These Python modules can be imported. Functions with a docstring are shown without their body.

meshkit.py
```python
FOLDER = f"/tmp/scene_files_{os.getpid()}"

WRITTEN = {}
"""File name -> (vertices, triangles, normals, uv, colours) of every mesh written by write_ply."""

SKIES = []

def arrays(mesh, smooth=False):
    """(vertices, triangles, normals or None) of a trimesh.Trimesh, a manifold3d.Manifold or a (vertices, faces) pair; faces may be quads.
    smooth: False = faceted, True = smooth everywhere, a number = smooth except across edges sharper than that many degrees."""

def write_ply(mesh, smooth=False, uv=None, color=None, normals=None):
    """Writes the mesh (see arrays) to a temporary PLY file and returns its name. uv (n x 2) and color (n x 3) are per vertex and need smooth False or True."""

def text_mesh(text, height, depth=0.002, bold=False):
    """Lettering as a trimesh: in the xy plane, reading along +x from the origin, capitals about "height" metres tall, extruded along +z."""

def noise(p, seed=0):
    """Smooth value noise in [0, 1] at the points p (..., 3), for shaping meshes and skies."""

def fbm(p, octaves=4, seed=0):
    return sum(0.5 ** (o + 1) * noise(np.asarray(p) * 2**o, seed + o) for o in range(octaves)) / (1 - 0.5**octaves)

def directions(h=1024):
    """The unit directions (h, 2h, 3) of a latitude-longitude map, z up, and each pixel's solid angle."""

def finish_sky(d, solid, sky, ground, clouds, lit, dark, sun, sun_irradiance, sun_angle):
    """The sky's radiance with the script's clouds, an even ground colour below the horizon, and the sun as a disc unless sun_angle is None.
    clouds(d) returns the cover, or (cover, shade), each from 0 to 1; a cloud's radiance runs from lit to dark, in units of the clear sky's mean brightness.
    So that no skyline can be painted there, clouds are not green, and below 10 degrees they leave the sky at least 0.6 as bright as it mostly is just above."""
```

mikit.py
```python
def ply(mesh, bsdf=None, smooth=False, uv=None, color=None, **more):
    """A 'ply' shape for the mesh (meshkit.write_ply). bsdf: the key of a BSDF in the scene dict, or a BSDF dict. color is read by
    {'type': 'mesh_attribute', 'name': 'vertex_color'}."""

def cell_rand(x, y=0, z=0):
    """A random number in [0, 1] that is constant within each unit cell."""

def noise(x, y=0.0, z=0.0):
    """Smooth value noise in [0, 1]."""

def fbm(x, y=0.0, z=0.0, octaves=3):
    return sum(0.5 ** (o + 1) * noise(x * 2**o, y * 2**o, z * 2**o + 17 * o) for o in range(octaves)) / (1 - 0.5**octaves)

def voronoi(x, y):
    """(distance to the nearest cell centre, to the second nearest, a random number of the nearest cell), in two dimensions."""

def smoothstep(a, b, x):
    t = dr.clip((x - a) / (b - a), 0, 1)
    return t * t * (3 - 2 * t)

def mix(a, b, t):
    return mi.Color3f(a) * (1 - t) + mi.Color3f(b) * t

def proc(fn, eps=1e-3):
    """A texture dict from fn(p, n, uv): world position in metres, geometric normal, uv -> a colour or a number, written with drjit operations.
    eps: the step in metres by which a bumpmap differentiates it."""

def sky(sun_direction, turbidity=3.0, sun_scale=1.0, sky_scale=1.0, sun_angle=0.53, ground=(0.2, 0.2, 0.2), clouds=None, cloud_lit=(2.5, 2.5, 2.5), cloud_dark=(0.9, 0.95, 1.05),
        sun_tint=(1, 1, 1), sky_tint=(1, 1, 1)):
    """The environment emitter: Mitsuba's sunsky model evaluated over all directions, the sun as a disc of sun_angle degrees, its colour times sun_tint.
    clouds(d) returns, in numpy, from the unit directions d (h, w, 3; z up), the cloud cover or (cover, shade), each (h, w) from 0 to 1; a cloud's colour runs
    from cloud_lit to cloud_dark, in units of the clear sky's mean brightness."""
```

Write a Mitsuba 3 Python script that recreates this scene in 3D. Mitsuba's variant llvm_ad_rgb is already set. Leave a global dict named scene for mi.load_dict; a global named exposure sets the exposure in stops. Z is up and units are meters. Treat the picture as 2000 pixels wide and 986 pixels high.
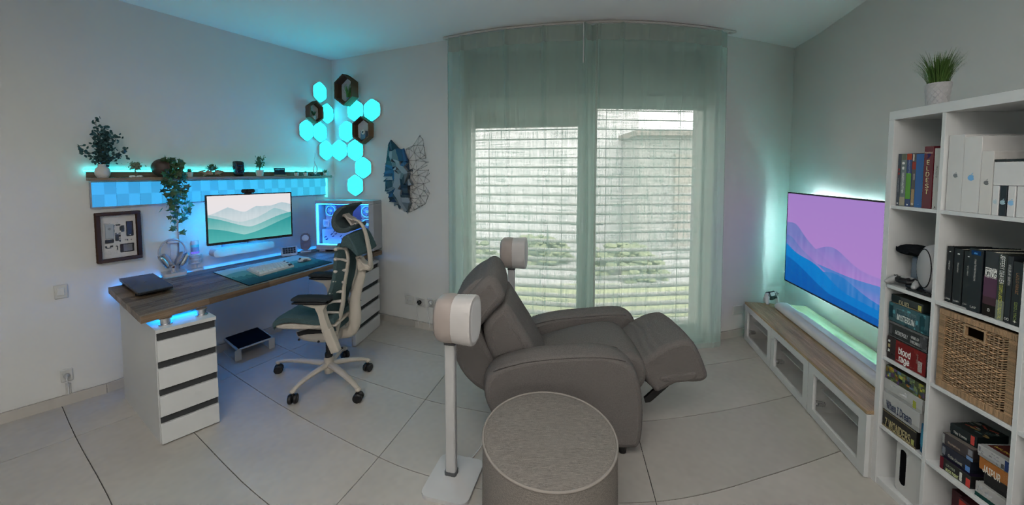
import math, random
import numpy as np, trimesh, drjit as dr, mitsuba as mi, mikit, meshkit
import mapbox_earcut as earcut
from shapely.geometry import Polygon, LineString, MultiPolygon, box as sbox
from shapely.ops import polygonize, unary_union
from mikit import noise, fbm, cell_rand, smoothstep, mix

T = mi.ScalarTransform4f
scene, labels = {}, {}

# ------------------------------------------------------------------ camera, sky, exposure
exposure = 0.08
scene['camera'] = {'type': 'perspective', 'fov': math.degrees(2 * math.atan(1000 / 720)), 'fov_axis': 'x', 'near_clip': 0.02,
                   'principal_point_offset_y': 0.122,
                   'to_world': T().look_at(origin=[0, 0, 1.52], target=[0, math.cos(math.radians(3)), 1.52 - math.sin(math.radians(3))], up=[0, 0, 1])}
scene['sky'] = mikit.sky((-0.3, 0.75, 0.6), turbidity=4, sun_scale=0.0, sky_scale=42.0, ground=(0.3, 0.3, 0.28),
                         clouds=lambda d: 0 * d[..., 2] + 0.97, cloud_lit=(1.0, 0.945, 0.87))

# ------------------------------------------------------------------ materials
def uv_colour(p, n, uv):
    """Plain materials: each vertex keeps its own colour in its uv (red and green in u, blue in v), so that meshes can share one BSDF."""
    r = dr.floor(uv.x + 1e-4)
    return mi.Color3f(r / 1023.0, dr.clip((uv.x - r) / 0.98, 0, 1), uv.y)
VC = mikit.proc(uv_colour)
def vc():
    return VC
def colour_uv(c):
    c = np.clip(np.asarray(c, float), 0, 1)
    return np.stack([np.round(c[:, 0] * 1023) + 0.98 * c[:, 1], c[:, 2]], 1)

def two(b):
    return {'type': 'twosided', 'bsdf': b}

def tex(fn):
    return mikit.proc(fn)

scene['m_lamp'] = {'type': 'diffuse', 'reflectance': {'type': 'rgb', 'value': [0.05, 0.05, 0.05]}}
scene['m_screen'] = {'type': 'diffuse', 'reflectance': {'type': 'rgb', 'value': [0.015, 0.015, 0.015]}}
scene['m_matte'] = two({'type': 'diffuse', 'reflectance': vc()})
def plastic(color, a):
    return two({'type': 'roughplastic', 'diffuse_reflectance': color, 'alpha': a, 'int_ior': 1.45, 'nonlinear': True})
scene['m_satin'] = plastic(vc(), 0.28)
scene['m_gloss'] = plastic(vc(), 0.08)
scene['m_metal'] = two({'type': 'roughconductor', 'material': 'none', 'specular_reflectance': vc(), 'alpha': 0.22})
scene['m_glass'] = {'type': 'thindielectric', 'int_ior': 1.5}

scene['m_ceiling'] = two({'type': 'diffuse', 'reflectance': {'type': 'rgb', 'value': [0.80, 0.80, 0.80]}})
scene['m_wall'] = two({'type': 'diffuse', 'reflectance': {'type': 'rgb', 'value': [0.61, 0.61, 0.595]}})

def tile_fn(p, n, uv):
    a = fbm(p.x * 2.6, p.y * 2.6, 3.1, octaves=3)
    b = noise(p.x * 40, p.y * 40, 1.7)
    c = mix((0.56, 0.535, 0.50), (0.70, 0.675, 0.635), a * 0.75 + b * 0.35)
    return c * (0.94 + 0.1 * cell_rand(uv.x + 0.5))
scene['m_tile'] = plastic(tex(tile_fn), 0.3)

def wood(dark, light, rough, ring=60.0, vary=0.5):
    def fn(p, n, uv):
        k = cell_rand(dr.floor(uv.y / 10.0) + 3.0)
        v = uv.y - 10.0 * dr.floor(uv.y / 10.0)
        w = fbm(uv.x * 3.0 + 40 * k, v * ring, 2.0, octaves=3)
        f = smoothstep(0.35, 0.65, noise(uv.x * 14.0 + 9 * k, v * ring * 6.0, 5.0))
        c = mix(dark, light, dr.clip(w * 1.1 + (k - 0.5) * vary, 0, 1))
        return c * (0.86 + 0.18 * f)
    return plastic(tex(fn), 0.3) if rough < 0.48 else two({'type': 'diffuse', 'reflectance': tex(fn)})
scene['m_acacia'] = wood((0.155, 0.10, 0.062), (0.40, 0.295, 0.205), 0.45, 45, 0.75)
scene['m_walnut'] = wood((0.05, 0.027, 0.017), (0.20, 0.118, 0.07), 0.5, 50, 0.3)
scene['m_darkwood'] = wood((0.028, 0.016, 0.012), (0.085, 0.05, 0.035), 0.5, 50, 0.3)
scene['m_oak'] = wood((0.48, 0.35, 0.20), (0.70, 0.55, 0.36), 0.45, 70, 0.1)

def fabric(dark, light, sc=1.0):
    def fn(p, n, uv):
        a = noise(p.x * 260 * sc, p.y * 260 * sc, p.z * 1400 * sc)
        b = noise(p.x * 900 * sc, p.y * 900 * sc, p.z * 320 * sc + 7)
        return mix(dark, light, dr.clip(0.55 * a + 0.5 * b - 0.1, 0, 1))
    return two({'type': 'diffuse', 'reflectance': tex(fn)})
scene['m_fabric'] = fabric((0.088, 0.080, 0.077), (0.225, 0.208, 0.20))
def pouf_fn(p, n, uv):
    a = noise(p.x * 60, p.y * 620, p.z * 700)
    b = noise(p.x * 420, p.y * 900, p.z * 260 + 3)
    return mix((0.10, 0.09, 0.082), (0.275, 0.25, 0.228), dr.clip(0.6 * a + 0.5 * b - 0.05, 0, 1))
scene['m_pouf'] = two({'type': 'diffuse', 'reflectance': tex(pouf_fn)})

# sheer linen: threads with open gaps between them, the same for every ray
def linen_open(p, n, uv):
    u, v = uv.x, uv.y
    warp = noise(u * 330.0, v * 9.0, 1.0)
    weft = noise(u * 7.0, v * 330.0, 2.0)
    slub = smoothstep(0.66, 0.95, noise(u * 230.0, v * 6.0, 4.0)) + smoothstep(0.66, 0.95, noise(u * 5.0, v * 230.0, 6.0))
    return dr.clip(0.50 + 0.34 * (warp + weft - 1.0) + 0.27 * slub, 0.1, 0.97)
scene['m_linen'] = {'type': 'mask', 'opacity': tex(linen_open),
                    'bsdf': {'type': 'principledthin', 'base_color': {'type': 'rgb', 'value': [0.46, 0.655, 0.595]}, 'roughness': 0.9, 'diff_trans': 1.25, 'spec_trans': 0.0}}
scene['m_linen_double'] = {'type': 'mask', 'opacity': 0.93,
                    'bsdf': {'type': 'principledthin', 'base_color': {'type': 'rgb', 'value': [0.40, 0.48, 0.44]}, 'roughness': 0.9, 'diff_trans': 0.6, 'spec_trans': 0.0}}

# ------------------------------------------------------------------ mesh tools
def mesh_of(m):
    if hasattr(m, 'to_mesh'):
        k = m.to_mesh()
        return trimesh.Trimesh(k.vert_properties[:, :3], k.tri_verts, process=False)
    if isinstance(m, (tuple, list)) and not isinstance(m[0], trimesh.Trimesh):
        v, f = meshkit.arrays(m)[:2]
        return trimesh.Trimesh(v, f, process=False)
    if isinstance(m, list):
        return cat(m)
    return m

def cat(ms):
    return trimesh.util.concatenate([mesh_of(m) for m in ms])

def numbered(key):
    if key not in scene and key not in labels:
        return key
    i = 1
    while f'{key}_{i:03d}' in scene or f'{key}_{i:03d}' in labels:
        i += 1
    return f'{key}_{i:03d}'

def add(key, mesh, color=(0.7, 0.7, 0.7), mat='matte', smooth=35, emit=None, uv=None, label=None, cat_=None, group=None, kind=None):
    """One entry of the scene. key may hold '__' (thing__part__sub_part)."""
    head, _, last = key.rpartition('__')
    key = numbered(key)
    m = mesh_of(mesh)
    plain = mat in ('matte', 'satin', 'gloss', 'metal', 'lit_tile') and emit is None
    if smooth is not False and uv is None:
        if smooth is not True and np.ndim(color) == 2: smooth = False
        m = trimesh.graph.smooth_shade(m, angle=math.radians(smooth), facet_minarea=None) if smooth is not True and smooth is not False else m
        sm = smooth is not False
    else:
        sm = smooth if smooth is True else False
    if plain:
        c = np.asarray(color, float)
        uv = colour_uv(np.tile(c, (len(m.vertices), 1)) if c.ndim == 1 else c)
    if callable(uv):
        uv = uv(np.array(m.vertices))
    more = {}
    if emit is not None:
        more['emitter'] = {'type': 'area', 'radiance': emit if isinstance(emit, dict) else {'type': 'rgb', 'value': list(map(float, emit))}}
    scene[key] = mikit.ply(m, 'm_' + mat, smooth=sm, uv=uv, **more)
    d = {}
    if label: d['label'] = label
    if cat_: d['category'] = cat_
    if group: d['group'] = group
    if kind: d['kind'] = kind
    if d: labels[key] = d
    return key

def thing(name, label, category, group=None):
    key = numbered(name)
    labels[key] = {'label': label, 'category': category}
    if group: labels[key]['group'] = group
    return key

def struct(key, mesh, color=(0.7, 0.7, 0.7), mat='matte', **k):
    return add(key, mesh, color, mat, kind='structure', **k)

def M(o=(0, 0, 0), rz=0.0, ry=0.0, rx=0.0, s=1.0):
    m = np.eye(4)
    for ax, a in (((1, 0, 0), rx), ((0, 1, 0), ry), ((0, 0, 1), rz)):
        m = trimesh.transformations.rotation_matrix(math.radians(a), ax) @ m
    m[:3, :3] *= s
    m[:3, 3] = o
    return m

def xf(mesh, m):
    k = mesh_of(mesh).copy()
    k.apply_transform(m)
    return k

def frame(ax, ay, bx, by, off=0.0, z=0.0):
    """x along A->B, y into the wall (away from the viewer), z up; origin A moved by off along y."""
    u = np.array([bx - ax, by - ay]); u /= np.linalg.norm(u)
    n = np.array([-u[1], u[0]])
    m = np.eye(4)
    m[:2, 0], m[:2, 1], m[:2, 3], m[2, 3] = u, n, np.array([ax, ay]) + n * off, z
    return m

def box(x0, x1, y0, y1, z0, z1, b=0.0):
    """A box with chamfered edges."""
    c, h = np.array([x0 + x1, y0 + y1, z0 + z1]) / 2, np.abs(np.array([x1 - x0, y1 - y0, z1 - z0])) / 2
    b = min(b, *(h * 0.9))
    if b <= 0:
        m = trimesh.creation.box(2 * h)
    else:
        v = []
        for s in np.ndindex(2, 2, 2):
            sg = np.array(s) * 2 - 1
            for k in range(3):
                e = h - b; e[k] = h[k]
                v.append(sg * e)
        m = trimesh.convex.convex_hull(np.array(v))
    m.apply_translation(c)
    return m

def tri2(poly):
    v = np.asarray(poly, float)
    return earcut.triangulate_float64(v, np.array([len(v)], np.uint32)).reshape(-1, 3).astype(int)

def ccw(p):
    p = np.asarray(p, float)
    a = np.sum(p[:, 0] * np.roll(p[:, 1], -1) - np.roll(p[:, 0], -1) * p[:, 1])
    return p if a > 0 else p[::-1]

def prism(poly, z0, z1):
    """Extrudes an (x, y) outline (or a shapely polygon) from z0 to z1."""
    if not hasattr(poly, 'exterior'):
        poly = Polygon(poly)
    m = trimesh.creation.extrude_polygon(poly, z1 - z0, engine='earcut')
    m.apply_translation([0, 0, z0])
    return m

UPR = np.array([[1, 0, 0, 0], [0, 0, -1, 0], [0, 1, 0, 0], [0, 0, 0, 1.0]])
def slab(poly, y0, y1):
    """Extrudes an (x, z) outline from depth y0 to y1."""
    m = prism(poly, -y1, -y0)
    m.apply_transform(UPR)
    return m

def smooth2(pts, n=80, closed=True, it=2):
    """Chaikin corner cutting, then n evenly spaced points."""
    p = np.asarray(pts, float)
    for _ in range(it):
        if closed:
            q = np.roll(p, -1, 0)
            p = np.stack([0.75 * p + 0.25 * q, 0.25 * p + 0.75 * q], 1).reshape(-1, p.shape[1])
        else:
            q = np.stack([0.75 * p[:-1] + 0.25 * p[1:], 0.25 * p[:-1] + 0.75 * p[1:]], 1).reshape(-1, p.shape[1])
            p = np.vstack([p[:1], q, p[-1:]])
    r = np.vstack([p, p[:1]]) if closed else p
    d = np.r_[0, np.cumsum(np.linalg.norm(np.diff(r, axis=0), axis=1))]
    t = np.linspace(0, d[-1], n + 1)[:-1] if closed else np.linspace(0, d[-1], n)
    return np.stack([np.interp(t, d, r[:, k]) for k in range(p.shape[1])], 1)

def puff(outline, y0, y1, r, n=72, k=5, it=2, bulge=0.0, mid=1):
    """A cushion: the (x, z) outline swept from y0 to y1, its end edges rounded by r, its middle swollen by bulge."""
    p = ccw(smooth2(outline, n, True, it))
    t = np.roll(p, -1, 0) - np.roll(p, 1, 0)
    nr = np.stack([t[:, 1], -t[:, 0]], 1); nr /= np.linalg.norm(nr, axis=1, keepdims=True)
    a = np.linspace(0, math.pi / 2, k)
    lay = [(y0 + r * (1 - math.cos(q)), r * (1 - math.sin(q))) for q in a]
    for i in range(1, mid + 1):
        f = i / (mid + 1)
        lay.append((y0 + r + (y1 - y0 - 2 * r) * f, -bulge * math.sin(math.pi * f)))
    lay += [(y1 - r * (1 - math.cos(q)), r * (1 - math.sin(q))) for q in a[::-1]]
    v = [np.stack([p[:, 0] - nr[:, 0] * ins, np.full(n, y), p[:, 1] - nr[:, 1] * ins], 1) for y, ins in lay]
    f = []
    i = np.arange(n); j = (i + 1) % n
    for l in range(len(lay) - 1):
        A, B = l * n, (l + 1) * n
        f += [np.stack([A + i, A + j, B + j], 1), np.stack([A + i, B + j, B + i], 1)]
    cap = tri2(p)
    f += [cap, cap[:, ::-1] + (len(lay) - 1) * n]
    m = trimesh.Trimesh(np.vstack(v), np.vstack(f), process=False)
    if m.volume < 0: m.invert()
    return m

def lathe(prof, n=32, o=(0, 0, 0), sx=1.0, sy=1.0):
    """(r, z) profile turned about z."""
    m = trimesh.creation.revolve(np.array(prof, float), sections=n)
    if m.volume < 0: m.invert()
    m.apply_transform(np.diag([sx, sy, 1, 1]))
    m.apply_translation(o)
    return m

def tube(pts, r, sides=8, flat=1.0, cap=True):
    """A tapering tube through the points; r a number or one per point; flat squashes it along its second axis."""
    p = np.asarray(pts, float)
    r = np.broadcast_to(np.asarray(r, float), (len(p),))
    t = np.gradient(p, axis=0); t /= np.linalg.norm(t, axis=1, keepdims=True) + 1e-12
    ref = np.array([0, 0, 1.0]) if abs(t[0, 2]) < 0.8 else np.array([0, 1.0, 0])
    v = []
    for c, d, q in zip(p, t, r):
        a = np.cross(d, ref); a /= np.linalg.norm(a) + 1e-12
        b = np.cross(a, d); ref = b
        g = np.arange(sides) * 2 * math.pi / sides
        v.append(c + q * (np.cos(g)[:, None] * a * 1.0 + np.sin(g)[:, None] * b * flat))
    n = len(p); f = []
    i = np.arange(sides); j = (i + 1) % sides
    for l in range(n - 1):
        A, B = l * sides, (l + 1) * sides
        f += [np.stack([A + i, A + j, B + j], 1), np.stack([A + i, B + j, B + i], 1)]
    v = np.vstack(v)
    if cap:
        v = np.vstack([v, p[:1], p[-1:]])
        a, b = n * sides, n * sides + 1
        f += [np.stack([np.full(sides, a), j, i], 1), np.stack([np.full(sides, b), (n - 1) * sides + i, (n - 1) * sides + j], 1)]
    m = trimesh.Trimesh(v, np.vstack(f), process=False)
    if m.volume < 0: m.invert()
    return m

def ball(o, r, sub=2, s=(1, 1, 1)):
    m = trimesh.creation.icosphere(sub, r)
    m.apply_transform(np.diag([*s, 1]))
    m.apply_translation(o)
    return m

def hull(balls, sub=1):
    """Convex hull of spheres (x, y, z, r)."""
    return trimesh.convex.convex_hull(np.vstack([ball(b[:3], b[3], sub).vertices for b in balls]))

def rrect(w, h, r, n=5, o=(0, 0)):
    """A rounded rectangle outline around o."""
    out = []
    for cx, cy, a0 in ((w / 2 - r, h / 2 - r, 0), (-w / 2 + r, h / 2 - r, 90), (-w / 2 + r, -h / 2 + r, 180), (w / 2 - r, -h / 2 + r, 270)):
        for k in range(n + 1):
            a = math.radians(a0 + 90 * k / n)
            out.append((o[0] + cx + r * math.cos(a), o[1] + cy + r * math.sin(a)))
    return out

def text(s, h, m, depth=0.0006, bold=False, width=None):
    """Lettering centred on the frame's origin: reads along its x, stands along its z, proud towards -y."""
    t = meshkit.text_mesh(s, h, depth, bold)
    lo, hi = t.bounds
    t.apply_translation([-(lo[0] + hi[0]) / 2, -h / 2, 0])
    if width and hi[0] - lo[0] > width:
        t.apply_transform(np.diag([width / (hi[0] - lo[0]), 1, 1, 1]))
    t.apply_transform(UPR)
    t.apply_transform(m)
    return t

def wuv(direction, ident, origin=(0, 0, 0)):
    """uv for the wood materials: u along the grain, v across it, one number per board."""
    d = np.asarray(direction, float); d /= np.linalg.norm(d)
    a = np.cross(d, [0, 0, 1.0]) if abs(d[2]) < 0.9 else np.array([1.0, 0, 0])
    a /= np.linalg.norm(a); b = np.cross(a, d)
    def fn(v):
        q = v - np.asarray(origin)
        return np.stack([q @ d, 10.0 * ident + 5.0 + np.clip(q @ a + q @ b, -4, 4)], 1)
    return fn

def flat_mesh(m):
    """Splits all faces so that uv and normals are faceted."""
    m = mesh_of(m)
    return trimesh.Trimesh(m.triangles.reshape(-1, 3), np.arange(3 * len(m.faces)).reshape(-1, 3), process=False)

RNG = np.random.default_rng(7)

# ------------------------------------------------------------------ the room
HC = 2.70
LW = [(-3.45, -2.6), (-3.45, 1.75), (-3.09, 2.15), (-2.80, 2.47), (-1.92, 3.985)]
BW = [(-1.92, 3.985), (-0.62, 3.395), (-0.25, 3.25), (0.1, 3.16), (0.5, 3.095), (0.85, 3.07), (1.2, 3.10), (1.6, 3.19), (1.95, 3.30), (2.3, 3.43), (2.71, 3.60)]
RW = [(2.71, 3.60), (2.63, 3.22), (2.45, 2.62), (2.30, 1.75), (2.25, 0.8), (2.25, -2.6)]

def offset_line(line, d):
    """The line shifted by d to its left side."""
    p = np.asarray(line, float)
    t = np.gradient(p, axis=0); t /= np.linalg.norm(t, axis=1, keepdims=True)
    return p + np.stack([-t[:, 1], t[:, 0]], 1) * d

def wall_strip(line, thick, z0, z1):
    o = offset_line(line, thick)
    return prism(Polygon(np.vstack([line, o[::-1]])).buffer(0), z0, z1)

def line_cut(line, x0, x1, n=14):
    """The part of a wall line between two x (for the back wall)."""
    p = np.asarray(line)
    xs = np.unique(np.r_[x0, p[(p[:, 0] > x0) & (p[:, 0] < x1), 0], x1])
    return np.stack([xs, np.interp(xs, p[:, 0], p[:, 1])], 1)

OX0, OX1, OZ1 = -0.44, 1.77, 2.58
struct('wall_left', wall_strip(LW, 0.2, 0, HC), mat='wall', smooth=20, uv=False or None)
struct('wall_back', cat([wall_strip(line_cut(BW, -1.92, OX0), 0.25, 0, HC), wall_strip(line_cut(BW, OX1, 2.71), 0.25, 0, HC), wall_strip(line_cut(BW, OX0, OX1), 0.25, OZ1, HC)]), mat='wall', smooth=20)
struct('wall_right', wall_strip(RW, 0.2, 0, HC), mat='wall', smooth=20)
# unseen wall behind the camera; its unglazed opening is added to let in fill daylight
struct('wall_rear', cat([box(-3.6, -0.8, -2.8, -2.6, 0, HC), box(1.2, 2.45, -2.8, -2.6, 0, HC), box(-0.8, 1.2, -2.8, -2.6, 2.3, HC), box(-0.8, 1.2, -2.8, -2.6, 0, 1.45)]), mat='wall', smooth=False)
ROOM = Polygon(LW + BW[1:] + RW[1:])
# unseen roof opening, added to bring daylight in from above
ADDED_SKYLIGHT = sbox(-1.7, -1.4, 1.0, 0.8)
struct('ceiling', prism(ROOM.buffer(0.22).difference(ADDED_SKYLIGHT), HC, HC + 0.15), mat='ceiling', smooth=False)
struct('added_trim_3', prism(ADDED_SKYLIGHT.buffer(.05).difference(ADDED_SKYLIGHT), HC + .1505, HC + 0.19), (.6, .6, .6), smooth=False)  # rim of the added roof opening, out of view

# floor: a grout bed with large porcelain tiles set in it, joints open
struct('floor', prism(ROOM.buffer(0.24), -0.08, -0.004), (0.10, 0.095, 0.09), smooth=False)
JOINTS = [
    [(-3.6, 1.0), (-2.9, 1.56), (-2.67, 1.85), (-2.51, 2.04), (-2.38, 2.19), (-2.1, 2.62), (-1.95, 2.92), (-1.82, 3.18), (-1.66, 3.55), (-1.5, 4.2)],
    [(-1.35, -2.7), (-1.05, 0.9), (-0.8, 1.61), (-0.71, 1.88), (-0.58, 2.38), (-0.5, 2.69), (-0.43, 3.0), (-0.36, 3.5)],
    [(0.45, -2.7), (0.56, 0.9), (0.66, 1.6), (0.72, 2.0), (0.80, 2.55), (0.86, 3.3)],
    [(-3.2, 2.5), (-2.94, 2.33), (-2.51, 2.04), (-2.03, 1.74), (-1.83, 1.61), (-1.4, 1.32), (-0.8, 0.95), (0.0, 0.66), (0.9, 0.52), (2.4, 0.5)],
    [(-2.9, 2.73), (-2.74, 2.64), (-1.83, 2.06), (-1.39, 1.77), (-1.12, 1.61), (-0.6, 1.33), (0.0, 1.13), (0.6, 1.06), (1.3, 1.12), (2.4, 1.3)],
    [(-2.7, 3.07), (-2.53, 2.97), (-2.2, 2.76), (-2.06, 2.67), (-1.44, 2.28), (-0.71, 1.88), (-0.39, 1.75), (0.1, 1.63), (0.61, 1.61), (0.91, 1.66), (1.19, 1.74), (1.77, 1.92), (2.4, 2.16)],
    [(-2.5, 3.43), (-2.12, 3.2), (-1.86, 3.04), (-1.6, 2.89), (-1.25, 2.69), (-0.58, 2.38), (-0.36, 2.31), (-0.15, 2.25), (0.3, 2.15), (0.8, 2.16), (1.32, 2.26), (1.89, 2.42), (2.5, 2.65)],
    [(-2.3, 3.8), (-1.75, 3.48), (-1.28, 3.25), (-0.55, 2.95), (0.0, 2.76), (0.6, 2.69), (1.0, 2.71), (1.43, 2.8), (2.0, 2.94), (2.7, 3.2)],
]
JOINTS += [[(-3.6, y), (2.4, y)] for y in (0.2, -0.6, -1.4, -2.2)]
inner = ROOM.buffer(-0.002)
lines = [LineString(smooth2(j, 60, False, 2)) if len(j) > 2 else LineString(j) for j in JOINTS] + [LineString(inner.exterior.coords)]
for i, g in enumerate(polygonize(unary_union(lines))):
    g = g.buffer(-0.0022)
    if g.is_empty or g.area < 0.004: continue
    g = max(getattr(g, 'geoms', [g]), key=lambda q: q.area).simplify(0.0006)
    t = prism(g, -0.02, 0.0)
    add('floor__tile', t, mat='tile', smooth=False, uv=np.tile([float(i), 0.5], (len(t.vertices), 1)))

# skirting: short tiles along the wall foot
def skirting(name, line, skip=()):
    k = struct(name, wall_strip(line, -0.006, 0.0, 0.066), (0.36, 0.34, 0.32), smooth=False)
    p = np.asarray(line, float)
    d = np.r_[0, np.cumsum(np.linalg.norm(np.diff(p, axis=0), axis=1))]
    n = max(1, round(d[-1] / 0.6))
    for i in range(n):
        ts = np.unique(np.r_[d[-1] * i / n + 0.0015, d[(d > d[-1] * i / n) & (d < d[-1] * (i + 1) / n)], d[-1] * (i + 1) / n - 0.0015])
        q = np.stack([np.interp(ts, d, p[:, 0]), np.interp(ts, d, p[:, 1])], 1)
        s = wall_strip(offset_line(q, -0.006), -0.008, 0.0, 0.064)
        add(name + '__skirting_tile', s, mat='tile', smooth=False, uv=np.tile([40.0 + i, 0.5], (len(s.vertices), 1)))
skirting('baseboard_left', [(-3.44, 1.0), (-3.44, 1.75), (-3.085, 2.15), (-2.79, 2.47), (-1.93, 3.95)])
skirting('baseboard_back', line_cut(np.asarray(BW) - [0, 0.004], -1.90, -0.46))
skirting('baseboard_back', line_cut(np.asarray(BW) - [0, 0.004], 1.79, 2.69))
skirting('baseboard_right', [(2.69, 3.56), (2.62, 3.22), (2.44, 2.62), (2.29, 1.75), (2.24, 0.8)])

# window: two leaves of a french door under a shutter box, set back in the opening
WA, WMID, WB = (-0.455, 3.42), (0.655, 3.235), (1.80, 3.36)
WHITE = (0.78, 0.78, 0.76)
def leaf(name, A, B, hinge):
    m = frame(*A, *B)
    L = math.dist(A, B)
    z0, z1, st = 0.02, 2.19, 0.075
    poly = Polygon([(0, z0), (L, z0), (L, z1), (0, z1)]).difference(Polygon([(st, z0 + 0.09), (L - st, z0 + 0.09), (L - st, z1 - 0.115), (st, z1 - 0.115)]))
    struct(name, xf(slab(poly, 0, 0.06), m), WHITE, 'satin', smooth=False)
    add(name + '__pane', xf(box(st - 0.005, L - st + 0.005, 0.028, 0.0285, z0 + 0.085, z1 - 0.11), m) if False else xf(trimesh.Trimesh([[st - .005, .03, z0 + .085], [L - st + .005, .03, z0 + .085], [L - st + .005, .03, z1 - .11], [st - .005, .03, z1 - .11]], [[0, 1, 2], [0, 2, 3]], process=False), m), mat='glass', smooth=False)
    bead = [tube([(st, -0.004, z0 + .09), (L - st, -0.004, z0 + .09)], .006, 4), tube([(st, -0.004, z1 - .115), (L - st, -0.004, z1 - .115)], .006, 4), tube([(st, -0.004, z0 + .09), (st, -0.004, z1 - .115)], .006, 4), tube([(L - st, -0.004, z0 + .09), (L - st, -0.004, z1 - .115)], .006, 4)]
    add(name + '__glazing_bead', xf(cat(bead), m), WHITE, 'satin', smooth=False)
    hx = L - 0.035 if hinge else 0.035
    add(name + '__handle', xf(cat([box(hx - .012, hx + .012, -.012, 0, 1.0, 1.12, .003), tube([(hx, -.01, 1.06), (hx, -.045, 1.06), (hx + (-.1 if hinge else .1), -.045, 1.06)], .008, 8)]), m), (0.75, 0.75, 0.76), 'metal')
leaf('window_1', WA, WMID, True)
leaf('window_2', WMID, WB, False)
mA, mB = frame(*WA, *WMID), frame(*WMID, *WB)
struct('trim_1', cat([xf(box(0, math.dist(WA, WMID), 0.0, 0.1, 2.195, OZ1, .004), mA), xf(box(0, math.dist(WMID, WB), 0.0, 0.1, 2.195, OZ1, .004), mB)]), (0.42, 0.41, 0.40), smooth=False)
struct('trim_2', cat([xf(box(0, math.dist(WA, WMID), -0.09, 0.1, -0.004, 0.018), mA), xf(box(0, math.dist(WMID, WB), -0.09, 0.1, -0.004, 0.018), mB)]), (0.45, 0.44, 0.42), smooth=False)

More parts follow.
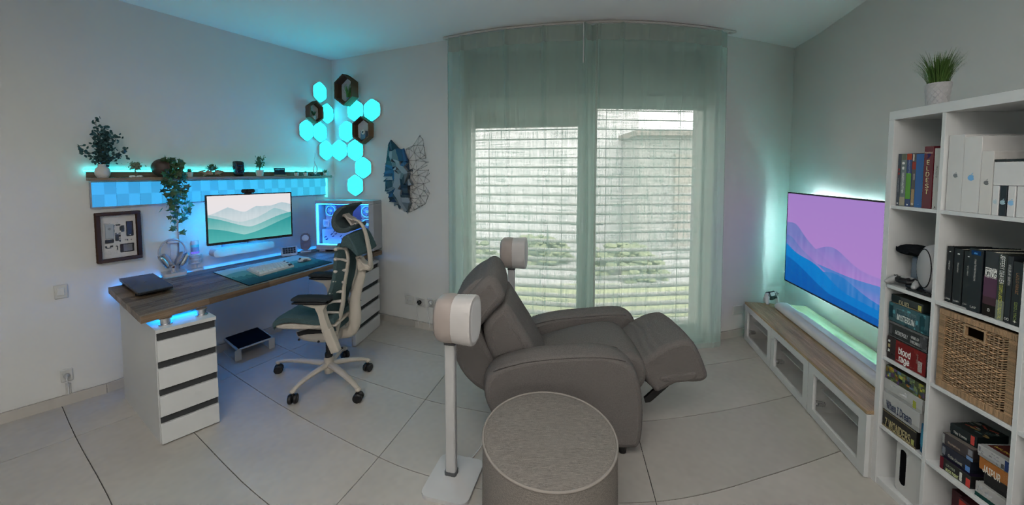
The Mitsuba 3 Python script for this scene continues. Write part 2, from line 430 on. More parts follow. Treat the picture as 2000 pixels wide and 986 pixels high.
# outside blinds: one tilted slat after another on two cords
def blind(A, B, label, low):
    m = frame(*A, *B, off=0.17)
    L = math.dist(A, B)
    t = thing('venetian_blind', label, 'blind', 'outside blinds at the window')
    add(t + '__head_rail', xf(box(0.03, L - 0.03, -0.04, 0.04, low, 2.18, .004), m), (0.50, 0.48, 0.45), 'satin', smooth=False)
    c, s = math.cos(math.radians(7)), math.sin(math.radians(7))
    for i in range(24):
        z = 2.085 - i * 0.0868
        if z > low - .02: continue
        prof = [(-0.040, -0.004), (-0.036, 0.002), (0.034, 0.004), (0.040, -0.003), (0.040, -0.006), (0.034, 0.001), (-0.036, -0.001), (-0.040, -0.007)]
        pv = [(0.045, y * c - h * s, z + y * s + h * c) for y, h in prof] + [(L - 0.045, y * c - h * s, z + y * s + h * c) for y, h in prof]
        n = len(prof)
        f = [[k, (k + 1) % n, n + (k + 1) % n] for k in range(n)] + [[k, n + (k + 1) % n, n + k] for k in range(n)]
        f += [[q[2], q[1], q[0]] for q in tri2(prof)] + [[n + q[0], n + q[1], n + q[2]] for q in tri2(prof)]
        add(t + '__slat', xf(trimesh.Trimesh(pv, f, process=False), m), (0.66, 0.67, 0.66), smooth=False)
    for x in (0.22, L - 0.22):
        add(t + '__cord', xf(tube([(x, -0.04, 0.06), (x, -0.04, low)], .0025, 5), m), (0.3, 0.3, 0.3))
    add(t + '__bottom_rail', xf(box(0.045, L - 0.045, -0.035, 0.035, 0.03, 0.05, .004), m), (0.5, 0.5, 0.5), 'satin', smooth=False)
blind(WA, WMID, 'grey slatted outside blind behind the left half of the curtain', 1.935)
blind(WMID, WB, 'grey slatted outside blind behind the right half of the curtain', 2.13)

# outdoors, seen dimly through the curtain
struct('ground', prism([(-14, 3.75), (16, 3.75), (16, 30), (-14, 30)], -0.35, -0.25), (0.44, 0.45, 0.46), smooth=False)
hs = thing('house', 'pale house across the garden seen through the blind', 'house')
add(hs + '__wall', box(-7, 3.25, 9.5, 15, -0.25, 5.5), (0.62, 0.635, 0.65), smooth=False)
add(hs + '__roof', prism([(-7.5, 9.0), (3.6, 9.0), (3.6, 15.5), (-7.5, 15.5)], 5.5, 5.75), (0.35, 0.28, 0.24), smooth=False)
for x in (-5.2, -2.2):
    w = add(hs + '__window', cat([box(x - .07, x, 9.42, 9.5, 0.9, 2.3), box(x + 1.0, x + 1.07, 9.42, 9.5, .9, 2.3), box(x - .07, x + 1.07, 9.42, 9.5, 2.3, 2.4), box(x - .07, x + 1.07, 9.38, 9.5, .82, .9)]), (0.55, 0.54, 0.52), smooth=False)
    add(w + '__pane', box(x, x + 1.0, 9.47, 9.5, 0.9, 2.3), (0.10, 0.12, 0.13), 'gloss', smooth=False)
gs = thing('garden_shed', 'grey outbuilding seen through the right half of the curtain', 'outbuilding')
add(gs + '__wall', box(2.80, 6.6, 8.2, 9.35, -0.25, 2.3), (0.40, 0.41, 0.40), smooth=False)
add(gs + '__roof', prism([(2.7, 8.0), (6.9, 8.0), (6.9, 9.4), (2.7, 9.4)], 2.3, 2.42), (0.30, 0.28, 0.26), smooth=False)
add(gs + '__door', box(3.6, 4.6, 8.13, 8.2, -0.25, 1.9, .01), (0.38, 0.36, 0.33), smooth=False)
rg = np.random.default_rng(3)
def bush(x, y, r, h, label, col):
    bl = []
    for k in range(240):
        d = rg.normal(size=3); d /= np.linalg.norm(d); d[2] = abs(d[2])
        c = np.array([x, y, -0.25]) + d * [r, r, h] * rg.uniform(0.7, 1.0)
        q = trimesh.creation.icosphere(0, rg.uniform(.05, .11)); q.apply_transform(np.diag([1, 1, .5, 1])); q.apply_translation(c); bl.append(q)
    t = thing('garden_bush', label, 'bush', 'bushes in the garden')
    add(t + '__foliage', cat(bl), col, smooth=False)
    add(t + '__stem', tube([(x, y, -.25), (x, y, -.25 + h * .6)], [.05, .02], 6), (.15, .1, .06))
bush(-0.9, 6.6, .75, .55, 'green bush outside behind the left half of the curtain', (0.24, 0.28, 0.19))
bush(2.0, 6.5, .75, .5, 'green bush outside behind the right half of the curtain', (0.28, 0.32, 0.21))
bush(0.5, 7.4, .7, .5, 'green bush outside behind the middle of the curtain', (0.26, 0.30, 0.20))
add('lawn', cat([box(-8, 8, 4.4, 5.7, -0.248, -0.235)]), (0.36, 0.40, 0.26), smooth=False, label='strip of green lawn in the garden outside the window', cat_='lawn')

# curtain: two sheer panels on a ceiling rail
CURVE = [(-0.60, 3.30), (-0.25, 3.13), (0.1, 3.03), (0.5, 2.955), (0.85, 2.93), (1.2, 2.965), (1.6, 3.06), (1.93, 3.175)]
cc = smooth2(CURVE, 400, False, 3)
cd = np.r_[0, np.cumsum(np.linalg.norm(np.diff(cc, axis=0), axis=1))]
ct = np.gradient(cc, axis=0); ct /= np.linalg.norm(ct, axis=1, keepdims=True)
cn = np.stack([ct[:, 1], -ct[:, 0]], 1)   # towards the room
def on_curve(s, d):
    return np.stack([np.interp(s, cd, cc[:, k]) + d * np.interp(s, cd, cn[:, k]) for k in range(2)], -1)
def s_at(px):
    return float(np.interp(px, 1000 + 720 * cc[:, 0] / cc[:, 1], cd))
rail = thing('curtain_rail', 'thin white curtain rail curving along the ceiling above the window', 'curtain rail')
rs = np.linspace(s_at(862), s_at(1428), 60)
add(rail + '__track', tube(np.c_[on_curve(rs, 0.0), np.full(60, 2.688)], .011, 6), (0.72, 0.70, 0.68), 'satin')
for s_, d_ in ((rs[0], 1), (rs[-1], -1)):
    q = np.array([[*on_curve(s_ + d_ * .03 * (1 - math.cos(a)), -.05 * math.sin(a)), 2.688] for a in np.linspace(0, 1.5, 8)])
    add(rail + '__end_bend', tube(q, .009, 6), (0.72, 0.70, 0.68), 'satin')

def cloth(s0, s1, z0, z1, wav, n=260, rows=14, off=0.0):
    s = np.linspace(s0, s1, n)
    V, U = [], []
    for r, z in enumerate(np.linspace(z0, z1, rows)):
        V.append(np.c_[on_curve(s, wav(s, z) + off), np.full(n, z)]); U.append(np.c_[(s - s0) * 1.15, np.full(n, z)])
    i, j = np.meshgrid(np.arange(rows - 1), np.arange(n - 1), indexing='ij')
    a = (i * n + j).ravel()
    f = np.vstack([np.c_[a, a + 1, a + n + 1], np.c_[a, a + n + 1, a + n]])
    return trimesh.Trimesh(np.vstack(V), f, process=False), np.vstack(U)

def curtain(px0, px1, folds, seed, label, lead):
    s0, s1 = s_at(px0), s_at(px1)
    q = np.random.default_rng(seed)
    fs = [(s_at(f), w, a) for f, w, a in folds]
    ph = q.uniform(0, 6, 5)
    def wav(s, z):
        t = np.clip((2.7 - z) / 2.7, 0, 1)
        d = 0.006 * np.sin(s * 23 + ph[0] + z * .7) + 0.004 * np.sin(s * 51 + ph[1] - z * .9) + 0.008 * np.sin(s * 9 + ph[2]) * t
        for c, w, a in fs:
            d = d + a * np.exp(-((s - c - 0.01 * np.sin(z * 2 + ph[3])) / w) ** 2)
        return d
    t = thing('curtain', label, 'curtain', 'sheer curtain panels at the window')
    m, uv = cloth(s0, s1, 0.055, 2.55, wav, rows=16)
    add(t + '__cloth', m, mat='linen', smooth=True, uv=uv)
    m, uv = cloth(s0, s1, 2.55, 2.672, wav, rows=4)
    add(t + '__header', m, mat='linen_double', smooth=True, uv=uv)
    m, uv = cloth(s0, s1, 0.012, 0.055, wav, rows=3)
    add(t + '__hem', m, mat='linen_double', smooth=True, uv=uv)
    for e in (s0, s1):
        m, uv = cloth(e - 0.004, e + 0.004, 0.012, 2.55, wav, n=3, rows=12, off=0.001)
        add(t + '__side_hem', m, mat='linen_double', smooth=True, uv=uv)
    return t
curtain(876, 1162, [(884, .012, .03), (906, .016, .025), (990, .012, .035), (1063, .012, .03), (1130, .02, -.02), (1142, .012, .05), (1158, .012, -.03)], 1, 'sheer sage green curtain covering the left half of the window', 1)
curtain(1163.5, 1413, [(1168, .01, .02), (1212, .012, .028), (1262, .02, .012), (1330, .03, .012), (1398, .02, .015)], 2, 'sheer sage green curtain covering the right half of the window', 0)
wand = add('curtain_wand', tube(np.c_[np.tile(on_curve(s_at(1136), .055), (2, 1)), [2.665, 2.36]], .004, 6), (0.8, 0.8, 0.8), 'satin', label='thin white pull wand hanging where the two curtains meet', cat_='curtain wand')

# ------------------------------------------------------------------ desk side
FL = frame(-2.80, 2.47, -1.92, 3.985)      # left wall: s along it, d into it, z up
FB = frame(-1.92, 3.985, -0.62, 3.395)     # back wall, left of the window
CYAN, BLUE = np.array([0.009, 0.72, 0.93]) * 6.6, np.array([0.010, 0.30, 1.0])

# desktop: staves glued side by side
DZ0, DZ1 = 0.695, 0.735
desk = thing('desk', 'long acacia butcher block desktop on short steel posts over two white drawer units', 'desk')
DP = Polygon([(-2.006, 1.949), (-2.745, 2.462), (-1.925, 3.875), (-1.90, 3.925), (-1.290, 3.640)]).buffer(-0.004)
du = np.array([0.721, 1.696]); du /= np.linalg.norm(du); dn = np.array([-du[1], du[0]])
q = np.random.default_rng(11)
nst = 0
for r in range(22):
    a0, a1 = -0.02 + r * 0.052, -0.02 + (r + 1) * 0.052
    x = -0.9 + q.uniform(-0.2, 0.1)
    while x < 2.4:
        x1 = x + q.uniform(0.32, 0.7)
        P0 = np.array([-2.006, 1.949])
        quad = Polygon([P0 + du * x + dn * a0, P0 + du * x1 + dn * a0, P0 + du * x1 + dn * a1, P0 + du * x + dn * a1])
        g = quad.buffer(-0.0004).intersection(DP)
        g = max(getattr(g, 'geoms', [g]), key=lambda k: k.area) if not g.is_empty else g
        if not g.is_empty and g.area > 2e-4:
            nst += 1
            add(desk + '__stave', flat_mesh(prism(g, DZ0, DZ1)), mat='acacia', smooth=False, uv=wuv((*du, 0), nst))
        x = x1
STEEL = (0.62, 0.62, 0.63)

def drawer_unit(fl, fr, bl, top, label, post_at, nd=4):
    """A white drawer unit: front edge fl->fr, left side fl->bl."""
    fl, fr, bl = map(np.array, (fl, fr, bl))
    br = fr + (bl - fl)
    t = thing('drawer_unit', label, 'drawer unit')
    u = (fr - fl) / np.linalg.norm(fr - fl); w = np.linalg.norm(fr - fl)
    m = np.eye(4); nrm = np.array([-u[1], u[0]])
    m[:2, 0], m[:2, 1], m[:2, 3] = u, nrm, fl
    skew = (bl - fl) @ u; dep = (bl - fl) @ nrm
    body = [(0, 0.03), (w, 0.03), (w + skew * .985, dep), (skew, dep)]
    body[2] = (w + skew, dep)
    add(t + '__carcass', xf(prism(body, 0.0, top - 0.022), m), (0.74, 0.75, 0.75), 'satin', smooth=False)
    add(t + '__top_panel', xf(prism([(0, 0.0), (w, 0.0), (w + skew, dep), (skew, dep)], top - 0.020, top), m), (0.74, 0.75, 0.75), 'satin', smooth=False)
    h = (top - 0.03) / nd
    for i in range(nd):
        z1 = top - 0.024 - i * h
        add(t + '__grip_recess', xf(box(0.006, w - 0.006, 0.012, 0.03, z1 - 0.040, z1 - 0.001), m), (0.05, 0.052, 0.055), smooth=False)
        add(t + '__drawer_front', xf(box(0.004, w - 0.004, -0.004, 0.028, z1 - h + 0.001, z1 - 0.041, .0015), m), (0.78, 0.79, 0.79), 'satin', smooth=False)
    for a, b in post_at:
        p = fl + (fr - fl) * a + (bl - fl) * b
        pk = add(desk + '__post', lathe([(0, top), (0.030, top), (0.030, top + 0.006), (0.022, top + 0.008), (0.022, DZ0 - 0.006), (0.028, DZ0 - 0.005), (0.028, DZ0), (0, DZ0)], 24, (p[0], p[1], 0)), STEEL, 'metal')
    return t
drawer_unit((-1.943, 1.965), (-1.772, 2.165), (-2.60, 2.40), 0.655, 'white four drawer unit at the near end of the desk, beside the footrest', [(.22, .09), (.85, .12), (.25, .8), (.85, .8)])
drawer_unit((-1.358, 3.12), (-1.302, 3.565), (-1.90, 3.40), 0.655, 'white four drawer unit at the far end of the desk, behind the office chair', [(.2, .12), (.86, .12), (.2, .8)])

def lamp(key, mesh, rad, label=None, cat_=None, group=None, **k):
    return add(key, mesh, mat='lamp', emit=rad, label=label, cat_=cat_, group=group, smooth=False, **k)

# led strip hidden below the desktop, along its wall edge, and between top and drawer units
lamp('under_desk_light_strip', cat([xf(box(0.06, 1.60, -0.046, -0.040, 0.672, 0.694), FL), prism([(-2.06, 2.06), (-1.93, 2.24), (-1.95, 2.25), (-2.08, 2.07)], 0.684, 0.692), prism([(-1.50, 3.25), (-1.47, 3.50), (-1.495, 3.50), (-1.525, 3.25)], 0.684, 0.692)]), BLUE * 22, 'blue light strip glowing along the wall edge of the desk', 'light strip')

# picture ledge
ledge = thing('wall_ledge', 'long narrow wooden picture ledge on the left wall above the glowing tiles', 'wall shelf')
zt, zf, zb = 1.490, 1.479, 1.459
LS0, LS1 = -0.038, 1.652
add(ledge + '__shelf_board', flat_mesh(xf(box(LS0, LS1, -0.115, -0.012, zb, zf, .002), FL)), mat='acacia', smooth=False, uv=wuv((.502, .865, 0), 1))
add(ledge + '__back_board', flat_mesh(xf(box(LS0, LS1 - .04, -0.026, -0.012, zf + .0005, zt + .028, .001), FL)), mat='acacia', smooth=False, uv=wuv((.502, .865, 0), 2))
lamp('ledge_light_strip', xf(box(LS0 - .01, LS1 - .05, -0.020, -0.010, zt + .030, zt + .040), FL), np.array([0.03, 0.92, 0.95]) * 11.0, 'cyan light strip running along the top of the wooden ledge', 'light strip')

# glowing tiles below the ledge
panel = thing('tile_light_panel', 'row of glowing blue pinwheel tiles in a thin frame under the wooden ledge', 'wall light')
TS0, TS1, TZ0, TZ1 = -0.020, 1.640, 1.282, 1.447
add(panel + '__frame', xf(cat([box(TS0 - .006, TS0, -.028, -.004, TZ0 - .006, TZ1), box(TS0, TS1, -.028, -.004, TZ0 - .006, TZ0), box(TS0, TS1, -.010, -.004, TZ0, TZ1)]), FL), (0.45, 0.5, 0.55), 'satin', smooth=False)
NT = 14
tw = (TS1 - TS0) / NT
q = np.random.default_rng(4)
for i in range(NT):
    s0 = TS0 + i * tw + .001; s1 = s0 + tw - .002; sm, zm = (s0 + s1) / 2, (TZ0 + TZ1) / 2
    tone = np.array([0.040, 0.37, 0.78]) + np.array([0, 0.16, 0.0]) * (i / NT)
    ms, cs = [], []
    for (a0, a1, b0, b1, ax, sg) in ((s0, sm, zm, TZ1, 0, 1), (sm, s1, zm, TZ1, 1, 1), (sm, s1, TZ0, zm, 0, -1), (s0, sm, TZ0, zm, 1, -1)):
        pts = [(a, -.0105, b) for a in (a0, a1) for b in (b0, b1)]
        for e_ in np.linspace(0, 1, 5):
            for o_ in (0, 1):
                u_, v_ = (e_, o_) if ax == 0 else (o_, e_)
                e = (u_ if sg > 0 else 1 - u_) if ax == 0 else ((1 - v_) if sg > 0 else v_)
                pts.append((a0 + (a1 - a0) * u_, -.0135 - .006 * math.sin(e * 1.57), b0 + (b1 - b0) * v_))
        h_ = flat_mesh(trimesh.convex.convex_hull(np.array(pts)))
        ms.append(h_); cs.append(np.tile(tone * (1.08 if ax == 0 else .86), (len(h_.vertices), 1)))
    add(panel + '__tile', xf(cat(ms), FL), mat='lamp', smooth=False, uv=colour_uv(np.vstack(cs)), emit=VC)
lamp(panel + '__edge_strip', xf(box(TS1 + .001, TS1 + .012, -.028, -.004, TZ0 - .03, TZ1), FL), np.array([0.06, 0.95, 0.95]) * 3.0)
# pale board on the wall behind the monitor
add('wall_board', xf(box(0.42, 1.530, -0.016, -0.004, 0.75, 1.274, .002), FL), (0.70, 0.70, 0.71), 'satin', smooth=False, label='plain pale board on the wall behind the monitor', cat_='wall panel')

# hexagon lights in the corner
def hexa(R, n=6, bulge=0.0, rot=30):
    out = []
    for k in range(6):
        a, b = math.radians(rot + 60 * k), math.radians(rot + 60 * k + 60)
        P, Q = np.array([math.cos(a), math.sin(a)]) * R, np.array([math.cos(b), math.sin(b)]) * R
        for t in np.linspace(0.06, 0.94, n):
            p = P + (Q - P) * t
            d = p / np.linalg.norm(p)
            out.append(p + d * R * bulge * math.sin(math.pi * t))
    return out
def hex_light(Mx, s, z, w, h, label):
    t = thing('hexagon_light', label, 'light panel', 'glowing hexagon lights in the corner')
    o = np.array(hexa(1.0, 6, 0.035)) * [w / 1.732, h / 2] + [s, z]
    add(t + '__rim', xf(slab(o, -0.022, -0.004), Mx), (0.75, 0.78, 0.78), 'satin', smooth=40)
    lamp(t + '__diffuser', xf(slab((o - [s, z]) * 0.975 + [s, z], -0.026, -0.0222), Mx), CYAN * 1.05)
HL = [(1.6, 2.336), (1.673, 2.128), (1.448, 1.931), (1.591, 1.927), (1.65, 1.743)]
HB = [(0.1133, 1.745), (0.3409, 1.74), (0.2278, 1.938), (0.3531, 2.144), (0.5794, 2.135), (0.4446, 1.559), (0.3299, 1.377)]
hexl = ['glowing hexagon light highest on the left wall', 'glowing hexagon light tucked right of the small wooden hexagon box, beside the corner', 'glowing hexagon light furthest left of the cluster', 'glowing hexagon light right of the leftmost one, directly below the small wooden box', 'glowing hexagon light lowest on the left wall, touching the corner']
hexb = ['glowing hexagon light on the back wall directly right of the corner, in the low row', 'glowing hexagon light in the low row on the back wall, second from the corner', 'glowing hexagon light left of the wooden box that holds the silver ornament', 'glowing hexagon light above the wooden box with the silver ornament', 'glowing hexagon light furthest right and high on the back wall', 'glowing hexagon light second from the bottom of the cluster', 'glowing hexagon light lowest of all, just above the computer case']
for (s, z), lb in zip(HL, hexl): hex_light(FL, s, z, 0.137, 0.216, lb)
for (s, z), lb in zip(HB, hexb): hex_light(FB, s, z, 0.208, 0.226, lb)

def wood_hex(Mx, s, z, R, sx, dep, label):
    t = thing('hexagon_box', label, 'wall box', 'open wooden hexagon boxes on the wall')
    O = [np.array([sx * math.cos(math.radians(30 + 60 * k)), math.sin(math.radians(30 + 60 * k))]) for k in range(6)]
    for k in range(6):
        a, b = O[k], O[(k + 1) % 6]
        pl = [a * R + [s, z], b * R + [s, z], b * (R - .015) + [s, z], a * (R - .015) + [s, z]]
        add(t + '__side', flat_mesh(xf(slab(ccw(pl), -dep, -0.036), Mx)), mat='walnut', smooth=False, uv=wuv(Mx[:3, :3] @ np.array([(b - a)[0], 0, (b - a)[1]]), 20 + k))
    add(t + '__back', xf(slab([p * (R - .002) + [s, z] for p in O], -0.0358, -0.029), Mx), (0.55, 0.58, 0.58), smooth=False)
    return t
W1 = [(0.2949, 2.344)]
W2 = [(1.504, 2.113)]
W3 = [(0.5009, 1.933)]
WH = [(FB, *W1[0], 0.158, .9), (FL, *W2[0], 0.112, .72), (FB, *W3[0], 0.136, .95)]
wood_hex(*WH[0], 0.12, 'largest wooden hexagon box high in the corner, holding a grassy plant')
wood_hex(*WH[1], 0.115, 'small wooden hexagon box on the left wall among the lights, holding a small pot')
wood_hex(*WH[2], 0.10, 'wooden hexagon box on the back wall holding a small silver ornament')

# ---- plants and pots
def blades(o, n, h, spread, w, rg, col, lean=0.9, up=(0, 0, 1)):
    ms, cs = [], []
    for k in range(n):
        a = rg.uniform(0, 2 * math.pi); r0 = spread * 0.35 * math.sqrt(rg.random()); L = h * rg.uniform(.6, 1.05); out = lean * spread * rg.uniform(.2, 1.0)
        d = np.array([math.cos(a), math.sin(a), 0]); sd = np.array([-d[1], d[0], 0])
        p = [o + d * r0 + d * out * t ** 1.8 + np.array([0, 0, L * (t - .12 * t * t)]) for t in np.linspace(0, 1, 5)]
        v = []
        for t, c in zip(np.linspace(0, 1, 5), p):
            ww = w * (1 - t) ** .6 * .5 + 0.0002
            v += [c - sd * ww, c + d * ww * .35, c + sd * ww]
        f = []
        for r in range(4):
            b = 3 * r
            f += [[b, b + 1, b + 4], [b, b + 4, b + 3], [b + 1, b + 2, b + 5], [b + 1, b + 5, b + 4], [b + 2, b, b + 3], [b + 2, b + 3, b + 5]]
        ms.append(trimesh.Trimesh(v, f, process=False))
        cs.append(np.tile(np.asarray(col) * rg.uniform(.6, 1.35), (15, 1)))
    return cat(ms), np.vstack(cs)
def leafmesh(o, d, nrm, L, W, shape='oval'):
    d = np.asarray(d, float); d /= np.linalg.norm(d)
    s = np.cross(d, nrm); s /= np.linalg.norm(s) + 1e-9; n = np.cross(s, d)
    sh = {'oval': [(0, 0), (.3, .42), (.6, .5), (.85, .3), (1, 0)], 'ivy': [(0, 0), (-.08, .5), (.22, .34), (.34, .62), (.55, .26), (1, 0)], 'round': [(0, 0), (.2, .42), (.5, .52), (.8, .42), (1, 0)]}[shape]
    top = [o + d * L * a + s * W * b for a, b in sh]; bot = [o + d * L * a - s * W * b for a, b in sh[1:-1]]
    ring = top + bot[::-1]
    mid = o + d * L * .45 + n * L * .07
    v = np.array(ring + [mid, mid - n * L * .03])
    k = len(ring)
    f = [[i, (i + 1) % k, k] for i in range(k)] + [[(i + 1) % k, i, k + 1] for i in range(k)]
    return trimesh.Trimesh(v, f, process=False)
def pot(t, o, r0, r1, h, col, mat='satin', wall=.006, n=28, soil=True):
    add(t + '__pot', lathe([(0, 0), (r0, 0), (r1, h), (r1 - wall, h), (r1 - wall - .002, h - .012), (0, h - .014)], n, o), col, mat, smooth=30)
    if soil:
        add(t + '__soil', lathe([(0, h - .0138), (r1 - wall - .0025, h - .0118), (r1 - wall - .004, h - .009), (0, h - .006)], 16, o), (.06, .045, .035))
def on(Mx, s, d, z):
    return (Mx @ np.array([s, d, z, 1]))[:3]
LEDGE = dict(z=zf + 0.0005)
def lpos(px_frac, d=-0.072):
    return on(FL, px_frac, d, zf + 0.0005)
SV, SBON, SGL, SP1, SDW, SHD, SGP, SPH, SW1, SW2, SFL, SP2 = [p[0] for p in [(0.026, 1.476), (0.1862, 1.473), (0.3338, 1.471), (0.4856, 1.472), (0.632, 1.47), (0.8186, 1.472), (0.9823, 1.474), (1.164, 1.477), (1.306, 1.48), (1.396, 1.48), (1.504, 1.484), (1.612, 1.488)]]

# eucalyptus in a white vase
t = thing('eucalyptus_vase', 'dark leafy branches in a round white vase at the left end of the ledge', 'plant')
o = lpos(SV)
add(t + '__vase', lathe([(0, 0), (.026, 0), (.036, .02), (.038, .04), (.032, .06), (.02, .074), (.017, .085), (.019, .09), (.015, .09), (.013, .08), (0, .078)], 28, o), (0.72, 0.71, 0.69), 'satin')
q = np.random.default_rng(21)
U3, N3 = np.array([.502, .865, 0]), np.array([.865, -.502, 0])
def along(a, d, z): return U3 * a + N3 * d + np.array([0, 0, z])
stems = [(-.03, .02, .42), (.03, .03, .33), (.085, .03, .26), (-.05, .03, .27), (.01, .05, .36), (.05, .05, .30), (-.02, .05, .30), (-.135, .04, .145), (.135, .05, .16), (.10, .06, .085), (.02, .0, .24)]
for a, d, h in stems:
    a, h = a * .78, h * .68
    tip = o + along(a, d, .085 + h)
    mid = o + along(a * .35, d * .4, .085 + h * .5)
    pts = smooth2([o + [0, 0, .07], mid, tip], 9, False, 2)
    add(t + '__branch', tube(pts, np.linspace(.0028, .0012, 9), 5), (.05, .06, .055))
    lm = []
    for k in range(2, 9):
        for _ in range(7):
            dd = q.normal(size=3); dd[2] += .4
            off = q.normal(size=3) * .013
            lm.append(leafmesh(pts[k] + off, dd, q.normal(size=3), q.uniform(.015, .024), .013 * q.uniform(.9, 1.3), 'round'))
    add(t + '__leaf_cluster', cat(lm), np.array([.035, .075, .075]) * q.uniform(.8, 1.5), smooth=False, kind='stuff')

# bonsai on white stones
t = thing('bonsai', 'tiny grey green tree on white pebbles, second plant from the left on the ledge', 'plant')
o = lpos(SBON)
add(t + '__trunk', tube([o + [0, 0, .006], o + along(.008, 0, .025), o + along(-.004, 0, .045), o + along(.004, 0, .07)], [.006, .005, .004, .002], 7), (.16, .12, .09))
for k in range(9):
    a = k * .7; p = o + along(.028 * math.cos(a), .016 * math.sin(a), .006)
    add(t + '__pebble', ball(p, .0085, 1, (1, 1, 1)), (.7, .7, .7), smooth=30)
lm = [leafmesh(o + along(*(q.normal(size=2) * [.013, .010]) , .080 + float(np.clip(q.normal(), -1.6, 1.6)) * .014), q.normal(size=3), q.normal(size=3), .013, .009, 'oval') for _ in range(260)]
add(t + '__foliage', cat(lm), (.20, .25, .17), smooth=False)

# brown half globe with ivy spilling over
t = thing('ivy_planter', 'trailing ivy spilling from a split brown globe on the ledge over the glowing tiles', 'plant')
o = lpos(SGL, -.075) + [0, 0, .068]
g = trimesh.creation.icosphere(3, .068)
cut = trimesh.intersections.slice_mesh_plane(g, -U3, U3 * .012, cap=True)
add(t + '__globe', xf(cut, M(o)), (.095, .06, .045), 'satin', smooth=40)
add(t + '__rim', tube([o + U3 * .013 + (N3 * math.cos(a) + np.array([0, 0, 1]) * math.sin(a)) * .0665 for a in np.linspace(0, 2 * math.pi, 33)], .0022, 5), (.12, .07, .05))
def ivy_leaf(p, s=1.0):
    nr = N3 * 1.0 + q.normal(size=3) * .45
    dd = np.array([0, 0, -1]) + q.normal(size=3) * .75
    L = .042 * s * q.uniform(.75, 1.15)
    add(t + '__leaf', leafmesh(p, dd, nr, L, L * .95, 'ivy'), np.array([.045, .125, .035]) * q.uniform(.55, 1.7) + [.008, .01, 0], 'satin', smooth=False)
for k in range(60):
    a, b = q.uniform(-.02, .155), q.uniform(-.05, .06)
    ivy_leaf(o + along(-.005 + a * .62, .02 + abs(b) * .8, b - max(0, a - .07) * .45 + .018), .95)
vines = [(.00, .26, 13), (.035, .36, 18), (.07, .44, 22), (.085, .33, 15), (.12, .22, 10), (.145, .36, 16), (.165, .30, 12), (.055, .20, 9)]
for s_, L, n in vines:
    x0 = o + along(-.015 + s_ * .72, .07, -.03)
    pts = [x0 + along(.012 * math.sin(k * .8 + s_ * 40), .006 * math.cos(k), -L * k / (n - 1)) for k in range(n)]
    add(t + '__vine', tube(pts, .0014, 4), (.10, .13, .05))
    for k in range(n):
        if q.random() < .93: ivy_leaf(pts[k] + along(q.normal() * .012, .006, 0), 1.0)

# small spiky plants in white pots
def spiky(s, label, r=.022, h=.036, n=16, hh=.035, sp=.03, col=(.07, .13, .07), potcol=(.72, .72, .71), d=-.072, group='little succulents in white pots on the ledge'):
    t = thing('potted_succulent', label, 'plant', group)
    o = lpos(s, d)
    pot(t, o, r * .85, r, h, potcol)
    for k in range(n):
        a = k * 2.4; e = .25 + .75 * (k / n)
        dd = np.array([math.cos(a) * e, math.sin(a) * e, 1.15 - .6 * e])
        add(t + '__leaf', leafmesh(o + [0, 0, h - .006], dd, [-dd[0], -dd[1], 1], hh, hh * .3, 'oval'), np.array(col) * q.uniform(.8, 1.4), smooth=False)
spiky(SP1, 'small spiky plant in a white pot just right of the ivy')
spiky(SW1, 'left one of the two tiny white pots standing together on the ledge', r=.021, h=.03, hh=.026)
spiky(SW2, 'right one of the two tiny white pots standing together on the ledge', r=.021, h=.03, hh=.026)
spiky(SP2, 'tiny plant in a white pot at the right end of the ledge', r=.018, h=.028, n=9, hh=.045, d=-.06)
# succulent on driftwood
t = thing('driftwood_succulent', 'green rosette succulent growing on a gnarled piece of driftwood on the ledge', 'plant')
o = lpos(SDW)
for k in range(7):
    a = q.uniform(-.055, .055)
    add(t + '__driftwood', tube([o + along(a, -.01, .008), o + along(a * .6 + q.normal() * .012, .018, .022), o + along(a * 1.1 + q.normal() * .012, .012, .04), o + along(a * .8, -.008, .05)], [.008, .011, .009, .005], 6), (.30, .22, .15), smooth=50)
for k in range(26):
    a = k * 2.4; e = .15 + .85 * k / 26
    dd = np.array([math.cos(a) * e, math.sin(a) * e, 1.2 - .75 * e])
    add(t + '__leaf', leafmesh(o + [0, 0, .045], dd, [-dd[0], -dd[1], 1], .06, .018, 'oval'), np.array([.07, .14, .06]) * q.uniform(.7, 1.4), smooth=False)
# black stone head
t = thing('head_sculpture', 'black stone head sculpture standing on the ledge', 'sculpture')
o = lpos(SHD)
hm = xf(puff([(-.028, 0), (.03, 0), (.033, .03), (.04, .055), (.034, .1), (.036, .125), (-.026, .132), (-.036, .12), (-.034, .09), (-.033, .04)], -.028, .028, .014, n=60), frame(-2.8, 2.47, -1.92, 3.985))
hm = xf(hm, M(o - np.array([-2.8, 2.47, 0])))
v = np.array(hm.vertices); v += (meshkit.noise(v * 60, 3)[:, None] - .5) * .006 * N3; hm.vertices = v
add(t + '__head', hm, (.018, .02, .024), 'satin', smooth=60)
Fh = frame(-2.8, 2.47, -1.92, 3.985); Fh[:3, 3] = o
add(t + '__brow', xf(box(-.026, .026, -.040, -.026, .088, .098, .004), Fh), (.022, .024, .028), 'satin')
add(t + '__nose', xf(hull([(0, -.028, .088, .005), (0, -.042, .06, .007), (-.007, -.03, .057, .005), (.007, -.03, .057, .005)]), Fh), (.022, .024, .028), 'satin')
add(t + '__mouth', xf(cat([box(-.016, .016, -.036, -.026, .04, .045, .002), box(-.014, .014, -.036, -.026, .032, .037, .002)]), Fh), (.03, .032, .036), 'satin')
for sx in (-1, 1):
    add(t + '__ear', xf(ball((sx * .036, 0, .075), .013, 1, (.5, .9, 1.3)), Fh), (.02, .022, .026), 'satin')
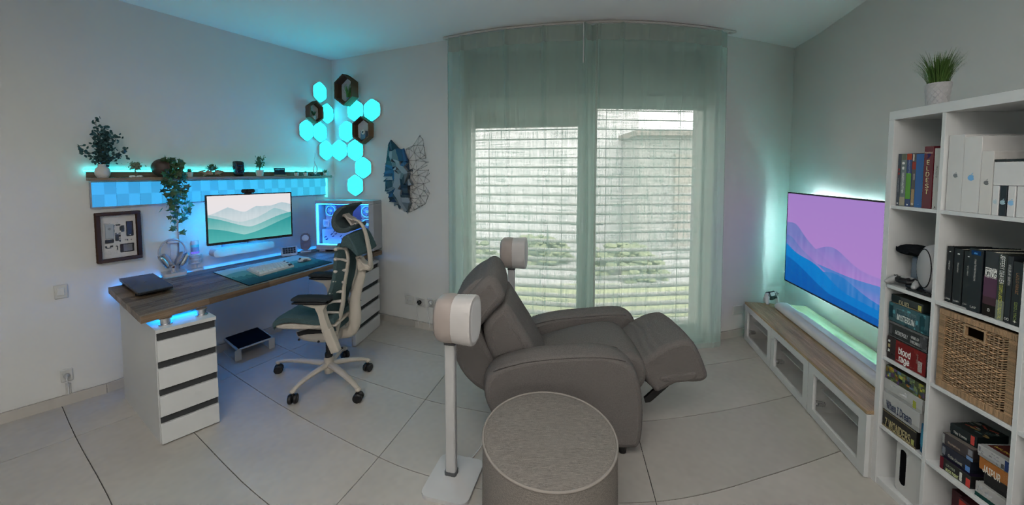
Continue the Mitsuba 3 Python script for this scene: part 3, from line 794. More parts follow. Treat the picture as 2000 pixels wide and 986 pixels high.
# leafy plant in square pot
t = thing('potted_shrub', 'bushy green plant in a white pot, right of the black head on the ledge', 'plant')
o = lpos(SGP)
pot(t, o, .026, .034, .055, (.74, .74, .73))
for k in range(9):
    a = q.uniform(-.03, .035); dpt = q.uniform(-.02, .03); h = q.uniform(.06, .13)
    pts = [o + [0, 0, .045], o + along(a * .5, dpt * .4, .05 + h * .5), o + along(a, dpt, .05 + h)]
    add(t + '__stem', tube(smooth2(pts, 5, False, 1), .0013, 4), (.08, .12, .05))
    lm = [leafmesh(o + along(a * (.3 + .7 * f) + q.normal() * .006, dpt * f + q.normal() * .006, .05 + h * f), q.normal(size=3) + [0, 0, .5], q.normal(size=3), .02, .011, 'oval') for f in np.linspace(.25, 1, 15)]
    add(t + '__leaf_spray', cat(lm), np.array([.06, .14, .055]) * q.uniform(.7, 1.5), smooth=False)
# small glass photo block
t = thing('photo_block', 'small dark photo block leaning on the ledge between the shrub and the two tiny pots', 'photo stand')
Fp = frame(-2.8, 2.47, -1.92, 3.985); Fp[:3, 3] = lpos(SPH, -.055)
add(t + '__foot', xf(box(-.05, .05, -.022, .012, 0, .012, .002), Fp), (.28, .23, .18), smooth=False)
add(t + '__picture', xf(xf(box(-.048, .048, -.003, .003, .012, .074, .001), M(rx=-8)), Fp), (.015, .05, .08), 'gloss', smooth=False)
zz = smooth2([(-.04, .05), (-.025, .058), (-.015, .05), (0, .056), (.02, .06), (.04, .055), (.042, .068), (-.042, .068)], 30)
add(t + '__print', xf(xf(slab(zz, -.0042, -.003), M(rx=-8)), Fp), (.07, .32, .40), smooth=False)
# white flame sculpture on a dark base
t = thing('flame_sculpture', 'slender white flame shaped sculpture near the right end of the ledge', 'sculpture')
Fp = frame(-2.8, 2.47, -1.92, 3.985); Fp[:3, 3] = lpos(SFL, -.06)
pts = [(.0, 0, .012), (.022, 0, .05), (.018, 0, .09), (-.004, 0, .125), (-.008, 0, .16), (.006, 0, .2), (.002, 0, .235)]
add(t + '__flame', xf(cat([tube(smooth2(pts, 26, False, 2), np.linspace(.007, .0015, 26), 8), tube(smooth2([(0, 0, .012), (-.022, 0, .045), (-.018, 0, .08), (.004, 0, .118), (.0, 0, .15)], 20, False, 2), np.linspace(.007, .0015, 20), 8)]), Fp), (.75, .75, .76), 'satin', smooth=60)
add(t + '__base', xf(box(-.04, .04, -.025, .025, 0, .012, .002), Fp), (.03, .03, .035), 'satin', smooth=False)

# plants and ornament in the wooden boxes
t = thing('grass_plant', 'green grassy plant in a round blue pot inside the largest wooden hexagon box', 'plant')
Fw, s, z, R, _ = WH[0]
o = on(Fw, s + .004, -.05, z - R * .5 * 1.0 - .048)
o[2] = z - (R - .015) + .022
pot(t, o, .018, .024, .05, (.25, .42, .50), soil=True)
m, c = blades(o + [0, 0, .045], 80, .165, .065, .0065, np.random.default_rng(5), (.12, .30, .08))
add(t + '__blades', m, c, smooth=False, kind='stuff')
t = thing('potted_succulent', 'small plant in a white pot inside the small wooden hexagon box on the left wall', 'plant')
Fw, s, z, R, _ = WH[1]
o = on(Fw, s + .005, -.05, z - (R - .015) + .018)
pot(t, o, .02, .025, .045, (.72, .72, .70))
for k in range(10):
    a = k * 2.4; dd = np.array([math.cos(a) * .5, math.sin(a) * .5, 1.0])
    add(t + '__leaf', leafmesh(o + [0, 0, .04], dd, [-dd[0], -dd[1], 1], .06, .014, 'oval'), np.array([.06, .13, .07]) * q.uniform(.8, 1.3), smooth=False)
t = thing('silver_ornament', 'small silver ornament with round pale dial inside a wooden hexagon box', 'ornament')
Fw, s, z, R, _ = WH[2]
Fo = Fw.copy(); Fo[:3, 3] = on(Fw, s, -.05, z - (R - .015) + .030)
add(t + '__body', xf(box(-.035, .035, -.02, .02, 0, .085, .004), Fo), (.20, .26, .32), 'satin')
add(t + '__base', xf(box(-.04, .04, -.025, .025, -.008, 0, .002), Fo), (.10, .13, .18), 'satin')
add(t + '__dial', xf(xf(lathe([(0, 0), (.024, 0), (.024, .006), (0, .006)], 24), M((.006, -.02, .072), rx=90)), Fo), (.75, .72, .68), 'satin')
add(t + '__dial_hub', xf(xf(lathe([(0, 0), (.009, 0), (.009, .003), (0, .003)], 16), M((.006, -.0265, .072), rx=90)), Fo), (.05, .05, .06), 'satin')

# ---- things on the left wall
PF = [(0.421, 1.241), (0.643, 1.237), (0.6371, 0.9079), (0.426, 0.9066)]
FW2 = frame(-3.09, 2.15, -2.80, 2.47)
PF = [(-0.0186, 1.242), (0.2104, 1.234), (0.2043, 0.9007), (-0.0135, 0.9069)]
t = thing('shadow_box_frame', 'square dark walnut frame with mounted phone parts hanging on the left wall', 'picture frame')
fs0, fs1, fz0, fz1 = PF[0][0] + .006, (PF[1][0] + PF[2][0]) / 2, (PF[2][1] + PF[3][1]) / 2 - .003, (PF[0][1] + PF[1][1]) / 2 + .003
FC = FL @ M(((fs0 + fs1) / 2, 0, (fz0 + fz1) / 2))
fw, fh, fb = (fs1 - fs0) / 2, (fz1 - fz0) / 2, .022
for k, (x0, x1, z0, z1, dr_) in enumerate(((-fw, fw, fh - fb, fh, (.502, .865, 0)), (-fw, fw, -fh, -fh + fb, (.502, .865, 0)), (-fw, -fw + fb, -fh + fb, fh - fb, (0, 0, 1)), (fw - fb, fw, -fh + fb, fh - fb, (0, 0, 1)))):
    add(t + '__rail', flat_mesh(xf(box(x0, x1, -.042, -.003, z0, z1, .002), FC)), mat='darkwood', smooth=False, uv=wuv(dr_, 60 + k))
add(t + '__mount', xf(box(-fw + .012, fw - .012, -.012, -.004, -fh + .012, fh - .012), FC), (.66, .645, .64), smooth=False)
iw, ih = fw - fb, fh - fb
def fbx(x, z, w, h, col, name, d=.006, b=.002, mat='satin'):
    """A flat piece on the mount; x, z, w, h as shares of the opening."""
    return add(t + '__' + name, xf(box((x - w / 2) * 2 * iw - iw, (x + w / 2) * 2 * iw - iw, -.012 - d, -.012, ih - (z + h / 2) * 2 * ih, ih - (z - h / 2) * 2 * ih, b), FC), col, mat)
DK = (.03, .035, .04)
k = fbx(.25, .37, .25, .345, (.60, .65, .70), 'phone_back', .008, .004); add(k + '__emblem', xf(lathe([(0, 0), (.008, 0), (0, .001)], 12), FC @ M(((.25) * 2 * iw - iw, -.0205, ih - .31 * 2 * ih), rx=90)), (.25, .28, .32))
k = fbx(.82, .34, .205, .36, (.035, .045, .05), 'phone_front', .008, .004); add(k + '__home_button', xf(lathe([(0, 0), (.0045, 0), (0, .001)], 12), FC @ M((.82 * 2 * iw - iw, -.0205, ih - .49 * 2 * ih), rx=90)), (.6, .62, .62))
k = fbx(.72, .79, .40, .20, DK, 'phone_frame', .007, .004); add(k + '__plate', xf(box((.61) * 2 * iw - iw, (.86) * 2 * iw - iw, -.0200, -.0188, ih - .87 * 2 * ih, ih - .71 * 2 * ih), FC), (.32, .31, .30), 'satin', smooth=False)
fbx(.24, .60, .24, .085, DK, 'battery', .007)
for x, z, w, h in ((.62, .33, .09, .15), (.56, .32, .05, .10), (.45, .53, .10, .16)):
    fbx(x, z, w, h, (.06, .065, .06), 'circuit_board', .004, .001)
for x, z, w, h in ((.38, .24, .05, .02), (.46, .235, .07, .03), (.53, .235, .06, .035), (.385, .27, .03, .025), (.38, .36, .02, .07), (.425, .43, .05, .02), (.53, .43, .06, .02), (.53, .49, .05, .05), (.53, .555, .025, .025), (.53, .61, .04, .04), (.68, .60, .02, .02), (.74, .605, .045, .035), (.85, .61, .02, .02), (.14, .725, .05, .045), (.22, .755, .13, .014), (.29, .72, .08, .04), (.43, .73, .05, .02), (.45, .775, .03, .09)):
    fbx(x, z, w, h, (.05, .05, .055), 'small_component', .004, .001)
for x, z, s_ in ((.20, .165, 'iPhone'), (.48, .165, '2G'), ):
    add(t + '__lettering', text(s_, .0075, FC @ M((x * 2 * iw - iw, -.0121, ih - (z + .02) * 2 * ih))), (.12, .12, .12), smooth=False)
for z in (.84, .875, .90):
    for x in (.14, .26, .40): add(t + '__print_line', xf(box(x * 2 * iw - iw - .012, x * 2 * iw - iw + .012, -.0123, -.012, ih - z * 2 * ih, ih - z * 2 * ih + .0012), FC), (.4, .4, .4), smooth=False)
add(t + '__cover_glass', xf(trimesh.Trimesh([[-iw - .004, -.034, -ih - .004], [iw + .004, -.034, -ih - .004], [iw + .004, -.034, ih + .004], [-iw - .004, -.034, ih + .004]], [[0, 1, 2], [0, 2, 3]], process=False), FC), mat='glass', smooth=False)

SWp = [(0.2347, 0.7991), (0.2937, 0.7855), (0.2901, 0.6951), (0.2311, 0.7104)]
OUp = [(0.2399, 0.2399), (0.2927, 0.2252), (0.2894, 0.1435), (0.2367, 0.1595)]
def plate(name, Mx, pts, label, cat_):
    t = thing(name, label, cat_)
    c = np.mean(pts, 0); w = (pts[1][0] - pts[0][0]) / 2; h = abs(pts[2][1] - pts[1][1]) / 2
    m = Mx @ M((c[0], 0, c[1]))
    add(t + '__plate', xf(box(-w, w, -.011, -.001, -h, h, .004), m), (.72, .72, .70), 'satin')
    return t, m, w, h
t, m, w, h = plate('light_switch', FW2, SWp, 'square white light switch on the bare left wall', 'light switch')
add(t + '__rocker', xf(xf(box(-w * .55, w * .55, -.016, -.010, -h * .55, h * .55, .002), M(rx=2)), m), (.76, .76, .74), 'satin')
t, m, w, h = plate('wall_socket', FW2, OUp, 'white wall socket with a round plug near the floor on the left wall', 'wall socket')
add(t + '__well', xf(xf(lathe([(0, 0), (w * .62, 0), (w * .62, .004), (w * .52, .004), (w * .50, .001), (0, .001)], 24), M((0, -.010, 0), rx=90)), m), (.6, .6, .59), 'satin')
tp = thing('plug', 'white round plug with a grey cord in the socket on the left wall', 'plug')
add(tp + '__body', xf(xf(lathe([(0, 0), (w * .47, 0), (w * .45, .02), (w * .25, .034), (0, .036)], 20), M((0, -.0145, 0), rx=90)), m), (.66, .66, .66), 'satin')
add(tp + '__cord', xf(tube(smooth2([(0, -.045, -.005), (.002, -.05, -.03), (.004, -.02, -.06), (.004, -.012, -.12), (.004, -.012, -.20)], 14, False, 2), .003, 6), m), (.6, .6, .6))
add('cable_duct', xf(cat([box(-.010, .014, -.010, -.002, -.235, -.055, .001), box(-.014, .36, -.012, -.008, -.245, -.232, .001)]), m), (.66, .66, .64), 'satin', smooth=False, label='white cable duct running down from the left wall socket and along the skirting', cat_='cable duct')

# ---- on the desk
ZD = DZ1 + 0.0004
# closed dark laptop on a flat stand
LP = [(-2.741, 2.544), (-2.644, 2.672), (-2.231, 2.383), (-2.313, 2.251)]
t = thing('laptop', 'closed dark blue laptop resting on a low stand at the near end of the desk', 'laptop')
lp = np.array(LP); lc = lp.mean(0)
add(t + '__base', prism(Polygon((lp - lc) * .985 + lc).buffer(.006), .7555, .7655), (.012, .014, .018), 'satin', smooth=30)
add(t + '__lid', prism(Polygon(lp).buffer(.006), .766, .7725), (.075, .105, .14), 'satin', smooth=30)
add(t + '__emblem', prism(Polygon([(-.008, -.005), (.004, -.007), (.008, .004), (-.004, .007)]), .7726, .7730).apply_translation([*lc, 0]), (.02, .025, .03), 'gloss', smooth=False)
t = thing('laptop_stand', 'low black laptop stand under the closed laptop', 'laptop stand')
add(t + '__tray', prism(Polygon((lp - lc) * .80 + lc), .749, .755), (.02, .02, .022), 'satin', smooth=False)
for i in range(4):
    a = (lp[i] - lc) * .7 + lc
    add(t + '__foot', prism(Polygon([a + [-.02, -.02], a + [.02, -.02], a + [.02, .02], a + [-.02, .02]]), ZD, .749), (.02, .02, .022), smooth=False)

# headphones on a stand
t = thing('headphone_stand', 'white headphone stand with base glow painted pale blue on the desk below the ivy', 'headphone stand')
hb = np.array((-2.556, 2.751, 0.735)); hb2 = np.array([hb[0], hb[1]])
hd = frame(*hb2, *(hb2 + [.62, .78])); 
add(t + '__base', xf(prism(Polygon(rrect(.135, .135, .02)), ZD + .006, ZD + .03), hd), (.74, .74, .74), 'satin', smooth=40)
add(t + '__base_glow_tint', xf(prism(Polygon(rrect(.130, .130, .02)), ZD, ZD + .0055), hd), (.45, .75, .85), 'satin')  # glow of the base put in as plain pale blue colour
add(t + '__column', xf(slab([(-.012, ZD + .0302), (.03, ZD + .0302), (.022, .88), (.03, .985), (.012, 1.0), (-.012, .985)], .012, .03), hd), (.70, .71, .73), 'satin', smooth=20)
add(t + '__cradle', xf(hull([(-.022, 0, .99, .012), (.03, 0, .99, .012), (-.022, .03, .99, .012), (.03, .03, .99, .012)]), hd), (.70, .71, .73), 'satin', smooth=50)
t = thing('headphones', 'silver over ear headphones hanging on the white stand', 'headphones')
arc = [(-.074 * math.cos(a) - .004, -.012, .918 + .095 * math.sin(a)) for a in np.linspace(-.52, math.pi + .52, 34)]
add(t + '__headband', xf(tube(arc, .0062, 8), hd), (.55, .57, .60), 'satin', smooth=60)
for sx in (-1, 1):
    cm = hd @ M((sx * .056, -.015, .852), rz=0, ry=sx * 26)
    add(t + '__ear_cup', xf(puff([(-.012, -.058), (.016, -.048), (.022, 0), (.016, .048), (-.012, .058), (-.014, 0)], -.042, .042, .02, n=48), cm @ M(rz=0)), (.50, .54, .58), 'metal', smooth=50)
    add(t + '__ear_pad', xf(puff([(-.016, -.05), (.016, -.05), (.016, .05), (-.016, .05)], -.037, .037, .014, n=40), cm @ M((-sx * .026, 0, 0))), (.25, .26, .28), smooth=50)
t = thing('figurine', 'tiny white figurine with a brown helmet on the headphone stand base', 'figurine')
fo = hd @ M((-.008, -.045, ZD + .0304))
add(t + '__body', xf(hull([(0, 0, .012, .010), (0, 0, .028, .009)]), fo), (.7, .68, .66), 'satin', smooth=60)
for sx in (-1, 1): add(t + '__leg', xf(box(sx * .009 - .005, sx * .009 + .005, -.006, .006, 0, .010, .002), fo), (.66, .64, .62), 'satin')
add(t + '__helmet', xf(ball((0, -.001, .046), .013, 2), fo), (.62, .58, .55), 'satin', smooth=60)
add(t + '__visor', xf(ball((0, -.006, .046), .0095, 2), fo), (.16, .07, .04), 'gloss', smooth=60)

# microphone
mo = np.array((-2.53, 2.911, 0.735))
t = thing('microphone', 'white desk microphone with a light band on a round base, left of the monitor', 'microphone')
add(t + '__base', lathe([(0, 0), (.052, 0), (.052, .008), (.046, .014), (0, .015)], 36, (*mo[:2], ZD)), (.74, .74, .76), 'satin')
add(t + '__stem', lathe([(0, .0152), (.012, .0152), (.012, .05), (0, .05)], 16, (*mo[:2], ZD)), (.70, .70, .72), 'satin')
add(t + '__body', lathe([(0, .0505), (.026, .0505), (.032, .062), (.036, .115), (.034, .124), (.030, .126), (0, .126)], 32, (*mo[:2], ZD)), (.72, .70, .70), 'satin')
for z in (.06, .086, .112, .124):
    add(t + '__shock_ring', lathe([(.041 + .0035 * math.cos(a), z + .004 * math.sin(a)) for a in np.linspace(0, 2 * math.pi, 9)], 32, (*mo[:2], ZD)), (.75, .75, .76), 'satin')
for k in range(6):
    a = k * 1.047
    add(t + '__shock_strut', tube([(mo[0] + .041 * math.cos(a), mo[1] + .041 * math.sin(a), ZD + .06), (mo[0] + .041 * math.cos(a + .4), mo[1] + .041 * math.sin(a + .4), ZD + .124)], .003, 5), (.75, .75, .76), 'satin')
add(t + '__neck', lathe([(0, .1262), (.026, .1262), (.026, .133), (0, .133)], 28, (*mo[:2], ZD)), (.72, .70, .70), 'satin')
lamp(t + '__light_band', lathe([(0, .1332), (.0275, .1332), (.0275, .150), (0, .150)], 28, (*mo[:2], ZD)), np.array([.20, .16, 1.0]) * .7)
add(t + '__mesh_band', lathe([(0, .1502), (.0275, .1502), (.0275, .185), (0, .185)], 28, (*mo[:2], ZD)), (.36, .42, .52), 'satin')  # lit band, its glow given only as blue grey colour
add(t + '__upper_band', lathe([(0, .1852), (.0275, .1852), (.0275, .205), (0, .205)], 28, (*mo[:2], ZD)), (.22, .66, .68), 'satin')  # lit band, its glow given only as teal colour
add(t + '__cap', lathe([(0, .2052), (.0275, .2052), (.0275, .232), (.024, .237), (0, .238)], 28, (*mo[:2], ZD)), (.66, .64, .63), 'satin')
add(t + '__cable', tube(smooth2([mo + [-.02, 0, .09], mo + [-.05, -.005, .06], mo + [-.07, .02, .02], mo + [-.09, .06, .004], mo + [-.12, .1, .004]], 18, False, 2), .0025, 5), (.7, .7, .7))

# desk mat with a painted hill pattern
MP = np.array([(-2.326, 2.834), (-2.013, 3.419), (-1.56, 3.153), (-1.808, 2.5)])
t = thing('desk_mat', 'large teal desk mat with a misty hill print under the keyboard', 'desk mat')
def mat_fn(p, n, uv):
    u, v = uv.x, uv.y
    r1 = 0.62 + 0.10 * dr.sin(u * 9.0) * (1 - u) + 0.05 * noise(u * 6.0, 1.0)
    r2 = 0.47 + 0.07 * dr.sin(u * 7.0 + 2.0) + 0.10 * (noise(u * 60.0, 3.0) - 0.5)
    r3 = 0.25 + 0.06 * dr.sin(u * 5.0 + 1.0) + 0.12 * (noise(u * 75.0, 8.0) - 0.5)
    c = mix((0.30, 0.47, 0.52), (0.36, 0.52, 0.56), v)
    c = dr.select(v < r1, mix((0.10, 0.30, 0.31), (0.16, 0.37, 0.38), v), c)
    c = dr.select(v < r2, mix((0.035, 0.14, 0.16), (0.07, 0.23, 0.25), v * 1.5), c)
    c = dr.select(v < r3, mix((0.02, 0.06, 0.08), (0.035, 0.12, 0.15), v * 3), c)
    return c
scene['m_deskmat'] = two({'type': 'diffuse', 'reflectance': tex(mat_fn)})
def bilinear_top(C, z0, z1, n=2):
    """A four cornered sheet (corners: back left, back right, front right, front left) with uv over its top."""
    v, uv = [], []
    for z in (z1, z0):
        for a, b in ((0, 1), (1, 1), (1, 0), (0, 0)):
            pass
    P = [np.r_[C[3], z1], np.r_[C[2], z1], np.r_[C[1], z1], np.r_[C[0], z1], np.r_[C[3], z0], np.r_[C[2], z0], np.r_[C[1], z0], np.r_[C[0], z0]]
    UV = [(0, 0), (1, 0), (1, 1), (0, 1)] * 2
    F = [[0, 1, 2], [0, 2, 3], [5, 4, 7], [5, 7, 6], [4, 5, 1], [4, 1, 0], [5, 6, 2], [5, 2, 1], [6, 7, 3], [6, 3, 2], [7, 4, 0], [7, 0, 3]]
    m = trimesh.Trimesh(P, F, process=False)
    k = flat_mesh(m); return k, np.array(UV, float)[np.array(F).ravel()]
m, uv = bilinear_top(MP, ZD + .0006, ZD + .0032)
add(t + '__sheet', m, mat='deskmat', smooth=False, uv=uv)
mc = MP.mean(0)
add(t + '__stitched_edge', prism(Polygon(MP).buffer(.004).difference(Polygon(MP).buffer(-.0005)), ZD + .0002, ZD + .0030), (.01, .025, .035), smooth=False)
ZM = ZD + .0036
# keyboard
KB = np.array([(-2.101, 2.878), (-1.938, 3.121), (-1.786, 2.989), (-1.881, 2.708)])
t = thing('keyboard', 'compact white mechanical keyboard on the teal desk mat', 'keyboard')
add(t + '__case', prism(Polygon(KB).buffer(-.002), ZM, ZM + .016), (.76, .77, .77), 'satin', smooth=False)
def kq(u, v):
    return (KB[0] * (1 - u) + KB[1] * u) * (1 - v) + (KB[3] * (1 - u) + KB[2] * u) * v
rows = [15, 14, 13, 12, 8]
for r, n in enumerate(rows):
    for c in range(n):
        u0, u1 = .03 + .94 * c / n, .03 + .94 * (c + 1) / n - .006
        v0, v1 = .06 + .178 * r, .06 + .178 * (r + 1) - .018
        qd = np.array([kq(u0, v0), kq(u1, v0), kq(u1, v1), kq(u0, v1)]); qc = qd.mean(0)
        dark = (r == 0 and c == n - 1) or (r == 4 and c == n - 1) or (r == 2 and c == n - 1)
        top = (qd - qc) * .82 + qc
        v = np.vstack([np.c_[qd, np.full(4, ZM + .0162)], np.c_[top, np.full(4, ZM + .026)]])
        add(t + '__key', trimesh.convex.convex_hull(v), (.10, .10, .11) if dark else (.80, .81, .81), 'satin', smooth=False)
# mouse
mo = np.array((-1.811, 3.175, 0.745)); md = frame(*mo[:2], *(mo[:2] + [.55, .83]))
t = thing('computer_mouse', 'white ergonomic mouse on the right half of the desk mat', 'mouse')
add(t + '__shell', xf(puff([(-.05, 0), (.052, 0), (.056, .012), (.03, .032), (-.012, .038), (-.045, .02)], -.030, .030, .014, n=56), md @ M((0, 0, ZM + .0005))), (.76, .77, .77), 'satin', smooth=50)
add(t + '__side_grip', xf(puff([(-.03, .006), (.02, .006), (.014, .022), (-.022, .024)], -.0325, -.026, .003, n=40), md @ M((0, 0, ZM))), (.12, .14, .15), smooth=40)
add(t + '__wheel', xf(xf(lathe([(0, -.004), (.009, -.004), (.009, .004), (0, .004)], 14), M((-.034, 0, ZM + .028), rx=90)), md), (.1, .1, .1), 'satin')
# control pad with twelve keys
so = np.array((-2.15, 3.457, 0.735)) + np.array([.865, -.502, 0]) * .075; sd = frame(*so[:2], *(so[:2] + [.80, .60]))
t = thing('control_pad', 'white tilted control pad with rows of dark square keys on the desk', 'control pad')
tilt = sd @ M((0, 0, ZD + .002), rx=-28)
add(t + '__body', xf(box(-.066, .066, -.008, .012, .0, .085, .006), tilt), (.76, .76, .78), 'satin')
add(t + '__foot', xf(box(-.06, .06, -.02, .045, 0, .010, .003), sd @ M((0, 0, ZD))), (.70, .70, .72), 'satin')
add(t + '__bezel', xf(box(-.054, .054, -.0095, -.008, .012, .075, .0005), tilt), (.55, .55, .57), 'satin', smooth=False)
for r in range(3):
    for c in range(5):
        add(t + '__key', xf(box(-.052 + c * .0212, -.052 + c * .0212 + .018, -.0125, -.0096, .015 + r * .020, .015 + r * .020 + .017, .0015), tilt), (.015, .02, .025), 'gloss')
# desk speaker on a white dock
so = np.array((-2.056, 3.592, 0.735)) + np.array([.865, -.502, 0]) * .045; sd = frame(*so[:2], *(so[:2] + [.86, .5]))
t = thing('desk_dock', 'brown and white pill shaped dock standing between the control pad and the computer case', 'dock')
add(t + '__foot', xf(box(-.045, .045, -.035, .035, 0, .014, .005), sd @ M((0, 0, ZD))), (.75, .75, .76), 'satin')
add(t + '__body', xf(slab(Polygon(rrect(.086, .165, .042, 8, (0, .0985))), -.014, .014), sd @ M((0, .01, ZD), rx=-6)), (.235, .165, .145), 'satin', smooth=40)
add(t + '__puck', xf(xf(lathe([(0, 0), (.030, 0), (.030, .008), (.027, .010), (0, .010)], 32), M((0, -.0145, .135), rx=90)), sd @ M((0, .01, ZD), rx=-6)), (.74, .74, .76), 'satin')

# monitor
MA, MB_ = (-2.262, 2.715), (-1.89, 3.15)
FMo = frame(*MA, *MB_)
MO = [(-0.0022, 1.335), (0.5728, 1.354), (0.5513, 0.9768), (-0.0187, 0.9546)]
s0, s1 = MO[0][0], MO[1][0]; z0, z1 = (MO[2][1] + MO[3][1]) / 2, (MO[0][1] + MO[1][1]) / 2
t = thing('monitor', 'wide black monitor showing pale teal mountain layers above the desk', 'monitor')
add(t + '__housing', xf(cat([box(s0, s1, 0.003, .028, z0, z1, .003), box(s0 + .12, s1 - .12, .0282, .06, z0 + .06, z1 - .06, .01)]), FMo), (.012, .013, .015), 'satin')
add(t + '__bezel', xf(slab(Polygon([(s0, z0), (s1, z0), (s1, z1), (s0, z1)]).difference(sbox(s0 + .008, z0 + .018, s1 - .008, z1 - .007)), -.0035, .0028), FMo), (.014, .015, .018), 'satin', smooth=False)
def ridge(u, base, amp, f, ph, rough=0.02):
    return base + amp * (noise(u * f + ph, ph) - 0.5) * 2 + rough * (noise(u * 16.0 + ph, ph + 3) - 0.5)
def peak(u, c, w, h):
    return h * dr.maximum(0.0, 1.0 - dr.abs(u - c) / w) ** 1.15
def mon_fn(p, n, uv):
    u, v = uv.x, uv.y
    c = mix((0.80, 0.80, 0.86), (0.86, 0.80, 0.80), v)
    w = noise(u * 90.0, v * 8.0, 1.0) * 0.05
    r1 = 0.60 + dr.maximum(peak(u, .88, .50, .22), peak(u, .22, .24, .17)) + peak(u, .55, .2, .10) * 1.0 - 0.03 + .01 * noise(u * 30.0, 2.0)
    c = dr.select(v < r1, mix((0.66, 0.74, 0.77), (0.45, 0.60, 0.66), dr.clip((v - .5) * 3.0, 0, 1)) - w, c)
    r2 = 0.40 + peak(u, .78, .42, .24) + peak(u, .0, .32, .20) + 0.03 * dr.sin(u * 9.0) + .01 * noise(u * 30.0, 9.0)
    c = dr.select(v < r2, mix((0.58, 0.72, 0.74), (0.33, 0.56, 0.60), dr.clip((v - .3) * 2.6, 0, 1)) - w, c)
    r3 = 0.30 + peak(u, 1.05, .60, .26) + peak(u, .0, .50, .22) + 0.03 * dr.sin(u * 8.0 + 1.0)
    c = dr.select(v < r3, mix((0.36, 0.66, 0.64), (0.09, 0.42, 0.42), dr.clip((v - .1) * 2.4, 0, 1)) - w * .6, c)
    r4 = 0.12 + peak(u, 1.06, .66, .36) + peak(u, .0, .40, .16) + .05 * dr.sin(u * 7.0 + .5) * (1 - u)
    c = dr.select(v < r4, mix((0.09, 0.47, 0.45), (0.025, 0.30, 0.31), dr.clip(v * 2.2, 0, 1)) - w * .25, c)
    return dr.maximum(c, 0.01) * 0.90
def screen(key, x0, x1, za, zb_, m, fn, d):
    v = np.array([[x0, d, za], [x1, d, za], [x1, d, zb_], [x0, d, zb_]])
    return add(key, xf(trimesh.Trimesh(v, [[0, 1, 2], [0, 2, 3]], process=False), m), mat='screen', emit=tex(fn), smooth=False, uv=np.array([[0, 0], [1, 0], [1, 1], [0, 1.0]]))
screen(t + '__screen', s0 + .008, s1 - .008, z0 + .018, z1 - .007, FMo, mon_fn, -.001)
sm = (s0 + s1) / 2
add(t + '__arm', xf(cat([tube([(sm, .0605, (z0 + z1) / 2), (sm - .04, .17, (z0 + z1) / 2)], .022, 12), tube([(sm - .04, .17, (z0 + z1) / 2), (sm + .06, .25, (z0 + z1) / 2)], .020, 12), box(sm - .05, sm + .05, .0605, .068, (z0 + z1) / 2 - .05, (z0 + z1) / 2 + .05)]), FMo), (.05, .05, .055), 'satin', smooth=50)
lamp(t + '__light_bar', xf(cat([box(s0 + .10, s1 - .10, .0605, .066, z0 + .07, z0 + .11), box(s0 + .01, s0 + .035, .0285, .036, z0 + .03, z1 - .03)]), FMo), np.array([.008, .21, 1.0]) * 130)
add(t + '__lettering', text('ALIENWARE', .007, FMo @ M((sm, -.0037, z0 + .0055))), (.5, .5, .5), smooth=False)
t = thing('webcam', 'black webcam clipped on the top edge of the monitor', 'webcam')
wc = ([(0.2658, 1.37)])
wm = FMo @ M((wc[0][0], 0, z1 + .001))
add(t + '__body', xf(box(-.045, .045, -.012, .022, .006, .036, .009), wm), (.015, .016, .018), 'satin')
add(t + '__lens', xf(xf(lathe([(0, 0), (.010, 0), (.009, .004), (0, .003)], 18), M((-.01, -.012, .022), rx=90)), wm), (.01, .01, .012), 'gloss')
add(t + '__clip', xf(cat([box(-.02, .02, -.007, .04, 0, .006, .001), box(-.018, .018, .034, .04, -.05, 0, .001)]), wm), (.02, .02, .022), 'satin', smooth=False)
# white sound bar on brackets below the monitor
SB = [(0.5697, 0.8945), (1.024, 0.8501)]
zc = (SB[0][1] + SB[1][1]) / 2
t = thing('soundbar', 'white rounded soundbar mounted below the monitor', 'soundbar')
add(t + '__body', xf(slab(Polygon(rrect(SB[1][0] - SB[0][0], .066, .0325, 8, ((SB[0][0] + SB[1][0]) / 2, zc))), -.20, -.115), FL), (.70, .70, .72), 'satin', smooth=40)
add(t + '__grille', xf(slab(Polygon(rrect(SB[1][0] - SB[0][0] - .006, .060, .0295, 8, ((SB[0][0] + SB[1][0]) / 2, zc))), -.2025, -.2002), FL), (.60, .60, .62), smooth=40)
for k in (.3, .72):
    x = SB[0][0] + (SB[1][0] - SB[0][0]) * k
    add(t + '__bracket', xf(cat([box(x - .008, x + .008, -.114, -.02, zc + .0, zc + .012), box(x - .008, x + .008, -.022, -.0165, zc - .05, zc + .06)]), FL), (.3, .3, .32), 'metal', smooth=False)

# glass computer case in the corner, its long glass side to the room
pcL, pcR = np.array([-1.932, 3.600]), np.array([-1.335, 3.535])
FP = frame(*pcL, *pcR); WPc, DPc = float(np.linalg.norm(pcR - pcL)), .172
pc_ztop = 1.238
t = thing('computer_case', 'white computer case with glass side and glowing blue fans in the desk corner', 'computer case')
ZP = ZD + .016
def pcb(u0, u1, v0, v1, z0, z1, b=0.0):
    return xf(box(u0 * WPc, u1 * WPc, v0 * DPc, v1 * DPc, z0, z1, b), FP)
PW = (.56, .58, .61)
add(t + '__top', pcb(0, 1, 0, 1, pc_ztop - .032, pc_ztop, .003), PW, 'satin', smooth=False)
add(t + '__bottom', pcb(0, 1, 0, 1, ZP, ZP + .048, .003), PW, 'satin', smooth=False)
for u, v in ((.1, .15), (.9, .15), (.1, .85), (.9, .85)):
    add(t + '__foot', pcb(u - .05, u + .05, v - .1, v + .1, ZD, ZP - .0003), (.3, .3, .33), smooth=False)
zi0, zi1 = ZP + .0485, pc_ztop - .0325
hz = zi1 - zi0
add(t + '__pillar', pcb(0, .014, 0, 1, zi0, zi1), PW, 'satin', smooth=False)
add(t + '__pillar', pcb(.915, 1, 0, 1, zi0, zi1, .003), PW, 'satin', smooth=False)
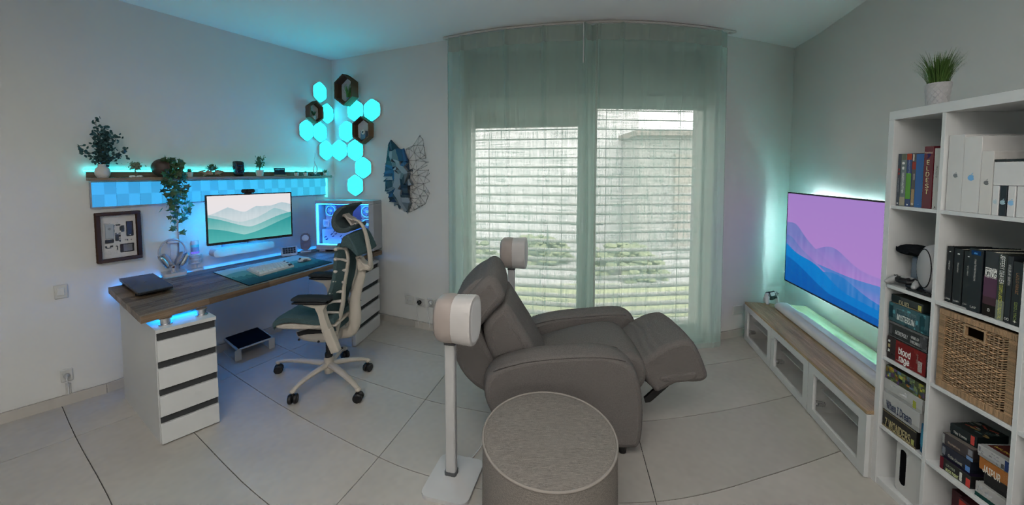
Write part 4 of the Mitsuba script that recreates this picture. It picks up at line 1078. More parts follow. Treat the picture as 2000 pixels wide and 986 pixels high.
add(t + '__back_panel', pcb(.015, .914, .93, .98, zi0, zi1), (.36, .42, .55), smooth=False)
add(t + '__shroud', pcb(.06, .72, .30, .90, zi0, zi0 + hz * .36), (.34, .38, .52), smooth=False)
add(t + '__glass', xf(trimesh.Trimesh([[.015 * WPc, .004, zi0], [.914 * WPc, .004, zi0], [.914 * WPc, .004, zi1], [.015 * WPc, .004, zi1]], [[0, 1, 2], [0, 2, 3]], process=False), FP), mat='glass', smooth=False)
lamp(t + '__light_strip', cat([pcb(.018, .034, .05, .14, zi0, zi1), pcb(.034, .90, .05, .14, zi0, zi0 + .008), pcb(.04, .90, .06, .30, zi1 - .008, zi1 - .001)]), np.array([.012, .30, 1.0]) * 16)
def circ(r, n=36): return Polygon([(r * math.cos(k), r * math.sin(k)) for k in np.linspace(0, 2 * math.pi, n + 1)[:-1]])
def fan(u, z, R, v=.62):
    m = FP @ M((u * WPc, v * DPc, z))
    f = add(t + '__fan', xf(slab(Polygon(rrect(2 * R, 2 * R, .012)).difference(circ(R * .92)), -.010, .012), m), (.42, .50, .66), 'satin', smooth=False)
    lamp(f + '__light_ring', xf(slab(circ(R * .98).difference(circ(R * .80)), -.0135, -.0102), m), np.array([.06, .55, 1.0]) * 1.05)
    bl = [xf(xf(slab([(R * .24, -.010), (R * .74, -R * .34), (R * .76, R * .10), (R * .24, .010)], -.002, .001), M(rx=16)), M(ry=k * 51.4)) for k in range(7)]
    add(f + '__blade', xf(cat(bl), m), (.25, .45, .72), 'satin', smooth=False)
    add(f + '__hub', xf(xf(lathe([(0, 0), (R * .26, 0), (R * .24, .012), (R * .12, .013), (R * .12, .010), (0, .010)], 20), M((0, .004, 0), rx=90)), m), mat='lamp', emit=np.array([.14, .66, 1.0]) * .7)
for k in range(3): fan(.805, zi0 + hz * (.155 + .32 * k), hz * .150)
fan(.135, zi0 + hz * .80, hz * .135, .80)
add(t + '__motherboard', pcb(.22, .66, .88, .925, zi0 + hz * .38, zi1 - .03), (.05, .10, .28), 'satin', smooth=False)
add(t + '__memory', cat([pcb(.205 + .02 * k, .215 + .02 * k, .60, .87, zi0 + hz * .50, zi0 + hz * .74) for k in range(2)]), (.55, .70, .85), 'satin', smooth=False)
add(t + '__graphics_card', cat([pcb(.36, .58, .30, .86, zi0 + hz * .40, zi0 + hz * .50), pcb(.34, .46, .40, .86, zi0 + hz * .50, zi0 + hz * .58)]), (.78, .84, .88), 'satin', smooth=False)
add(t + '__cooler', xf(xf(lathe([(0, 0), (.034, 0), (.034, .03), (.028, .036), (0, .036)], 24), M(rx=90)), FP @ M((.40 * WPc, .80 * DPc, zi0 + hz * .66))), (.62, .62, .70), 'satin')
cd_ = add(t + '__small_card', pcb(.07, .175, .36, .40, zi0 + hz * .42, zi0 + hz * .60), (.62, .56, .62), 'satin', smooth=False)
add(cd_ + '__glyph', cat([pcb(.088 + .024 * k, .098 + .024 * k, .35, .3595, zi0 + hz * (.47 + .02 * (k % 2)), zi0 + hz * .56) for k in range(3)]), (.2, .25, .4), smooth=False)
for k, (u, zz_) in enumerate(((.13, .10), (.24, .17), (.29, .24), (.40, .12), (.46, .08), (.52, .16))):
    add(t + '__vent_slot', xf(cat([tube([(.016 * math.cos(a), 0, .016 * math.sin(a)) for a in np.linspace(.7, 2.4, 8)], .0035, 5), tube([(.016 * math.cos(a), 0, .016 * math.sin(a)) for a in np.linspace(3.8, 5.5, 8)], .0035, 5)]), FP @ M((u * WPc, .288 * DPc, zi0 + hz * zz_ + .02), ry=-35)), (.02, .04, .14))

# ---- under the desk
FR = np.array([(-2.51, 3.115), (-2.383, 3.349), (-2.06, 3.1), (-2.196, 2.88)])
t = thing('footrest', 'small white footrest with a black pad on the floor under the desk', 'footrest')
add(t + '__frame', prism(Polygon(FR).buffer(.006), .088, .098), (.60, .60, .58), 'satin', smooth=30)
add(t + '__pad', prism(Polygon(FR).buffer(-.008), .0982, .104), (.008, .009, .013), smooth=30)
fc = FR.mean(0)
for a, b in ((0, 3), (1, 2)):
    A_, B_ = (FR[a] - fc) * .97 + fc, (FR[b] - fc) * .97 + fc
    m = frame(*A_, *B_); L = np.linalg.norm(B_ - A_)
    add(t + '__leg', xf(slab(Polygon([(0, 0.0), (L, 0.0), (L, .0878), (0, .0878)]).difference(sbox(.008, .008, L - .008, .2)), -.022 if a else -.022, .022), m), (.60, .61, .60), 'satin', smooth=False)

# ------------------------------------------------------------------ office chair
CREAM, TEAL = (.66, .62, .56), (.085, .14, .145)
def mesh_fn(p, n, uv):
    w = noise(p.x * 420, p.y * 420, p.z * 420)
    return mix((0.03, 0.055, 0.06), (0.085, 0.13, 0.135), w)
scene['m_chair'] = two({'type': 'diffuse', 'reflectance': tex(mesh_fn)})
t = thing('office_chair', 'white framed office chair with dark teal seat turned to the desk', 'office chair')
CC = np.array([-1.325, 2.60])
def P3(xz, y): return np.array([xz[0], y, xz[1]])
tips = [(-1.438, 2.345), (-1.018, 2.365), (-1.765, 2.715), (-1.10, 2.74), (-1.36, 2.93)]
add(t + '__hub', lathe([(0, .07), (.030, .07), (.034, .10), (.033, .17), (.030, .185), (0, .186)], 24, (*CC, 0)), CREAM, 'satin')
for x, y in tips:
    e = np.array([x, y, .088]); c = np.array([*CC, .135]); d = (e - c); L = np.linalg.norm(d)
    pts = smooth2([c + d * .06, c + d * .4 + [0, 0, .012], c + d * .8 + [0, 0, .012], e + [0, 0, .0]], 12, False, 2)
    lg = add(t + '__leg', tube(pts, np.linspace(.028, .016, 12), 12, flat=.72), CREAM, 'satin', smooth=60)
    add(lg + '__end', ball((e[0], e[1], .082), .020, 2, (1, 1, .7)), CREAM, 'satin', smooth=60)
    a = math.atan2(d[1], d[0]) + .7
    cs = add(t + '__caster', cat([xf(xf(lathe([(0, -.013), (.024, -.013), (.031, -.006), (.031, .006), (.024, .013), (0, .013)], 24), M(rx=90)), M((x + sx * .016 * -math.sin(a), y + sx * .016 * math.cos(a), .031), rz=math.degrees(a))) for sx in (-1, 1)]), (.012, .012, .014), 'satin', smooth=40)
    add(cs + '__fork', tube([(x, y, .035), (x, y, .074)], .009, 8), (.02, .02, .022), 'satin')
add(t + '__gas_cylinder', cat([lathe([(0, .1865), (.026, .1865), (.026, .215), (.018, .22), (.018, .36), (0, .36)], 20, (*CC, 0))]), (.012, .012, .014), 'satin')
# mechanism box below the seat
YN, YF = 2.43, 2.80
mech = [(-1.519, 0.411), (-1.454, 0.44), (-1.375, 0.4544), (-1.276, 0.44), (-1.214, 0.4037), (-1.208, 0.3384), (-1.251, 0.3238), (-1.365, 0.3238), (-1.457, 0.3384), (-1.502, 0.3674)]
add(t + '__mechanism', puff(mech, 2.50, 2.72, .03, n=60), (.58, .55, .51), 'satin', smooth=45)
add(t + '__mechanism_slot', slab([(-1.489, 0.4082), (-1.418, 0.43), (-1.29, 0.4227), (-1.276, 0.4046), (-1.419, 0.3974), (-1.479, 0.3829)], 2.494, 2.50), (.03, .03, .032), smooth=False)
for a, b in [(-1.475, 0.3576), (-1.341, 0.3431)]:
    add(t + '__bolt', xf(xf(lathe([(0, 0), (.008, 0), (.007, .006), (0, .006)], 14), M(rx=90)), M((a, 2.498, b))), (.02, .02, .022), 'satin')
lv = [(-1.217, 0.3629), (-1.203, 0.3147), (-1.182, 0.3036), (-1.16, 0.3147)]
add(t + '__lever', tube([P3(p, 2.47) for p in lv], [.008, .007, .009, .006], 8), (.02, .02, .024), 'satin', smooth=60)
# seat: a pad on a cream tray
seat = [(-1.615, 0.4871), (-1.611, 0.5294), (-1.571, 0.5893), (-1.483, 0.6174), (-1.311, 0.6139), (-1.191, 0.5928), (-1.151, 0.5435), (-1.145, 0.4659), (-1.163, 0.4659), (-1.21, 0.5047), (-1.383, 0.5012), (-1.522, 0.5047)]
seat = np.array(seat)
def seat_mesh():
    n, rows = 40, 15
    ys = np.linspace(2.405, 2.845, rows)
    top = smooth2([(-1.592, .505), (-1.598, .522), (-1.565, .548), (-1.48, .562), (-1.36, .545), (-1.27, .538), (-1.21, .552), (-1.19, .548)], n, False, 2)
    v = []
    for r, y in enumerate(ys):
        e = abs(2 * r / (rows - 1) - 1)
        drop = .022 * e ** 6
        q = top.copy(); q[:, 1] += .012 * e ** 2 - drop
        q[:, 0] += .0
        v.append(np.c_[q[:, 0], np.full(n, y), q[:, 1]])
    vt = np.vstack(v); vb = vt.copy(); vb[:, 2] -= .032; vb[:, 0] += .006
    f = []
    for r in range(rows - 1):
        for c in range(n - 1):
            k = r * n + c
            f += [[k, k + n + 1, k + 1], [k, k + n, k + n + 1]]
    N = len(vt); f = np.array(f); fb_ = f[:, ::-1] + N
    rim = [r * n for r in range(rows)] + [(rows - 1) * n + c for c in range(1, n)] + [r * n + n - 1 for r in range(rows - 2, -1, -1)] + [c for c in range(n - 2, 0, -1)]
    s = []
    for i in range(len(rim)):
        a, b = rim[i], rim[(i + 1) % len(rim)]
        s += [[a, b, b + N], [a, b + N, a + N]]
    m = trimesh.Trimesh(np.vstack([vt, vb]), np.vstack([f, fb_, s]), process=False)
    if m.volume < 0: m.invert()
    return m
sm_ = seat_mesh()
add(t + '__seat', sm_, mat='chair', smooth=45)
add(t + '__seat_tray', xf(puff([(-1.59, .470), (-1.585, .500), (-1.50, .508), (-1.34, .498), (-1.21, .508), (-1.17, .50), (-1.18, .478), (-1.28, .468), (-1.45, .462)], 2.415, 2.835, .012, n=60), M((0, 0, -.002))), CREAM, 'satin', smooth=45)
# back: a thin mesh shell seen from its side, bowed in depth
bc = [(-1.241, 0.4184), (-1.274, 0.5216), (-1.28, 0.5804), (-1.253, 0.6536), (-1.211, 0.7304), (-1.188, 0.8214), (-1.182, 0.9121), (-1.183, 0.9952), (-1.172, 1.038)]
bc = smooth2(bc, 40, False, 2)
def back_mesh(y0, y1, th, inset=0.0):
    rows = 13; n = len(bc); v = []
    d = np.gradient(bc, axis=0); d /= np.linalg.norm(d, axis=1, keepdims=True); nr = np.stack([d[:, 1], -d[:, 0]], 1)
    for side in (0, th):
        for r in range(rows):
            e = 2 * r / (rows - 1) - 1
            w = np.interp(np.linspace(0, 1, n), [0, .3, .6, .85, 1], [.80, .98, 1, .92, .72])
            y = (y0 + y1) / 2 + e * (y1 - y0) / 2 * w
            q = bc + nr * (side + .035 * (1 - e * e))
            v.append(np.c_[q[:, 0], y, q[:, 1]])
    f = []; N = rows * n
    for r in range(rows - 1):
        for c in range(n - 1):
            k = r * n + c
            f += [[k, k + 1, k + n + 1], [k, k + n + 1, k + n], [k + N, k + N + n + 1, k + N + 1], [k + N, k + N + n, k + N + n + 1]]
    rim = [c for c in range(n)] + [r * n + n - 1 for r in range(1, rows)] + [(rows - 1) * n + c for c in range(n - 2, -1, -1)] + [r * n for r in range(rows - 2, 0, -1)]
    for i in range(len(rim)):
        a, b = rim[i], rim[(i + 1) % len(rim)]
        f += [[a, b + N, b], [a, a + N, b + N]]
    m = trimesh.Trimesh(np.vstack(v), f, process=False)
    if m.volume < 0: m.invert()
    return m
add(t + '__backrest', back_mesh(2.40, 2.80, .022), mat='chair', smooth=50)
# top pad of the back, folding over towards the far side
tp_ = [(-1.153, 1.006), (-1.141, 1.076), (-1.105, 1.101), (-1.078, 1.076), (-1.034, 0.9843), (-1.025, 0.9453), (-1.052, 0.963), (-1.107, 1.02)]
add(t + '__top_pad', puff(tp_, 2.44, 2.78, .012, n=64, bulge=.006), mat='chair', smooth=55)
# spine and ribs
sp_ = smooth2([(-1.224, 0.3968), (-1.192, 0.5095), (-1.164, 0.6217), (-1.158, 0.7335), (-1.133, 0.8447), (-1.12, 0.937), (-1.144, 1.014)], 30, False, 2)
add(t + '__spine', cat([tube([P3(p, y) for p in sp_], np.linspace(.016, .010, 30), 10, flat=1.5) for y in (2.50, 2.66)]), CREAM, 'satin', smooth=60)
for i, (a, b, c_) in enumerate([(-1.16, 1.002), (-1.152, 0.9133), (-1.143, 0.8458)] and [(0.97, .0, 0), (.86, 0, 0), (.74, 0, 0), (.62, 0, 0), (.5, 0, 0), (.38, 0, 0), (.26, 0, 0), (.15, 0, 0)]):
    k = int(a * 39); p = bc[k]; s_ = sp_[min(29, int(a * 29))]
    for y, yo in ((2.50, 2.415), (2.66, 2.785)):
        m_ = [P3(s_, y), P3((s_ * .5 + p * .5), (y + yo) / 2) + [0, 0, .006], P3(p + np.array([.012, 0]), yo)]
        rb = add(t + '__rib', tube(smooth2(m_, 9, False, 2), [.013, .012, .011, .010, .010, .010, .011, .012, .011], 8), (.72, .69, .65), 'satin', smooth=60)
        add(rb + '__knuckle', ball(P3(p + np.array([.014, 0.0]), yo), .015, 2, (.9, 1, .8)), (.70, .67, .63), 'satin', smooth=60)
# outer support bow from the mechanism up to the head rest
bow = smooth2([(-1.255, 0.3515), (-1.166, 0.3591), (-1.132, 0.4156), (-1.126, 0.502), (-1.128, 0.6031), (-1.103, 0.6963), (-1.076, 0.778), (-1.071, 0.8447), (-1.095, 0.9186)], 36, False, 2)
add(t + '__support_bow', tube([P3(p, 2.60) for p in bow], np.interp(np.linspace(0, 1, 36), [0, .3, .6, 1], [.022, .030, .024, .016]), 12, flat=1.5), CREAM, 'satin', smooth=60)
add(t + '__head_rest_mount', puff([(-1.099, 0.9001), (-1.073, 0.9186), (-1.052, 0.8743), (-1.001, 0.8632), (-0.9985, 0.8151), (-1.038, 0.8262), (-1.09, 0.8077)], 2.56, 2.64, .012, n=40), CREAM, 'satin', smooth=50)
ha = smooth2([(-1.017, 0.8225), (-1.008, 0.9001), (-1.024, 0.9996), (-1.047, 1.117), (-1.082, 1.168), (-1.122, 1.183)], 30, False, 2)
add(t + '__head_rest_arm', tube([P3(p, 2.60) for p in ha], np.interp(np.linspace(0, 1, 30), [0, .4, 1], [.017, .015, .009]), 10, flat=1.6), CREAM, 'satin', smooth=60)
hr = [(-1.119, 1.296), (-1.152, 1.288), (-1.193, 1.259), (-1.215, 1.219), (-1.224, 1.175), (-1.214, 1.135), (-1.185, 1.106), (-1.142, 1.102), (-1.102, 1.113), (-1.087, 1.139), (-1.097, 1.154), (-1.127, 1.135), (-1.163, 1.139), (-1.188, 1.165), (-1.194, 1.197), (-1.179, 1.238), (-1.145, 1.267), (-1.12, 1.278)]
add(t + '__head_rest', puff(hr, 2.47, 2.75, .009, n=110, it=2, bulge=.003), (.06, .08, .085), smooth=55)
add(t + '__head_rest_bracket', cat([hull([(*P3(p, 2.60)[:1], 2.57, p[1], .009) for p in hp] + [(p[0], 2.63, p[1], .009) for p in hp]) for hp in ([(-1.201, 1.208), (-1.172, 1.216)], [(-1.172, 1.216), (-1.119, 1.139)], [(-1.119, 1.139), (-1.101, 1.154)], [(-1.172, 1.208), (-1.125, 1.183)])]), (.64, .60, .56), 'satin', smooth=40)
# arm rests
def armrest(y, pad, post, sw):
    pz = np.array(pad)
    x0, x1, z = pz[:, 0].min(), pz[:, 0].max(), pz[:, 1].mean()
    ar = add(t + '__armrest', slab([*post], y - .022, y + .022), CREAM, 'satin', smooth=40)
    add(ar + '__pad', puff([(x0, z), (x1, z - .004), (x1, z + .030), (x0 + .02, z + .034), (x0, z + .02)], y - .045, y + .045, .02, n=60), (.03, .036, .04), smooth=50)
    add(ar + '__pad_base', puff([(x0 + .005, z - .018), (x1 - .006, z - .020), (x1 - .004, z + .002), (x0 + .002, z + .002)], y - .040, y + .040, .01, n=44), (.012, .012, .014), 'satin', smooth=50)
    return ar
ar = armrest(2.37, [(-1.43, 0.674), (-1.179, 0.6808)], [(-1.4, 0.6671), (-1.192, 0.674), (-1.216, 0.6433), (-1.227, 0.6194), (-1.218, 0.5715), (-1.193, 0.4961), (-1.171, 0.4446), (-1.133, 0.3446), (-1.181, 0.3308), (-1.209, 0.3998), (-1.238, 0.479), (-1.261, 0.592), (-1.28, 0.633), (-1.32, 0.6433)], 0)
add(ar + '__sleeve', hull([(*P3(p, y)[:2], p[1], .012) for p in [(-1.221, 0.479), (-1.194, 0.4858), (-1.177, 0.3446), (-1.146, 0.3549)] for y in (2.355, 2.385)]), CREAM, 'satin', smooth=40)
ar = armrest(2.84, [(-1.575, 0.6974), (-1.363, 0.7055)], [(-1.552, 0.6811), (-1.376, 0.6893), (-1.409, 0.6527), (-1.41, 0.6202), (-1.381, 0.498), (-1.359, 0.408), (-1.399, 0.408), (-1.421, 0.498), (-1.442, 0.6202), (-1.465, 0.6527)], 1)

# ------------------------------------------------------------------ recliner
t = thing('recliner', 'grey fabric recliner with raised footrest facing the television', 'armchair')
armN = [(-0.1227, 0.2535), (-0.1497, 0.3379), (-0.1412, 0.4275), (-0.0949, 0.4777), (0, 0.5166), (0.1624, 0.5472), (0.3516, 0.561), (0.4869, 0.561), (0.5819, 0.5416), (0.645, 0.4916), (0.679, 0.4079), (0.6977, 0.2817), (0.6954, 0.1121), (0.675, 0.0267), (0.626, 0.001), (0.2745, 0.0095), (0, 0.0552)]
armF = [(0.0749, -0.0135), (0.0818, 0.3501), (0.1188, 0.4374), (0.2226, 0.479), (0.3708, 0.5055), (0.556, 0.5206), (0.7411, 0.5357), (0.8228, 0.5244), (0.8682, 0.4715), (0.8922, 0.3691), (0.902, 0.2359), (0.8982, 0.025), (0.8544, -0.0405), (0.3747, -0.0405)]
armN, armF = [np.array(a) for a in (armN, armF)]
armN[:, 1] = np.maximum(armN[:, 1], .045); armF[:, 1] = np.maximum(armF[:, 1], .045)
for nm, pts, y0, y1 in (('n', armN, 1.88, 2.04), ('f', armF, 2.53, 2.69)):
    a = add(t + '__arm', puff(pts, y0, y1, .03, n=110, bulge=.008, mid=3), mat='fabric', smooth=50)
    p = smooth2(pts, 140, True, 2)
    k = np.argmin(np.abs(p[:, 0] - pts[:, 0].min()) + (p[:, 1] < .3) * 9)
    for yy, dy in ((y0, .017), (y1, -.017)):
        sel = p[(p[:, 1] > pts[:, 1].min() + .10)]
        sel = sel[np.argsort(sel[:, 0])]
        top_ = np.array([[x, sel[np.abs(sel[:, 0] - x) < .03][:, 1].max()] for x in np.linspace(pts[:, 0].min() + .05, pts[:, 0].max() - .10, 40)])
        add(a + '__seam', tube([(x, yy + dy - (.013 if dy > 0 else -.013), z - .016) for x, z in top_], .0017, 5), (.065, .06, .058))
seatc = [(0.1187, 0.3789), (0.1777, 0.4581), (0.3255, 0.5005), (0.5026, 0.5369), (0.6352, 0.5611), (0.6859, 0.5369), (0.6989, 0.4702), (0.6677, 0.385), (0.4457, 0.3331)]
add(t + '__seat', puff([(0.0985, 0.2582), (0.131, 0.3659), (0.2943, 0.4195), (0.49, 0.4697), (0.6366, 0.493), (0.725, 0.4763), (0.7717, 0.4195), (0.7799, 0.3256), (0.7223, 0.2414), (0.4928, 0.2076)], 2.045, 2.525, .035, n=100, bulge=.010, mid=5), mat='fabric', smooth=55)
leg = [(0.7261, 0.4291), (0.7648, 0.4423), (0.8159, 0.4854), (0.8798, 0.5251), (0.9697, 0.5548), (1.041, 0.5548), (1.081, 0.4854), (1.13, 0.3693), (1.137, 0.3293), (1.089, 0.2959), (0.9751, 0.3093), (0.885, 0.2625), (0.84, 0.2358), (0.7935, 0.2859), (0.7601, 0.336)]
def crumple(m, fn):
    m.vertices = np.array(m.vertices) + np.array(m.vertex_normals) * fn(np.array(m.vertices))[:, None]
    return m
lr = puff(leg, 2.06, 2.51, .03, n=220, bulge=.008, mid=24)
lx0 = min(p[0] for p in leg)
def leg_folds(v):
    x, y = v[:, 0] - lx0, v[:, 1]
    w = np.exp(-((x - .11) / .085) ** 2)
    return .0045 * w * np.sin(x * 150 + 5 * meshkit.noise(np.c_[x * 9, y * 6, y * 0]) + 1.2 * np.sin(y * 7)) * meshkit.noise(np.c_[x * 30, y * 5, y * 0 + 4]) + .005 * (meshkit.noise(np.c_[x * 14, y * 10, v[:, 2] * 10]) - .5)
add(t + '__leg_rest', crumple(lr, leg_folds), mat='fabric', smooth=60)
add(t + '__leg_rest_pad', puff([(0.8335, 0.3433), (0.8991, 0.3618), (1.048, 0.3803), (1.07, 0.368), (1.068, 0.331), (1.032, 0.3094), (0.9004, 0.3001), (0.8461, 0.3125)], 2.055, 2.515, .02, n=64, bulge=.004, mid=3), mat='fabric', smooth=55)
for y in (2.12, 2.46):
    add(t + '__linkage', cat([slab([(0.7837, 0.1822), (0.9087, 0.301), (0.9452, 0.2947), (0.9397, 0.2698), (0.8206, 0.1603), (0.7903, 0.154)], y - .008, y + .008), tube([(.79, y - .02, .30), (.79, y + .02, .30)], .012, 8)]), (.012, .012, .014), 'satin', smooth=False)
# back: shell, body cushion and head cushion, widest towards the viewer
def back_slab(pts, y0, y1, r, b, n=110): return puff(pts, y0, y1, r, n=n, bulge=b, mid=5)
bc_m = back_slab([(0.2162, 0.3457), (0.1634, 0.4596), (0.0978, 0.5763), (0.0162, 0.7089), (-0.0324, 0.7814), (-0.1039, 0.732), (-0.1691, 0.6592), (-0.1566, 0.5264), (-0.0819, 0.3592), (0, 0.2515), (0.1313, 0.2515)], 2.05, 2.55, .05, .02, 160)
bc_m = bc_m.subdivide()
bz0, bz1 = bc_m.bounds[0][2], bc_m.bounds[1][2]
def back_folds(v):
    y, z = v[:, 1], (v[:, 2] - bz0) / (bz1 - bz0)
    d = .006 * (meshkit.noise(np.c_[v[:, 0] * 9, y * 9, v[:, 2] * 9]) - .5)
    for yc, zc, L, k in ((2.27, .52, .24, .10), (2.33, .46, .28, .12), (2.40, .50, .22, .08), (2.22, .60, .16, .10)):
        d = d - .009 * np.exp(-((y - yc + k * (z - zc)) / .010) ** 2) * np.exp(-((z - zc) / L) ** 4)
    return d
add(t + '__back_cushion', crumple(bc_m, back_folds), mat='fabric', smooth=60)
add(t + '__head_cushion', back_slab([(-0.0324, 0.7979), (-0.0486, 0.8636), (-0.0841, 0.9259), (-0.1358, 0.939), (-0.1877, 0.8964), (-0.2593, 0.8144), (-0.2986, 0.7584), (-0.286, 0.6923), (-0.1953, 0.6195), (-0.1626, 0.6592), (-0.1104, 0.7188)], 2.02, 2.58, .045, .012), mat='fabric', smooth=55)
add(t + '__back_shell', back_slab([(-0.1423, 0.9292), (-0.2265, 0.8899), (-0.308, 0.8078), (-0.3638, 0.7254), (-0.3585, 0.5763), (-0.3334, 0.4429), (-0.2687, 0.3256), (-0.1642, 0.2414), (-0.0493, 0.2178), (-0.0328, 0.3256), (-0.1306, 0.493), (-0.2114, 0.6592), (-0.2272, 0.7584), (-0.1619, 0.8571)], 2.06, 2.54, .03, .0), mat='fabric', smooth=55)
add(t + '__base', box(-.05, .60, 2.06, 2.50, .03, .16, .01), (.02, .02, .022), smooth=False)
for x, y in ((0.02, 1.93), (.60, 1.93), (.02, 2.63), (.66, 2.63)):
    add(t + '__foot', lathe([(0, 0), (.02, 0), (.025, .05), (0, .05)], 12, (x, y, 0)), (.015, .015, .016), 'satin')

# ottoman
oc = np.array([.152, 1.462]); R0 = .272
t = thing('pouf', 'round grey fabric pouf with piped edge in front of the recliner', 'pouf')
prof = [(0, .003), (R0 - .01, .003), (R0, .015), (R0 + .003, .2), (R0, .435), (R0 - .006, .446), (R0 - .03, .452), (R0 * .5, .456), (0, .457)]
pp = np.array(prof)
add(t + '__body', lathe(pp[:6], 72, (*oc, 0), 1.0, 1.04), mat='pouf', smooth=50)
add(t + '__top', lathe([(R0 - .007, .4462), *prof[6:]], 72, (*oc, 0), 1.0, 1.04), mat='pouf', smooth=50)
add(t + '__piping', lathe([(R0 - .002 + .005 * math.cos(a), .445 + .005 * math.sin(a)) for a in np.linspace(0, 2 * math.pi, 9)], 72, (*oc, 0), 1.0, 1.04), (.27, .245, .225), smooth=60)

# ------------------------------------------------------------------ speakers on stands
def speaker_stand(px0, label, labels_, base, ztop, face, sc, plate_w, cable, shift):
    t = thing('speaker_stand', labels_, 'speaker stand', 'floor stands of the two white speakers')
    m = M((base[0], base[1], 0), rz=face)
    add(t + '__base_plate', xf(prism(Polygon(rrect(plate_w[0], plate_w[1], .04, 6, plate_w[2:])), 0.0005, .018), m), (.70, .70, .70), 'satin', smooth=30)
    add(t + '__collar', xf(prism(Polygon(rrect(.062, .046, .012)), .0182, .034), m), (.16, .17, .18), 'satin', smooth=30)
    add(t + '__pole', xf(prism(Polygon(rrect(.054, .038, .012)), .0342, ztop - .012), m), (.66, .66, .66), 'satin', smooth=30)
    add(t + '__top_mount', xf(prism(Polygon(rrect(.060, .044, .012)), ztop - .0118, ztop - .002), m), (.12, .12, .13), 'satin', smooth=30)
    s = thing('speaker', label, 'speaker', 'white speakers on stands')
    # axis along x: rounded square sections, waisted where fabric meets shell
    def sect(w, h, x, n=40):
        a = np.linspace(0, 2 * math.pi, n, endpoint=False)
        c, d = np.cos(a), np.sin(a); e = 2 / 2.6
        return np.c_[np.full(n, x), np.sign(c) * np.abs(c) ** e * w / 2, np.sign(d) * np.abs(d) ** e * h / 2]
    def loft(secs):
        n = len(secs[0]); v = np.vstack([*secs, secs[0].mean(0, keepdims=True), secs[-1].mean(0, keepdims=True)]); f = []
        for l in range(len(secs) - 1):
            for i in range(n):
                A, B, j = l * n, (l + 1) * n, (i + 1) % n
                f += [[A + i, A + j, B + j], [A + i, B + j, B + i]]
        k = len(secs) * n
        for i in range(n):
            f += [[k, (i + 1) % n, i], [k + 1, (len(secs) - 1) * n + i, (len(secs) - 1) * n + (i + 1) % n]]
        m_ = trimesh.Trimesh(v, f, process=False)
        if m_.volume < 0: m_.invert()
        return m_
    hm = M((base[0], base[1], ztop + .118 * sc), rz=face, s=sc) @ M((shift, 0, 0))
    add(s + '__shell', xf(loft([sect(.08, .12, -.098), sect(.14, .19, -.094), sect(.165, .222, -.078), sect(.172, .232, -.04), sect(.168, .226, -.002)]), hm), (.56, .50, .47), 'satin', smooth=50)  # pinkish cast is warm light put into the shell colour
    add(s + '__front', xf(loft([sect(.168, .226, -.0015), sect(.172, .230, .03), sect(.178, .236, .085), sect(.172, .230, .094), sect(.15, .205, .097)]), hm), (.72, .70, .69), 'satin', smooth=50)
    add(s + '__grille', xf(loft([sect(.148, .203, .0972), sect(.14, .195, .0985)]), hm), (.66, .66, .66), smooth=50)
    if cable is not None:
        add(t + '__cord', tube(smooth2(cable, 30, False, 2), .004, 6), (.55, .55, .55), smooth=60)
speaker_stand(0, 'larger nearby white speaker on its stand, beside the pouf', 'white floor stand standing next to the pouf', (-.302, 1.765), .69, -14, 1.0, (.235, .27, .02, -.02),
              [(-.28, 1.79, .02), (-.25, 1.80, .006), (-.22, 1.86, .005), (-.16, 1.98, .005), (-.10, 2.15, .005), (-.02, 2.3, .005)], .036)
speaker_stand(0, 'smaller looking white speaker behind the recliner, in front of the curtain', 'white floor stand behind the recliner back, in front of the curtain', (-.004, 2.86), .765, -10, 1.03, (.22, .28, 0, 0), None, .018)

